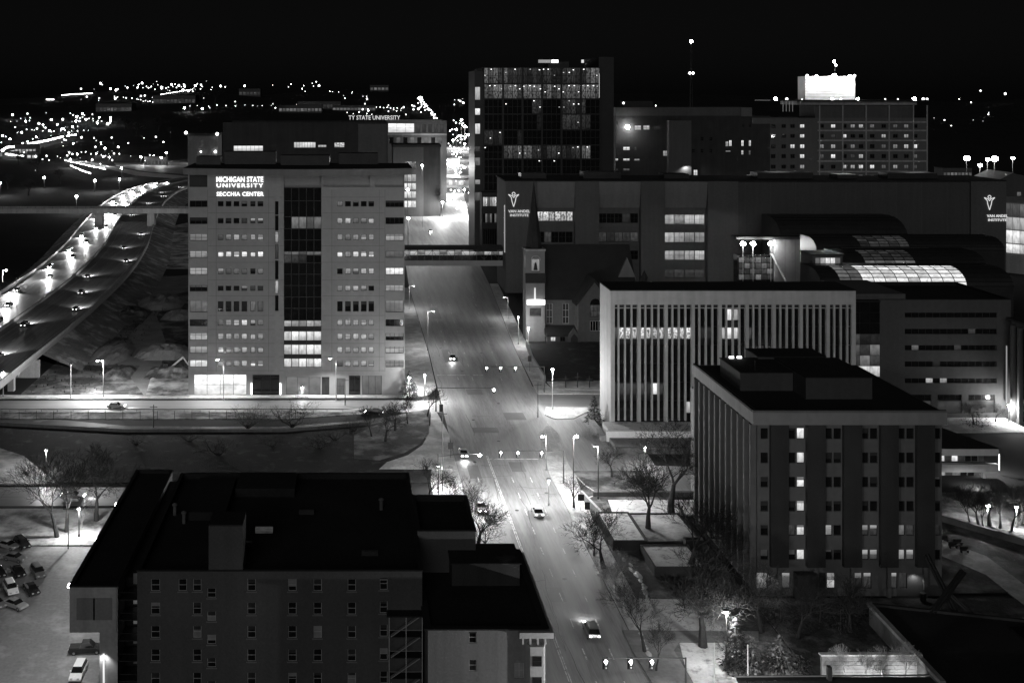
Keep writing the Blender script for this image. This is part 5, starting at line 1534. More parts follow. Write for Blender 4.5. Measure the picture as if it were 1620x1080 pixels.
MB().add([(X0_, pvY - .4, qz(248)), (X1_ + .4, pvY - .4, qz(248)), (X1_ - 9, pvY + 17, qz(100) - 4), (X0_, pvY + 17, qz(100) - 4)], [(0, 1, 2, 3)]).build('roof', M['roof_slate'], pav)
spot(pav, (qx(150), pvY - 6, qz(384)), 1800, 160, (0, .5, -1))
spot(pav, (qx(370), pvY + 3, 4), 3000, 165, (0.2, 0, -1))
MB().box(qx(395), qx(399), pvY + 2, pvY + 2.2, 1, qz(300)).build('bright_strip', M['bulb_soft'], pav)
slab('slab_forecourt', [(120, 252), (159, 252), (159, 263.5), (120, 263.5)], 'pavement', 0.15)
# ------------------------------------------------------------------ bottom right: dark roof and garden wall
brz = 3.0
r0 = gp(1375, 957, brz); r1 = gp(1492, 1082, brz)
lr = empty('lecture_hall', (r1.x, r1.y, 0), 'low hall with wide black roof and pale sloping edge, bottom right', 'building')
far_r = gp(1640, 985, brz)
poly = [(r0.x, r0.y), (far_r.x, far_r.y), (far_r.x, 110), (r1.x + .8, 110), (r1.x, r1.y)]
MB().prism(poly, 0, brz - .4).build('wall', M['concrete_dark'], lr)
MB().prism(poly, brz - .39, brz).build('roof', M['roof_black'], lr)
MB().obox((r0.x, r0.y, brz + .2), (r1.x, r1.y, brz + .2), .7, .5).build('parapet', M['concrete'], lr)
MB().obox((r0.x, r0.y, brz + .15), (far_r.x, far_r.y, brz + .15), .5, .4).build('parapet', M['roof_slate'], lr)
sk0 = gp(1590, 990, brz)
MB().box(sk0.x, sk0.x + 9, sk0.y - 7, sk0.y - 1, brz + .01, brz + .4).build('skylight', M['glass_dark'], lr)
gl = empty('entrance_canopy', (gp(1320, 1072, 6).x, 128, 0), 'low black canopy roof along the bottom edge under the shrubs', 'canopy')
c0, c1 = gp(1165, 1070, 5.5), gp(1470, 1068, 5.5)
MB().box(c0.x, c1.x, 126, c0.y, 5.1, 5.5).build('roof', M['roof_black'], gl)
MB().obox((c0.x, c0.y, 5.56), (c1.x, c1.y, 5.56), .2, .12).build('edge', M['coping'], gl)
MB().box(gp(1300, 1064, 5.5).x, gp(1306, 1064, 5.5).x, c0.y - 1, c0.y - .4, 5.5, 7.2).build('chimney', M['brick_black'], gl)
for x in (c0.x + .4, (c0.x + c1.x) / 2, c1.x - .4):
    MB().box(x - .2, x + .2, c0.y - 1.2, c0.y - .8, 0, 5.1).build('post', M['concrete_dark'], gl)
gwY = 146.0; gw_ = PX(gwY)
gwl = empty('garden_wall', (gw_.x(1380), gwY, 0), 'pale stone garden wall lit from below behind bare shrubs', 'wall')
MB().box(gw_.x(1300), gw_.x(1458), gwY, gwY + .5, 0, gw_.z(1037)).build('wall', M['concrete'], gwl)
MB().box(gw_.x(1298), gw_.x(1459), gwY - .1, gwY + .6, gw_.z(1037), gw_.z(1034.5)).build('coping', M['paint_white'], gwl)
stm = MB().box(-.62, .62, -.05, 0, -.2, .2).mesh('stone_course')
for j in range(4):
    for i in range(10):
        put('stone_course', stm, M['concrete'], gwl, (gw_.x(1302) + .75 + i * 1.36 + (j % 2) * .3, gwY - .001, 1.0 + j * .5 - .4))
for q in (1330, 1380, 1430):
    MB().box(gw_.x(q) - .3, gw_.x(q) + .3, gwY - 3.2, gwY - 2.9, .15, .45).build('uplight', M['bulb_soft'], gwl)
    spot(gwl, (gw_.x(q), gwY - 2.8, .5), 520, 150, (0, 1, .5))
# ------------------------------------------------------------------ street lamps
LAMP = 3.0
def point(parent, loc, energy, radius=.25):
    d = bpy.data.lights.new('lamp_light', 'POINT'); d.energy = energy; d.shadow_soft_size = radius
    o = bpy.data.objects.new('lamp_light', d); col.objects.link(o); o.parent = parent
    o.location = Vector(loc) - (wpos(parent) if parent else Vector((0, 0, 0)))
    return o
def street_lamp(x, y, h, label, energy=3200, arm=(-1.6, 0), r=.42, pole='pole_grey', group='street lamps', bulb='bulb', tilt=None, cut=False, base=0.12, lit=True):
    r *= .68
    e = empty('street_lamp', (x, y, base), label, 'street lamp', group)
    ax, ay = arm
    MB().tube((x, y, base), (x, y, base + .5), .22, .2, 8).build('base', M[pole], e)
    MB().tube((x, y, base + .45), (x, y, h), .13, .08, 8).build('pole', M[pole], e)
    if ax or ay:
        mb = MB(); pts = [(x, y, h - .5), (x + ax * .4, y + ay * .4, h - .08), (x + ax, y + ay, h + .05)]
        for p, q in zip(pts, pts[1:]): mb.tube(p, q, .06, .05, 6)
        mb.build('arm', M[pole], e)
    hx, hy = x + ax, y + ay
    MB().box(hx - .38, hx + .38, hy - .25, hy + .25, h, h + .22).build('head', M['steel_dark'], e)
    MB().ball((hx, hy, h - .1), r, 10, 6, .8).build('lens', M[bulb if lit else 'lamp_off'], e)
    if lit and energy:
        if cut:
            spot(e, (hx, hy, h - r - .4), energy * LAMP, 150, (0, -.4, -1))
        else:
            point(e, (hx, hy - .15, h - r - .35), energy * LAMP)
    return e
def lamp_px(hx, hy, by, label, **k):
    """lamp head seen at (hx,hy), foot at picture height by"""
    Y = F * H / (by - HY); kk = Y / F
    arm = k.pop('arm', (-1.6, 0))
    x = (hx - HX) * kk - arm[0]
    return street_lamp(x, Y, H - (hy - HY) * kk, label, arm=arm, **k)

lamp_px(154, 570, 629, 'tall street lamp left of the college, nearest the freeway piers', energy=9000)
lamp_px(344, 568, 634, 'street lamp before the bright lobby of the college', energy=3600, cut=True)
lamp_px(522, 566, 634, 'street lamp before the glass centre strip of the college', energy=3600, cut=True)
lamp_px(112, 576, 630, 'unlit bare lamp pole left of the tall lit street lamp', energy=0, lit=False, arm=(0, 0))
lamp_px(478, 612, 625, 'low lamp at the college entrance beside a dark shrub', energy=500, arm=(0, 0), r=.45)
lamp_px(647, 596, 620, 'lamp at the right corner of the college block', energy=2800, arm=(0, 0), r=.6)
lamp_px(672, 592, 634, 'slim twin globe lamp on the pavement right of the college', energy=3600, arm=(0, 0), r=.35)
lamp_px(686, 492, 555, 'street lamp halfway up the hill, left kerb of the main street', energy=1500, arm=(1.8, 0), r=.3)
lamp_px(655, 452, 490, 'distant street lamp on the left pavement near the footbridge', energy=800, arm=(1.8, 0), r=.25, bulb='bulb_mid')
lamp_px(797, 470, 505, 'street lamp on the right pavement below the church tower', energy=600, arm=(-1.5, 0), r=.25, bulb='bulb_mid')
lamp_px(836, 517, 546, 'pale lamp post beside the church lawn wall', energy=600, arm=(0, 0), r=.3, pole='paint_white')
lamp_px(820, 500, 545, 'lamp beside the pale wall at the church corner', energy=700, arm=(0, 0), r=.3, bulb='bulb_mid')
lamp_px(874, 583, 648, 'tall white lamp post at the corner of side street and drive', energy=4200, arm=(0, 0), r=.5, pole='paint_white')
lamp_px(912, 689, 786, 'tall dark street lamp at the drive corner, right of the junction', energy=2300, arm=(0.6, 0), r=.6, pole='pole_dark')
lamp_px(858, 689, 745, 'street lamp on the traffic island right of the junction', energy=650, arm=(-.8, 0), r=.5)
lamp_px(940, 705, 790, 'thin dark lamp post beside the drive before the striped block', energy=2200, arm=(-.8, 0), r=.2, pole='pole_dark', bulb='bulb_mid')
lamp_px(868, 758, 800, 'short lamp by the bus stop on the right pavement', energy=160, arm=(0, 0), r=.35, bulb='bulb_mid')
lamp_px(759, 718, 800, 'street lamp over the left lanes of the junction', energy=4400, arm=(8.0, 0), r=.55, pole='pole_dark')
lamp_px(693, 736, 775, 'low lamp by the curved path left of the main street', energy=1500, arm=(0, 0), r=.4, bulb='bulb_mid')
lamp_px(1020, 707, 738, 'small garden lamp among bare trees before the striped block', energy=420, arm=(0, 0), r=.3)
lamp_px(1149, 966, 1058, 'park lamp beside the big bare tree, lower right', energy=1300, arm=(0, 0), r=.42, pole='pole_dark')
lamp_px(73, 711, 746, 'park lamp on the snowy slope at far left', energy=1500, arm=(0, 0), r=.42, pole='pole_dark')
lamp_px(125, 803, 850, 'lamp hidden in a small tree beside the car park', energy=1700, arm=(0, 0), r=.38, pole='pole_dark')
lamp_px(10, 427, 470, 'street lamp by the freeway sign at the left edge', energy=4200, arm=(1.5, 0), r=.6, base=FZ)
lamp_px(5, 588, 628, 'small lamp under the freeway deck at the left edge', energy=900, arm=(0, 0), r=.35)
lamp_px(1563, 798, 830, 'garden lamp glowing behind the row of bare trees at right', energy=1500, arm=(0, 0), r=.6)
lamp_px(1608, 800, 835, 'garden lamp half hidden by trees at the right edge', energy=1100, arm=(0, 0), r=.5)
street_lamp(20.3, 149, 10, 'street lamp added unseen behind the corner house, left kerb', 5200, arm=(2.2, 0))  # hidden lamp, added to brighten the lower road
street_lamp(42.6, 122, 10, 'street lamp on the right pavement added below the bottom edge', 5200, arm=(-2.2, 0))  # out of view, added to light the bottom of the street
lamp_px(1596, 640, 668, 'lamp at the right end of the slab block forecourt', energy=2200, arm=(0, 0), r=.4)
# bare pale flag poles
for px, py, by, lb in ((1130, 1018, 1085, 'white flag pole on the snow bed, bottom right of the street'), (1183, 1021, 1075, 'white flag pole beside the lit conifer')):
    Y = F * H / (by - HY); kk = Y / F; x = (px - HX) * kk; z = H - (py - HY) * kk
    e = empty('flag_pole', (x, Y, 0.2), lb, 'pole', 'flag poles')
    MB().tube((x, Y, .2), (x, Y, z), .09, .06, 8).build('pole', M['paint_white'], e)
    MB().ball((x, Y, z + .08), .11, 8, 5).build('finial', M['paint_white'], e)
    MB().tube((x, Y, .2), (x, Y, .45), .2, .16, 8).build('base', M['concrete'], e)
# utility poles and thin dark posts
for px, py, by, lb in ((546, 598, 641, 'dark utility post on the verge before the college'), (243, 640, 676, 'thin dark post on the verge left of the college'), (700, 650, 778, 'dark post at the left corner of the junction'), (907, 705, 788, None), (851, 605, 660, 'thin sign post on the corner of the side street'), (108, 800, 868, 'dark post at the top of the car park')):
    if not lb: continue
    Y = F * H / (by - HY); kk = Y / F; x = (px - HX) * kk; z = H - (py - HY) * kk
    e = empty('utility_post', (x, Y, .1), lb, 'post', 'utility posts')
    MB().tube((x, Y, 0), (x, Y, z), .12, .08, 8).build('pole', M['pole_dark'], e)
    MB().box(x - .9, x + .9, Y - .05, Y + .05, z - .6, z - .48).build('cross_arm', M['pole_dark'], e)
# far lamps, countable but all alike in the photograph
far = [(20, 182), (4, 215), (16, 220), (68, 198), (78, 207), (57, 217), (91, 197), (98, 204), (115, 201), (120, 192), (130, 180), (136, 189), (121, 185), (157, 186), (154, 195), (175, 186), (175, 191), (116, 227), (166, 235), (122, 244), (111, 252), (152, 243), (173, 249), (223, 248.5), (243, 247), (255, 249.5), (263, 242), (306, 245), (150, 286), (189, 284), (121, 311), (70, 281), (292, 171), (320, 172), (192, 266), (0, 290), (41, 192)]
near_lab = {(223, 248.5): 'leftmost of the four bright lamps above the freeway bend', (243, 247): 'second of the four bright lamps above the freeway bend', (255, 249.5): 'third of the four bright lamps above the freeway bend', (263, 242): 'rearmost of the four bright lamps above the freeway bend',
            (306, 245): 'bright lamp just behind the left end of the college roof', (150, 286): 'street lamp left of the freeway bend, beyond the overpass', (189, 284): 'lamp at the left lip of the bright freeway bend', (121, 311): 'street lamp standing beside the left end of the overpass', (70, 281): 'lone lamp in the dark far left of the overpass',
            (292, 171): 'left lamp of the bright pair high above the college', (320, 172): 'right lamp of the bright pair high above the college', (0, 290): 'lamp at the left edge level with the freeway bend', (192, 266): 'lamp on the far slip road above the freeway bend', (166, 235): 'single bright lamp above the far slip road'}
for fx, fy in far:
    p = on_terrain(fx, fy, 10.0)
    d = p.y; z = p.z
    e = empty('street_lamp', (p.x, p.y, z - 10), near_lab.get((fx, fy), 'distant street lamp among the cluster of town lights at upper left'), 'street lamp', 'distant street lamps')
    big = (fx, fy) in near_lab
    MB().tube((p.x, p.y, z - 10.5), (p.x, p.y, z), .2, .15, 5).build('pole', M['pole_dark'], e)
    MB().ball((p.x, p.y, z), (1.0 if big else .8) * max(.8, d / 1300), 8, 5).build('lens', M['bulb'], e)
    if d < 1400:
        point(e, (p.x, p.y - 1.6 * max(.8, d / 1300), z - .5), 7000, .5)
# right hand car park lamps on the hill
for px, py, s, lb in ((1529, 251, 1.5, 'leftmost big starry lamp at upper right'), (1550, 262, 1.0, 'lowest of the starry lamps at upper right'), (1562, 253, 1.0, 'small lamp just left of the brightest at upper right'), (1573, 252, 1.6, 'brightest starry lamp at upper right'), (1602, 251, .9, 'rightmost small lamp at upper right')):
    p = at(px, py, 560)
    e = empty('street_lamp', (p.x, 560, 0), lb, 'street lamp', 'hillside car park lamps')
    MB().tube((p.x, 560, 0), (p.x, 560, p.z), .1, .07, 6).build('pole', M['pole_dark'], e)
    MB().ball((p.x, 559.6, p.z + .2), s, 8, 6, .8).build('lens', M['bulb'], e)
    point(e, (p.x, 559.4 - s, p.z - .4), 9000)
# lamps along the bright street beyond the footbridge
SL = [(645, 300), (646, 345), (668, 262), (700, 320), (752, 318), (735, 300), (712, 288), (748, 272), (725, 262), (745, 248), (722, 240), (752, 240), (705, 245), (735, 228), (728, 215), (722, 205), (735, 200), (730, 190), (741, 213), (717, 222)]
for i, (px, py) in enumerate(SL):
    Y = {0: 560, 1: 520, 2: 640}.get(i, 0) or F * 69 / (py - HY)
    Y = min(Y, 1600)
    p = at(px, py, Y)
    e = empty('street_lamp', (p.x, Y, 0), 'glowing street lamp in the dazzling avenue beyond the footbridge', 'street lamp', 'avenue lamps beyond the footbridge')
    MB().tube((p.x, Y, 0), (p.x, Y, p.z), .1, .07, 6).build('pole', M['pole_dark'], e)
    MB().ball((p.x, Y, p.z), .7 * max(1, Y / 700), 8, 6, .8).build('lens', M['bulb'], e)
    point(e, (p.x, Y - 1.0 * max(1, Y / 700), p.z - .5), 34000 * (Y / 600) ** 1.3 * (.25 if Y < 600 else 1), .4)

# ------------------------------------------------------------------ traffic signals
def signal(x_pole, Y, xs, zh, label, lit=(1, 1, 1, 1), red=True):
    e = empty('traffic_signal', (x_pole, Y, .14), label, 'traffic light', 'mast arm signals')
    MB().tube((x_pole, Y, .14), (x_pole, Y, zh + .8), .16, .11, 8).build('pole', M['pole_dark'], e)
    MB().tube((x_pole, Y, zh + .7), (min(xs) - .5, Y, zh + .75), .1, .05, 8).build('mast_arm', M['pole_dark'], e)
    for i, x in enumerate(xs):
        hd = MB().box(x - .2, x + .2, Y - .18, Y + .15, zh - .6, zh + .6).build('signal_head', M['steel_dark'], e)
        MB().box(x - .36, x + .36, Y + .16, Y + .2, zh - .8, zh + .8).build('back_plate', M['frame_dark'], hd)
        for k in range(3):
            z = zh + .38 - .38 * k
            on = (k == (0 if red else 2))
            mb = MB().ball((x, Y - .24, z), .2 if on else .13, 10, 6)
            mb.build('lens', M['signal_light' if on else 'lamp_off'], hd)
    return e
signal(50.5, 286, (35.2, 38.9, 42.8), 6.2, 'mast arm with three lit signals on the far side of the junction')
signal(20.6, 262, (37.0,), 5.6, 'mast arm with a single lit signal over the middle of the junction') if False else None
signal(42.6, 219, (29.8, 33.3, 38.1), 6.0, 'mast arm with three lit signals on the near side of the junction')
signal(42.6, 138.4, (32.3, 35.5, 38.2), 6.0, 'mast arm with three lit signals at the bottom of the main street')
p = at(781, 618, 268)
e = empty('traffic_signal', (20.4, 268, .1), 'single lit signal hung over the middle of the junction', 'traffic light', 'mast arm signals')
MB().tube((20.4, 268, .1), (20.4, 268, p.z + .8), .16, .11, 8).build('pole', M['pole_dark'], e)
MB().tube((20.4, 268, p.z + .7), (p.x + .3, 268, p.z + .7), .07, .04, 8).build('mast_arm', M['pole_dark'], e)
hd = MB().box(p.x - .2, p.x + .2, 267.85, 268.15, p.z - .6, p.z + .6).build('signal_head', M['steel_dark'], e)
MB().ball((p.x, 267.75, p.z + .3), .3, 10, 6).build('lens', M['signal_light'], hd)
# kerbside signs and cabinets
for px, by, z0, z1, w, lb in ((713, 726, 2.2, 3.7, 1.2, 'dark square sign at the left corner of the junction'), (698, 668, 2.6, 4.4, .9, 'dark banner sign on the left corner post'), (919, 808, 2.0, 3.2, 1.2, 'dark square sign by the bus stop on the right pavement'), (929, 812, .8, 2.2, 1.0, 'small notice board by the bus stop'), (838, 588, 3.0, 4.6, 1.0, 'dark sign on the pavement below the church lawn')):
    q = gp(px, by)
    e = empty('kerb_sign', (q.x, q.y, .14), lb, 'sign', 'kerbside signs')
    MB().tube((q.x, q.y, .14), (q.x, q.y, z1), .06, .06, 6).build('post', M['pole_dark'], e)
    MB().box(q.x - w / 2, q.x + w / 2, q.y - .1, q.y - .065, z0, z1).build('panel', M['frame_dark'], e)
# freeway signs at the left edge
q = gp(26, 480, FZ)
e = empty('road_sign', (q.x, q.y, FZ), 'small diamond road sign and post beside the freeway at far left', 'sign')
MB().tube((q.x, q.y, FZ), (q.x, q.y, FZ + 9), .12, .1, 6).build('post', M['pole_grey'], e)
MB().yprism([(q.x + 3.2, FZ + 5.2), (q.x + 4.0, FZ + 6), (q.x + 3.2, FZ + 6.8), (q.x + 2.4, FZ + 6)], q.y - .1, q.y).build('diamond', M['paint_white'], e)
MB().obox((q.x, q.y, FZ + 6), (q.x + 2.4, q.y, FZ + 6), .1, .1).build('bracket', M['pole_grey'], e)
# steel beam sculpture
def beam(e, a, b, w=.95):
    MB().obox(a, b, w, w * .35).build('beam', M['steel_dark'], e)
    MB().obox(Vector(a) + Vector((0, .0, .0)), b, w * .3, w * .95).build('beam_web', M['steel_dark'], e)
s = PX(160)
e = empty('beam_sculpture', (s.x(1505), 160, 0), 'crossed black steel beams standing over the dark hall roof', 'sculpture')
zg = .2
beam(e, (s.x(1482), 163, s.z(890)), (s.x(1512), 158, s.z(982)))
beam(e, (s.x(1530), 161, s.z(908)), (s.x(1456), 158, s.z(969)))
beam(e, (s.x(1500), 160, s.z(937)), (s.x(1548), 156, s.z(980)), .6)

# planters and terraces of the plaza
def planter(name, x0, x1, y0, y1, z, label, wallm='brick_black', fill='snow'):
    e = empty(name, ((x0 + x1) / 2, y0, 0), label, 'planter', 'plaza planters')
    t = .35
    mb = MB().box(x0, x1, y0, y0 + t, .1, z); mb.box(x0, x1, y1 - t, y1, .1, z); mb.box(x0, x0 + t, y0 + t, y1 - t, .1, z); mb.box(x1 - t, x1, y0 + t, y1 - t, .1, z)
    mb.build('wall', M[wallm], e)
    MB().box(x0 + t + .01, x1 - t - .01, y0 + t + .01, y1 - t - .01, .1, z - .15).build('soil', M[fill], e)
    return e
planter('planter', 49.2, 57.5, 176.5, 185.5, 1.7, 'square planter filled with snow beside the brick office')
planter('planter', 44.8, 50.8, 186.5, 199.5, 1.9, 'long dark walled terrace nearest the street trees')
planter('planter', 51.0, 60.5, 187.5, 200.5, 1.3, 'inner terrace with trodden snow below the dark wall', fill='snow_lawn')
planter('planter', 57.2, 60.4, 185.9, 187.3, 2.2, 'small dark block at the terrace corner', fill='brick_black')
wl_ = MB().box(47, 88, 211.5, 212.2, .1, 1.1)
tag(wl_.build('plaza_wall', M['concrete_dark']), 'long low dark wall between the drive and the snowy terrace', 'wall')
wl_ = MB().obox((46.2, 199.8, .8), (44.6, 211.4, .8), .5, 1.3)
tag(wl_.build('plaza_wall', M['concrete']), 'short low wall from the drive corner down to the planters', 'wall')
w2 = MB().obox((97, 214, .7), (128, 176, .7), .6, 1.2)
tag(w2.build('garden_kerb_wall', M['concrete_dark']), 'long diagonal dark wall across the snowy garden at right', 'wall')
for i, (px, py) in enumerate(((1494, 858), (1508, 868), (1516, 863), (1526, 875))):
    q = gp(px, py)
    b = MB().box(q.x - .7, q.x + .7, q.y - .3, q.y + .3, .55, .65)
    e = empty('garden_bench', (q.x, q.y, .1), ['leftmost dark bench in the snowy garden', 'second dark bench in the snowy garden', 'rear dark bench in the snowy garden', 'rightmost dark bench in the snowy garden'][i], 'bench', 'garden benches')
    b.build('seat', M['steel_dark'], e)
    for sx3 in (-.55, .55):
        MB().box(q.x + sx3 - .05, q.x + sx3 + .05, q.y - .25, q.y + .25, .12, .55).build('leg', M['steel_dark'], e)
    MB().box(q.x - .7, q.x + .7, q.y + .25, q.y + .3, .65, 1.1).build('backrest', M['steel_dark'], e)
b = empty('bin', (gp(1445, 938).x, 168, .1), 'dark litter bin before the ground floor of the brick office', 'bin')
MB().tube((b.location.x, 168, .12), (b.location.x, 168, 1.3), .42, .48, 10).build('drum', M['steel_dark'], b)
MB().tube((b.location.x, 168, 1.3), (b.location.x, 168, 1.42), .5, .4, 10).build('lid', M['frame_dark'], b)
# crosses on the forecourt of the church
for i, dx in enumerate((0, 1.6, 3.2)):
    x = gp(901, 622).x + dx * 2.0; y = 290.5; h = 3.2 if i != 1 else 4.0
    e = empty('wooden_cross', (x, y, .16), ['left of three dark crosses below the church lawn', 'tall middle one of three dark crosses below the church lawn', 'right of three dark crosses below the church lawn'][i], 'cross', 'forecourt crosses')
    MB().box(x - .12, x + .12, y - .1, y + .1, .16, h + .16).build('upright', M['bark'], e)
    MB().box(x - .8, x + .8, y - .09, y + .09, h * .68 + .16, h * .68 + .4).build('cross_bar', M['bark'], e)

# ------------------------------------------------------------------ vehicles
def make_car(kind):
    """car at the origin, nose towards -Y; returns a template root with parts"""
    suv = kind == 'suv'; pick_ = kind == 'pickup'
    L, Wd, belt, roof_z = (4.7, 1.85, 1.05, 1.75) if suv else ((5.3, 1.95, 1.05, 1.8) if pick_ else (4.6, 1.8, .92, 1.43))
    root = empty('car', (0, 0, 0))
    prof = [(-L / 2, .42), (-L / 2 + .04, .62), (-L / 2 + .25, .74), (-L / 2 + 1.15, belt - .04), (0, belt), (L / 2 - .9, belt), (L / 2 - .12, belt - (.02 if suv or pick_ else .06)), (L / 2, .7), (L / 2 - .03, .4), (L / 2 - .3, .28), (-L / 2 + .3, .28)]
    mb = MB(); n = len(prof); vs_ = []
    for xx, sc2 in ((-Wd / 2, .90), (-Wd / 2 + .10, 1.0), (Wd / 2 - .10, 1.0), (Wd / 2, .90)):
        zc = .6
        for y, z in prof: vs_.append((xx, y * (1 if sc2 == 1 else .975), zc + (z - zc) * sc2))
    fs = [tuple(range(n)), tuple(range(3 * n, 4 * n))[::-1]]
    for k in range(3):
        for i in range(n):
            fs.append((k * n + i, (k + 1) * n + i, (k + 1) * n + (i + 1) % n, k * n + (i + 1) % n))
    mb.add(vs_, fs); mb.build('body', M['car_grey'], root)
    # greenhouse
    y0, y1, y2, y3 = (-L / 2 + 1.15, -L / 2 + 1.75, L / 2 - .45, L / 2 - .1) if suv else ((-L / 2 + 1.3, -L / 2 + 1.95, .55, .75) if pick_ else (-L / 2 + 1.3, -L / 2 + 2.05, L / 2 - 1.35, L / 2 - .55))
    wb, wt = Wd / 2 - .08, Wd / 2 - .28
    gv = [(-wb, y0, belt - .02), (wb, y0, belt - .02), (wb, y3, belt - .02), (-wb, y3, belt - .02), (-wt, y1, roof_z - .06), (wt, y1, roof_z - .06), (wt, y2, roof_z - .06), (-wt, y2, roof_z - .06)]
    MB().add(gv, [(0, 1, 5, 4), (1, 2, 6, 5), (2, 3, 7, 6), (3, 0, 4, 7)]).build('windows', M['glass_dark'], root)
    MB().add([(-wt - .02, y1 - .03, roof_z - .07), (wt + .02, y1 - .03, roof_z - .07), (wt + .02, y2 + .03, roof_z - .07), (-wt - .02, y2 + .03, roof_z - .07), (-wt + .1, y1 + .12, roof_z), (wt - .1, y1 + .12, roof_z), (wt - .1, y2 - .12, roof_z), (-wt + .1, y2 - .12, roof_z)],
             [(0, 1, 5, 4), (1, 2, 6, 5), (2, 3, 7, 6), (3, 0, 4, 7), (4, 5, 6, 7)]).build('roof', M['car_grey'], root)
    if pick_:
        MB().box(-wb + .1, wb - .1, .9, L / 2 - .15, belt - .01, belt + .02).build('load_bed', M['rubber'], root)
    for sx4 in (-1, 1):
        for yy in (-L / 2 + .85, L / 2 - .9):
            w = MB().tube((sx4 * (Wd / 2 - .2), yy, .33), (sx4 * (Wd / 2 + .01), yy, .33), .33, .33, 14).build('wheel', M['rubber'], root)
            r2 = MB().tube((sx4 * (Wd / 2 + .0), yy, .33), (sx4 * (Wd / 2 + .02), yy, .33), .2, .2, 10).build('rim', M['rim'], w)
        MB().box(sx4 * (Wd / 2 - .42) - .17, sx4 * (Wd / 2 - .42) + .17, -L / 2 - .02, -L / 2 + .2, .6, .74).build('headlight', M['lamp_off'], root)
        MB().box(sx4 * (Wd / 2 - .32) - .16, sx4 * (Wd / 2 - .32) + .16, L / 2 - .2, L / 2 + .015, .68, .86).build('tail_light', M['lamp_off'], root)
        MB().box(sx4 * (Wd / 2 + .06) - .09, sx4 * (Wd / 2 + .06) + .09, y0 + .35, y0 + .5, belt, belt + .14).build('mirror', M['car_grey'], root)
    return root
TEMPL = {k: make_car(k) for k in ('sedan', 'suv', 'pickup')}
def set_mat(o, m):
    o.material_slots[0].link = 'OBJECT'; o.material_slots[0].material = M[m]
def place_car(kind, x, y, z, rz, paint, label, group, lights=None, energy=0, glow=1.0):
    c = copy_tree(TEMPL[kind])
    c.location = (x, y, z); c.rotation_euler = (0, 0, rz)
    if 'lot' in group: c.scale = (.9, .9, .9)
    WP[c.name] = Vector((x, y, z))
    tag(c, label, 'car', group)
    for ch in c.children:
        base = ch.name.split('.')[0]
        if base in ('body', 'roof', 'mirror'): set_mat(ch, paint)
        if lights and base == 'headlight':
            set_mat(ch, 'head_light')
            if glow != 1: ch.scale = (1, 1, 1)
        if lights and base == 'tail_light': set_mat(ch, 'tail_light')
    if energy:
        d = bpy.data.lights.new('headlight_beam', 'SPOT'); d.energy = energy; d.spot_size = R(125); d.spot_blend = 1.0; d.shadow_soft_size = .2
        o = bpy.data.objects.new('headlight_beam', d); col.objects.link(o); o.parent = c
        o.location = (0, -2.6, .7)
        o.rotation_euler = Vector((0, -1, -.09)).to_track_quat('-Z', 'Y').to_euler()
    return c
# parked in the lot at left
lot = [('sedan', 13, 866, 62, 'car_silver', 'silver saloon parked by the snow at the left edge'), ('suv', 35, 864, 40, 'car_black', 'black estate parked beside the silver saloon at the snow edge'),
       ('sedan', 24, 886, 68, 'car_grey', 'grey saloon standing alone below the snow strip'), ('sedan', -2, 909, 32, 'car_black', 'dark car cut by the left edge behind the white van'), ('sedan', 29, 908, 32, 'car_black', 'dark saloon behind the white van'),
       ('suv', 60, 909, 32, 'car_grey', 'dark grey estate at the right of the parked row'), ('suv', 17, 935, 30, 'car_white', 'white van in the middle of the parked row'), ('sedan', 50, 936, 34, 'car_black', 'dark saloon right of the white van'),
       ('sedan', -6, 958, 48, 'car_grey', 'grey car cut by the left edge in the front row'), ('sedan', 25, 960, 58, 'car_silver', 'silver saloon alone in the front row'),
       ('pickup', 136, 1031, 95, 'car_black', 'black pickup parked beside the overhanging wing'), ('suv', 124, 1068, 0, 'car_white', 'pale van nose on beside the wing at the bottom')]
for kind, px, py, dg, paint, lb in lot:
    q = gp(px, py)
    place_car(kind, q.x, q.y, .02, R(dg), paint, lb, 'cars parked in the lot')
# moving traffic, at rest here: freeway towards the viewer (left carriageway) and away (right carriageway)
def along(d, Y):
    po = offs(fw, d)
    for i in range(len(po) - 1):
        if po[i].y <= Y <= po[i + 1].y:
            t = (Y - po[i].y) / (po[i + 1].y - po[i].y)
            s = po[i + 1] - po[i]
            return po[i].lerp(po[i + 1], t), math.atan2(s.y, s.x) - math.pi / 2
    return None, 0
ORD = ['nearest', 'second', 'third', 'fourth', 'fifth', 'sixth', 'seventh', 'eighth', 'ninth', 'tenth', 'eleventh', 'twelfth', 'farthest']
paints = ['car_silver', 'car_black', 'car_grey', 'car_white']
rc = random.Random(4)
ci = 0
lane_names = {-15: 'outer', -10: 'middle', -5: 'inner', 5: 'inner', 10: 'middle', 15: 'outer'}
for d, ys in ((-15, (400, 455, 505, 555, 640, 690, 735, 780, 815, 850, 880)), (-10, (372, 430, 482, 530, 585, 625, 665, 710, 755, 800, 835, 865, 895)), (-5, (345, 590, 650, 725, 790))):
    for ki, Y in enumerate(ys):
        q, rz = along(d, Y)
        if q is None: continue
        place_car(rc.choice(['sedan', 'suv']), q.x, q.y, FZ + .02, rz, paints[ci % 4], f'{ORD[ki]} oncoming car from the viewer in the {lane_names[d]} freeway lane, headlights on', 'oncoming freeway cars', True, 16000 if Y < 600 else 40000); ci += 1
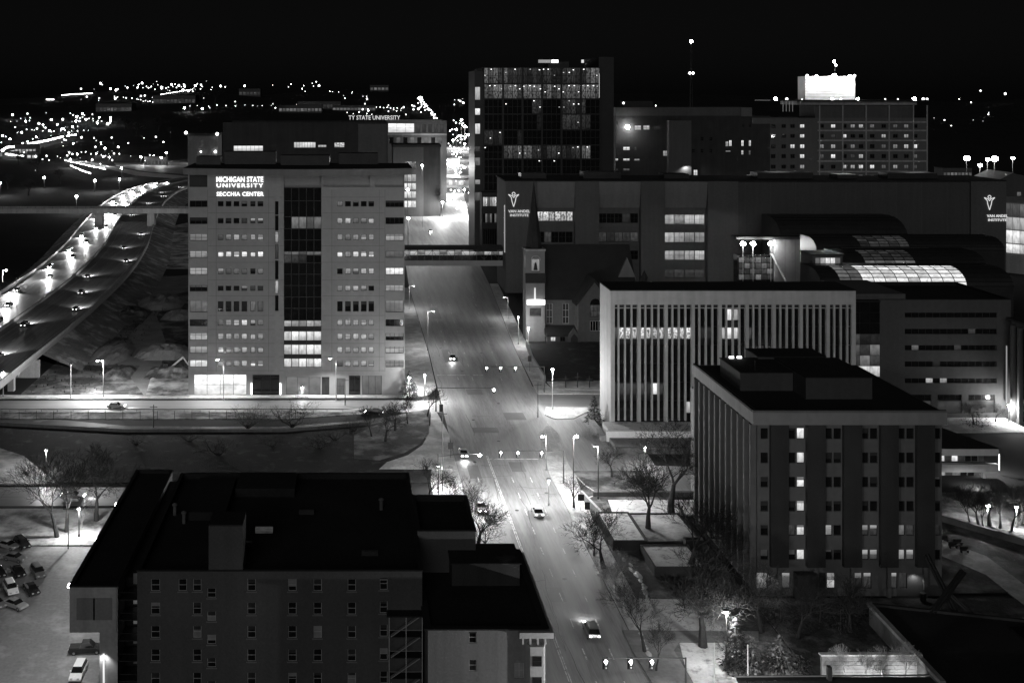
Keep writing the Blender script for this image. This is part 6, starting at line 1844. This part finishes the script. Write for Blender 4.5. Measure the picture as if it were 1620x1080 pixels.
for d, ys in ((5, (340, 430, 650)), (10, (300, 395, 510, 720, 800)), (15, (365, 470, 560, 690, 770, 845))):
    for ki, Y in enumerate(ys):
        q, rz = along(d, Y)
        if q is None: continue
        place_car(rc.choice(['sedan', 'suv']), q.x, q.y, FZ + .02, rz + math.pi, paints[ci % 4], f'{ORD[ki]} departing car from the viewer in the {lane_names[d]} freeway lane', 'departing freeway cars', True, 8000); ci += 1
for kind, x, y, rz, paint, lb in (('sedan', 24.0, 236, 0, 'car_silver', 'silver car with headlights on coming down the left lane past the dark sign'), ('suv', 24.2, 205, 0, 'car_grey', 'grey car with headlights on descending behind the corner house'), ('sedan', 24.4, 142.5, 0, 'car_black', 'dark car with headlights on at the bottom of the street beside the corner house'),
                             ('sedan', 34.6, 203, 180, 'car_white', 'white car heading uphill through the near signals'), ('suv', 34.8, 158, 180, 'car_grey', 'grey car heading uphill in the middle lane near the bottom'), ('sedan', 29.5, 322, -8, 'car_silver', 'silver car turning down from the church corner'),
                             ('sedan', 5, 266.5, -100, 'car_black', 'dark car with headlights on along the verge road before the college'), ('sedan', -60, 272, 90, 'car_silver', 'silver car with headlights on in the cross street left of the college'), ('sedan', 44, 620, 0, 'car_black', 'dark car with headlights on in the bright street above the footbridge'),
                             ('sedan', -55, 211, 90, 'car_grey', 'grey car with headlights on in the street above the car park')):
    place_car(kind, x, y, .03, R(rz), paint, lb, 'cars with lights on in the streets', True, 900)
for t in TEMPL.values():
    for ch in list(t.children_recursive): bpy.data.objects.remove(ch)
    bpy.data.objects.remove(t)
# ------------------------------------------------------------------ bare winter trees
def grow(seed, depth=6, spread=.55, first=.30, up=.25, twig=.012):
    """unit tree one metre tall: returns trunk and crown builders"""
    rd = random.Random(seed)
    tr, cr = MB(), MB()
    def branch(p, d, ln, r, k):
        segs = 3 if k > depth - 3 else 2
        q = p
        for s_ in range(segs):
            d = (d + Vector((rd.uniform(-1, 1), rd.uniform(-1, 1), rd.uniform(-.5, .9) * up)) * .16).normalized()
            e = q + d * ln / segs
            r = max(r, .0013)
            r2 = r * (.80 if s_ < segs - 1 else .74)
            (tr if k >= depth - 1 else cr).tube(q, e, r, r2, 7 if k >= depth - 1 else (5 if k > 3 else 3), caps=False)
            q, r = e, r2
            if k < depth and k > 0 and s_ < segs - 1 and rd.random() < .9:
                sd = (d + Vector((rd.uniform(-1, 1), rd.uniform(-1, 1), rd.uniform(-.2, .6))).normalized() * (spread + .3)).normalized()
                branch(q, sd, ln * rd.uniform(.5, .75), r * .55, k - 1)
        if k == 0: return
        n = 3 if k >= depth - 1 else rd.choice((2, 2, 3))
        a0 = rd.uniform(0, 6.28)
        for i in range(n):
            a = a0 + 6.28 * i / n + rd.uniform(-.5, .5)
            t = spread * rd.uniform(.7, 1.3)
            o1 = d.orthogonal().normalized(); o2 = d.cross(o1)
            nd = (d + (o1 * math.cos(a) + o2 * math.sin(a)) * t + Vector((0, 0, up * .3))).normalized()
            branch(q, nd, ln * rd.uniform(.66, .84), r * .72, k - 1)
    branch(Vector((0, 0, 0)), Vector((0, 0, 1)), first, .030, depth)
    if first < .05:                          # many stems from one root
        for q_ in range(5):
            a_ = 1.25 * q_; branch(Vector((.01 * math.cos(a_), .01 * math.sin(a_), 0)), Vector((.8 * math.cos(a_), .8 * math.sin(a_), 1)).normalized(), .22, .012, depth - 2)
    zm = max(v[2] for v in cr.v)
    f = 1 / zm
    for b in (tr, cr): b.v = [(x * f, y * f, z * f) for x, y, z in b.v]
    return tr.mesh('trunk'), cr.mesh('crown')
TREES = [grow(1, 6, .52, .30), grow(2, 6, .62, .24), grow(5, 6, .45, .34), grow(8, 5, .75, .20), grow(12, 6, .70, .22), grow(21, 6, .85, .03), grow(33, 6, .95, .02)]
def tree(px, py, h, kind, label, group='bare trees', wide=1.0, bark='bark', z=.12):
    q = gp(px, py)
    e = empty('bare_tree', (q.x, q.y, z), label, 'tree', group)
    rz = (px * 7.3 + py * 3.1) % 6.28
    tm, cm = TREES[kind]
    put('trunk', tm, M[bark], e, (q.x, q.y, z), rz, (h * wide, h * wide, h))
    put('crown', cm, M['twig' if bark == 'bark' else bark], e, (q.x, q.y, z), rz, (h * wide, h * wide, h))
    return e
mat('bark_lit', 0.30, 0.9, 0.3, 2.0, 8.0)  # paler copy of bark: lamplight put into the colour
tree(90, 850, 16, 0, 'large bare tree with forked trunk beside the car park', wide=1.05)
tree(105, 842, 15, 2, 'bare tree close behind the large forked one by the car park')
tree(153, 824, 14.5, 1, 'bare tree nearest the black wing roof at left')
tree(130, 835, 3.2, 3, 'small lit tree around the lamp by the car park', bark='bark_lit')
for i, (px, py, h, k, lb) in enumerate(((392, 678, 5.6, 5, 'low spreading bare shrub before the college lobby'), (462, 676, 6.0, 6, 'low spreading bare shrub before the glass strip'), (588, 692, 7.5, 0, 'leftmost bare tree on the dark slope right of the college'), (610, 700, 8.5, 1, 'second bare tree on the dark slope right of the college'), (625, 683, 7.5, 4, 'third bare tree on the dark slope right of the college'), (645, 672, 7.5, 2, 'fourth bare tree, by the verge road at the college corner'), (676, 660, 8.0, 0, 'bare tree at the kerb by the left corner of the junction'), (558, 684, 4.0, 5, 'low bare shrub at the middle of the dark slope'))):
    tree(px, py, h, k, lb, 'bare trees on the slope', wide=1.6 if k > 4 else 1.1)
for i, (px, py) in enumerate(((215, 705), (300, 700), (345, 722), (430, 708), (505, 712), (530, 698))):
    tree(px, py, 3.2 + (i % 3) * .6, 5 + i % 2, ['low bare shrub at the left of the dark slope', 'second low shrub on the dark slope', 'third low shrub, nearest the black roof', 'fourth low shrub, mid slope', 'fifth low shrub on the dark slope', 'low shrub at the right of the dark slope below the ramp wall'][i], 'low shrubs on the slope', wide=1.5)
tree(676, 800, 9.5, 1, 'bare tree beside the black roof, left of the main street')
tree(735, 845, 10.5, 0, 'bare street tree leaning over the left lane behind the stair block')
tree(757, 868, 9.0, 4, 'bare street tree just behind the corner house roof', wide=1.2)
tree(770, 880, 8.0, 1, 'lowest bare street tree behind the corner house roof')
tree(716, 818, 8.5, 2, 'bare tree between the lamp path and the left kerb')
tree(700, 830, 6.5, 4, 'small bare tree by the black roof corner')
tree(908, 806, 6.5, 3, 'small spreading tree by the bus stop sign')
tree(968, 755, 7.0, 4, 'thin bare tree before the white terrace wall')
tree(1025, 845, 14.5, 4, 'bare tree in the snowy terrace with a straight trunk')
tree(1062, 812, 18.0, 4, 'tall bare tree beside the striped fins of the brick office')
tree(955, 900, 10.5, 1, 'dark bare street tree beside the heaped snow', wide=1.15)
tree(940, 880, 7.5, 2, 'slender bare tree nearest the kerb bend')
tree(976, 945, 7.5, 4, 'tree coloured pale as if glowing beside the right kerb', bark='bark_lit', wide=1.1)
tree(1020, 1032, 10.5, 0, 'bare tree by the path at the bottom of the right pavement')
tree(1038, 1062, 7.5, 2, 'thin leaning bare tree at the bottom kerb')
tree(1112, 1024, 14.5, 4, 'big spreading bare tree casting a shadow on the snow', wide=1.15)
tree(1150, 1062, 7.0, 3, 'small bare tree beside the park lamp')
tree(1090, 905, 13.5, 1, 'dark bare tree before the side of the brick office', wide=1.2)
tree(1140, 935, 10.0, 0, 'dark bare tree near the corner of the brick office')
tree(1120, 885, 9.0, 2, 'bare tree pressed against the finned side of the brick office')
for i, (px, py, h, k) in enumerate(((1340, 1068, 5.5, 0), (1372, 1068, 5.0, 2), (1398, 1068, 5.5, 1), (1432, 1068, 6.0, 4), (1318, 1068, 4.0, 3))):
    q = PX(144)
    e = empty('bare_shrub', (q.x(px), 144, .12), ['leftmost tall bare shrub against the lit garden wall', 'second tall bare shrub against the lit garden wall', 'middle bare shrub against the lit garden wall', 'tall bright bare shrub at the right end of the lit garden wall', 'low bare shrub at the left end of the lit garden wall'][i], 'shrub', 'shrubs by the garden wall')
    tm, cm = TREES[k]
    put('trunk', tm, M['bark_lit'], e, (q.x(px), 144, .12), i, (h * .8, h * .8, h)); put('crown', cm, M['bark_lit'], e, (q.x(px), 144, .12), i, (h * .8, h * .8, h))
rt_lab = ['leftmost', 'second', 'third', 'fourth', 'fifth', 'sixth', 'rightmost']
for i, px in enumerate((1535, 1548, 1556, 1566, 1582, 1600, 1614)):
    tree(px, 832 + (i % 3) * 4, 7.5 + (i % 2), i % 5, f'{rt_lab[i]} bare tree of the garden row at the right edge', 'garden row of bare trees')
tree(1540, 672, 6.5, 4, 'bare tree before the slab block ground floor')
tree(1575, 668, 5.0, 1, 'small bare tree at the right end of the slab block')
tree(1205, 1000, 10.5, 1, 'dark bare tree in the unlit plaza corner', wide=1.1)
tree(1262, 1010, 9.5, 0, 'second dark bare tree in the unlit plaza', wide=1.1)
tree(1298, 985, 8.0, 2, 'bare tree before the brick office door')
tree(1345, 1000, 8.5, 4, 'bare tree behind the lit garden wall')
# conifers
def conifer_mesh(seed, n=900, spread=.32, taper=1.0, droop=.25):
    rd = random.Random(seed); mb = MB()
    for i in range(n):
        z = 1 - (rd.random() ** .55)
        z = .06 + z * .94
        rad = spread * (1 - z) ** taper * rd.uniform(.35, 1.08) * (1 + .22 * math.sin(z * 38))
        a = rd.uniform(0, 6.283)
        c = Vector((rad * math.cos(a), rad * math.sin(a), z - droop * rad))
        out = Vector((math.cos(a), math.sin(a), rd.uniform(-.7, .2)))
        side = Vector((-math.sin(a), math.cos(a), rd.uniform(-.3, .3)))
        s1, s2 = rd.uniform(.03, .07), rd.uniform(.012, .03)
        mb.add([c - side * s2, c + side * s2, c + out * s1 + side * s2 * .3, c + out * s1 - side * s2 * .3], [(0, 1, 2, 3)])
    return mb.mesh('foliage')
CON = [conifer_mesh(1), conifer_mesh(2, 1100, .5, .75), conifer_mesh(3, 1000, .75, .5)]
stem = MB().tube((0, 0, 0), (0, 0, .9), .02, .004, 6).mesh('stem')
mat('needle_lit_snowy', 0.24, 0.9, 0.4, 1.0, 6.0)  # paler copy of needle: snow on bushes, painted lamplight on lit evergreens
def conifer(px, py, Y, h, k, label, wide=1.0, m='needle', name='conifer', cat='tree'):
    q = at(px, py, Y) if Y else gp(px, py)
    e = empty(name, (q.x, q.y, .12), label, cat, 'evergreens')
    put('stem', stem, M['bark'], e, (q.x, q.y, .12), 0, (h, h, h)); put('foliage', CON[k], M[m], e, (q.x, q.y, .12), px, (h * wide, h * wide, h))
conifer(940, 668, 0, 6.5, 0, 'dark conifer at the corner of the striped block', 1.2)
conifer(932, 690, 0, 2.4, 2, 'low snowy bush left of the white terrace', 1.2, 'needle_lit_snowy', 'evergreen_bush', 'bush')
conifer(950, 692, 0, 2.0, 2, 'low snowy bush at the foot of the striped block', 1.3, 'needle_lit_snowy', 'evergreen_bush', 'bush')
conifer(1235, 1075, 146, 6.0, 1, 'lit pale evergreen left of the garden wall', 1.2, 'needle_lit_snowy', 'evergreen_bush', 'bush')
conifer(1190, 1075, 147, 5.2, 1, 'lit evergreen beside the white flag pole', 1.0, 'needle_lit_snowy')
conifer(1265, 1075, 144, 4.2, 2, 'rounded lit evergreen against the garden wall', 1.0, 'needle_lit_snowy', 'evergreen_bush', 'bush')
conifer(1165, 1075, 148, 7.5, 0, 'dark narrow conifer behind the park lamp', 1.0)
conifer(1330, 970, 160, 4.5, 2, 'dark round bush before the brick office windows', 1.1, 'needle', 'evergreen_bush', 'bush')
conifer(1235, 968, 161, 5.0, 2, 'dark round bush left of the office entrance', 1.2, 'needle', 'evergreen_bush', 'bush')
conifer(478, 630, 281.5, 2.6, 2, 'dark clipped bush at the college entrance', 1.4, 'needle', 'evergreen_bush', 'bush')
conifer(1545, 668, 258, 4.5, 2, 'dark round tree before the slab block', 1.2, 'needle', 'evergreen_bush', 'bush')
for i, (px, py, h) in enumerate(((648, 628, 7), (655, 632, 5))):
    conifer(px, py, 0, h, 0, ['tall dark conifer at the right corner of the college', 'shorter dark conifer at the right corner of the college'][i], 1.2)
spot(None, (PX(146).x(1215), 140, 1.0), 1600, 150, (0, 1, .55))
# dark scrub on the slopes: thousands of twigs nobody could count
sb = MB(); rd = random.Random(31)
def scrub(poly_fn, n, hmin, hmax):
    for _ in range(n):
        x, y = poly_fn()
        h = rd.uniform(hmin, hmax)
        for k in range(4):
            dx, dy = rd.uniform(-.5, .5) * h, rd.uniform(-.5, .5) * h
            w = rd.uniform(.03, .09)
            sb.add([(x - w, y, .15), (x + w, y, .15), (x + dx, y + dy, .15 + h)], [(0, 1, 2)])
scrub(lambda: (rd.uniform(-85, -70) + rd.uniform(-3, 3), rd.uniform(285, 420)), 300, .3, .9)
scrub(lambda: (rd.uniform(53, 68), rd.uniform(299, 340)), 1200, .3, .7) if False else None
scrub(lambda: (rd.uniform(-150, -125), rd.uniform(300, 600)), 1000, .4, 1.6)
scrub(lambda: (rd.uniform(50, 62), rd.uniform(165, 178)), 500, .2, .7)
mat('scrub_dark', 0.012, 0.95, 0.4, 2.0, 8.0)  # darker than twig: shade of unlit slopes put into the colour
tag(sb.build('scrub', M['scrub_dark']), 'dark winter scrub and weeds on the banks and slopes', 'scrub', kind='stuff')
# rubble heaps on the building site left of the college
for i, (px, py, w, d, h) in enumerate(((178, 560, 6, 14, 2.4), (190, 590, 4, 8, 1.6), (262, 560, 9, 8, 3.0), (278, 590, 8, 7, 2.4), (255, 480, 9, 14, 3.0), (200, 500, 8, 14, 2.8), (285, 500, 6, 8, 2.2))):
    q = gp(px, py); n1, n2 = 14, 10; rd2 = random.Random(i)
    mb = MB()
    for a in range(n2 + 1):
        for b in range(n1 + 1):
            u, v = b / n1 * 2 - 1, a / n2 * 2 - 1
            z = max(0, 1 - u * u - v * v) ** .7 * h * rd2.uniform(.65, 1.1) - .02
            mb.v.append((q.x + u * w, q.y + v * d, .1 + z))
    for a in range(n2):
        for b in range(n1):
            k = a * (n1 + 1) + b
            mb.f.append((k, k + 1, k + n1 + 2, k + n1 + 1))
    tag(mb.build('rubble_heap', M['snow_thin' if i % 2 else 'dirt'], loc=(q.x, q.y, 0)), ['long earth heap against the freeway bank', 'low rubble heap beside the dirt road', 'dark heap in the middle of the building site', 'heap beside the college corner', 'snow streaked heap at the bend of the dirt road', 'rough heap below the freeway barrier', 'small heap at the college wall'][i], 'heap', 'heaps on the building site')
# digger on the site
q = gp(268, 592)
e = empty('excavator', (q.x, q.y, .1), 'dark excavator with raised arm on the building site left of the college', 'excavator')
for s in (-1, 1): MB().box(q.x - 2, q.x + 2, q.y + s * 1.1 - .3, q.y + s * 1.1 + .3, .1, .9).build('track', M['rubber'], e)
MB().box(q.x - 1.6, q.x + 1.8, q.y - 1.2, q.y + 1.2, .95, 2.1).build('body', M['steel_dark'], e)
MB().box(q.x - 1.5, q.x - .2, q.y - 1.1, q.y - .1, 2.1, 3.3).build('cab', M['glass_dark'], e)
MB().obox((q.x + .5, q.y + .3, 2.0), (q.x + 3.8, q.y + .3, 4.8), .4, .5).build('boom', M['concrete'], e)
MB().obox((q.x + 3.8, q.y + .3, 4.8), (q.x + 5.4, q.y + .3, 2.6), .35, .4).build('arm', M['concrete'], e)
MB().box(q.x + 5.0, q.x + 5.9, q.y - .3, q.y + .9, 1.7, 2.6).build('bucket', M['steel_dark'], e)
# guard rail and low wall along the ramp
gr = empty('ramp_wall', (-40, 252, 0), 'dark low wall along the ramp below the verge', 'wall')
for a, b in (((-92, 258.6), (-54, 251.9)), ((-54, 251.9), (-16, 252.0)), ((-16, 252.0), (4, 257.6))):
    MB().obox((a[0], a[1], .5), (b[0], b[1], .5), .35, .9).build('wall_length', M['concrete_dark'], gr)
gr = empty('verge_rail', (-60, 269, 0), 'long pale guard rail on the verge of the cross street', 'guard rail')
MB().box(-110, 6, 268.32, 268.4, .6, .9).build('rail', M['precast_pale'], gr)
for i in range(30):
    MB().box(-109.5 + i * 3.95, -109.35 + i * 3.95, 268.41, 268.5, .1, .9).build('post', M['pole_grey'], gr)
ftp = empty('verge_fence', (-60, 261.5, 0), 'thin dark post and wire fence on the verge', 'fence')
for i in range(20):
    x = -94 + i * 4.2
    MB().box(x - .05, x + .05, 262.0, 262.1, .1, 2.2).build('post', M['pole_dark'], ftp)
MB().box(-94, -14, 262.02, 262.06, 2.1, 2.15).build('wire', M['pole_dark'], ftp)

# ------------------------------------------------------------------ the far town: specks of light and dark roofs
rd = random.Random(77)
fb = MB(); fm_ = MB()
def speck(px, py, s, mb):
    p = on_terrain(px, py, 6.0)
    s *= max(.6, p.y / 1900.0)
    mb.ball(p, s, 5, 3)
cl = [(120, 190, 60, 14, 26), (110, 225, 90, 16, 20), (40, 215, 50, 16, 16), (200, 250, 90, 10, 14), (120, 250, 60, 8, 14), (240, 135, 90, 5, 30), (420, 132, 120, 6, 14), (225, 140, 70, 7, 46), (235, 158, 40, 6, 26), (150, 158, 30, 6, 14), (30, 190, 30, 12, 16), (90, 205, 50, 10, 18), (330, 140, 50, 7, 18), (480, 138, 90, 5, 14), (470, 168, 70, 3, 24), (540, 150, 60, 8, 12), (620, 172, 60, 8, 22), (665, 165, 14, 16, 26), (560, 178, 40, 4, 12), (180, 230, 70, 14, 14), (60, 250, 60, 20, 10), (260, 200, 60, 30, 9), (380, 160, 60, 20, 8), (735, 160, 40, 15, 10), (700, 215, 26, 16, 24), (735, 240, 16, 26, 50), (1000, 168, 60, 6, 3), (1520, 190, 80, 14, 12), (1560, 150, 60, 14, 4)]
for cx, cy_, sx5, sy5, n in cl:
    for _ in range(n):
        px, py = cx + rd.gauss(0, sx5 * .5), cy_ + rd.gauss(0, sy5 * .5)
        if py < 126 or px < 0: continue
        
        if rd.random() < .4: continue
        speck(px, py, rd.choice((.4, .5, .7, .9, 1.3, 1.8)), fb if rd.random() < .5 else fm_)
for i in range(18): speck(255 + i * 2.9, 149.5 - i * .45, .75, fb)        # a straight row of lamps on the ridge
for i in range(26): speck(98 + i * 1.9, 150.5 - (i * 1.9) * .06 + .006 * (i - 13) ** 2 * .3, .8, fb)
for i in range(9): speck(74 + i * 1.3, 157.5, 1.1, fb)
for i in range(40):                                                       # the hill street running away
    t = i / 40; speck(690 - 28 * t + rd.uniform(-3, 3), 188 - 34 * t + rd.uniform(-2, 2), .8, fb)
def row(pts, n, s, jit=.5, mb=None):
    for (xa, ya), (xb, yb) in zip(pts, pts[1:]):
        for i in range(n):
            t = i / n; speck(xa + (xb - xa) * t + rd.uniform(-jit, jit), ya + (yb - ya) * t + rd.uniform(-jit, jit) * .5, s * rd.uniform(.7, 1.3), mb or fb)
row([(44, 228), (72, 223), (101, 216)], 22, 1.5, .4); row([(106, 215), (122, 213)], 8, 1.1)
row([(28, 232), (12, 233), (3, 238), (10, 244), (28, 246)], 12, 1.5, .5); row([(28, 246), (40, 247)], 5, .9)
row([(103, 254), (140, 262), (168, 268)], 16, .9, .4); row([(112, 262), (130, 270), (145, 275)], 10, .9, .4)
row([(140, 207), (60, 207)], 9, .6, 1.5); row([(110, 180), (175, 196)], 9, .7, 2); row([(130, 240), (180, 250)], 7, .7, 2)
row([(300, 168), (500, 166)], 14, .5, 2); row([(595, 170), (640, 172)], 8, .6, 1); row([(180, 152), (250, 163)], 10, .6, 2)
row([(728, 330), (731, 255), (726, 215), (733, 186)], 13, .9, 16); row([(700, 246), (716, 262), (728, 285)], 9, 1.0, 1.5); row([(756, 238), (742, 252)], 7, 1.0, 1.5)
for _ in range(34): speck(rd.gauss(724, 17), rd.uniform(192, 330), rd.choice((.5, .8, 1.2)), fb)
tag(fb.build('town_lights', M['far_light']), 'countless bright specks of the far town on the hills', 'lights', kind='stuff')
tag(fm_.build('dim_town_lights', M['bulb_soft']), 'countless faint specks of the far town on the hills', 'lights', kind='stuff')
# a few far houses with lit fronts
fh = [(40, 245, 30, 14, 'lit_mid'), (245 // 1, 262, 30, 12, 'lit_faint'), (1515, 282, 40, 14, 'lit_dim'), (475, 178, 60, 10, 'lit_dim'), (505, 172, 60, 10, 'lit_faint'), (560, 176, 60, 8, 'lit_dim'), (395, 152, 30, 10, 'lit_faint'), (600, 144, 26, 8, 'lit_dim'), (180, 178, 50, 12, 'lit_faint'), (275, 165, 60, 12, 'lit_faint'), (50, 252, 14, 10, 'lit_bright'), (15, 252, 20, 10, 'lit_dim')]
for i, (px, py, w, h, m) in enumerate(fh):
    p = on_terrain(px, py, 0)
    s = p.y / 1200.0
    w *= s * .8; h *= s * .8
    e = empty('far_house', p, ['far low shop with lit front at the left', 'far hall right of the freeway lamps', 'low kiosk by the right hill lamps', 'far lit shop row above the college', 'far dim warehouse above the college', 'far lit shop left of the roof letters', 'far hall under the ridge lights', 'lone lit house on the hill crest', 'far dim block under the left lamps', 'far dim block below the bright lamp pair', 'small far house with one bright front at left', 'far dim house at the left edge'][i], 'building', 'far town buildings')
    MB().box(p.x - w / 2, p.x + w / 2, p.y, p.y + w * .6, p.z - 3, p.z + h).build('wall', M['stone_dim'], e)
    MB().box(p.x - w / 2 - .3, p.x + w / 2 + .3, p.y - .3, p.y + w * .6 + .3, p.z + h, p.z + h + .6).build('roof', M['roof_black'], e)
    n = max(2, int(w / (4 * s)))
    for j in range(n):
        a = p.x - w / 2 + w * (j + .15) / n
        MB().box(a, a + w * .7 / n, p.y - .12, p.y - .05, p.z + h * .15, p.z + h * .55).build('window', M[m], e)
# dark far trees that break the line of lights
for i, (px, py, h) in enumerate(((30, 262, 16), (60, 275, 18), (95, 290, 14), (12, 300, 15), (45, 310, 14), (215, 215, 20), (250, 208, 22), (270, 220, 18), (200, 205, 18), (340, 165, 24), (430, 180, 22))):
    p = on_terrain(px, py, 0); k = i % 5; s = h * max(1, p.y / 1500)
    e = empty('far_tree', p, ['dark tree mass left of the far shop', 'dark tree below the far lit road', 'dark tree left of the overpass lamp', 'dark tree at the left edge above the freeway', 'dark tree over the freeway bank at far left', 'leftmost dark tree in the gap below the ridge', 'middle dark tree in the gap below the ridge', 'right dark tree in the gap below the ridge', 'dark tree beside the cluster of town lights', 'dark tree below the bright lamp pair', 'dark tree behind the university roof'][i], 'tree', 'far dark trees')
    tm, cm = TREES[k]
    put('trunk', tm, M['bark'], e, p, i, (s * 1.3, s * 1.3, s)); put('crown', cm, M['twig'], e, p, i, (s * 1.3, s * 1.3, s))
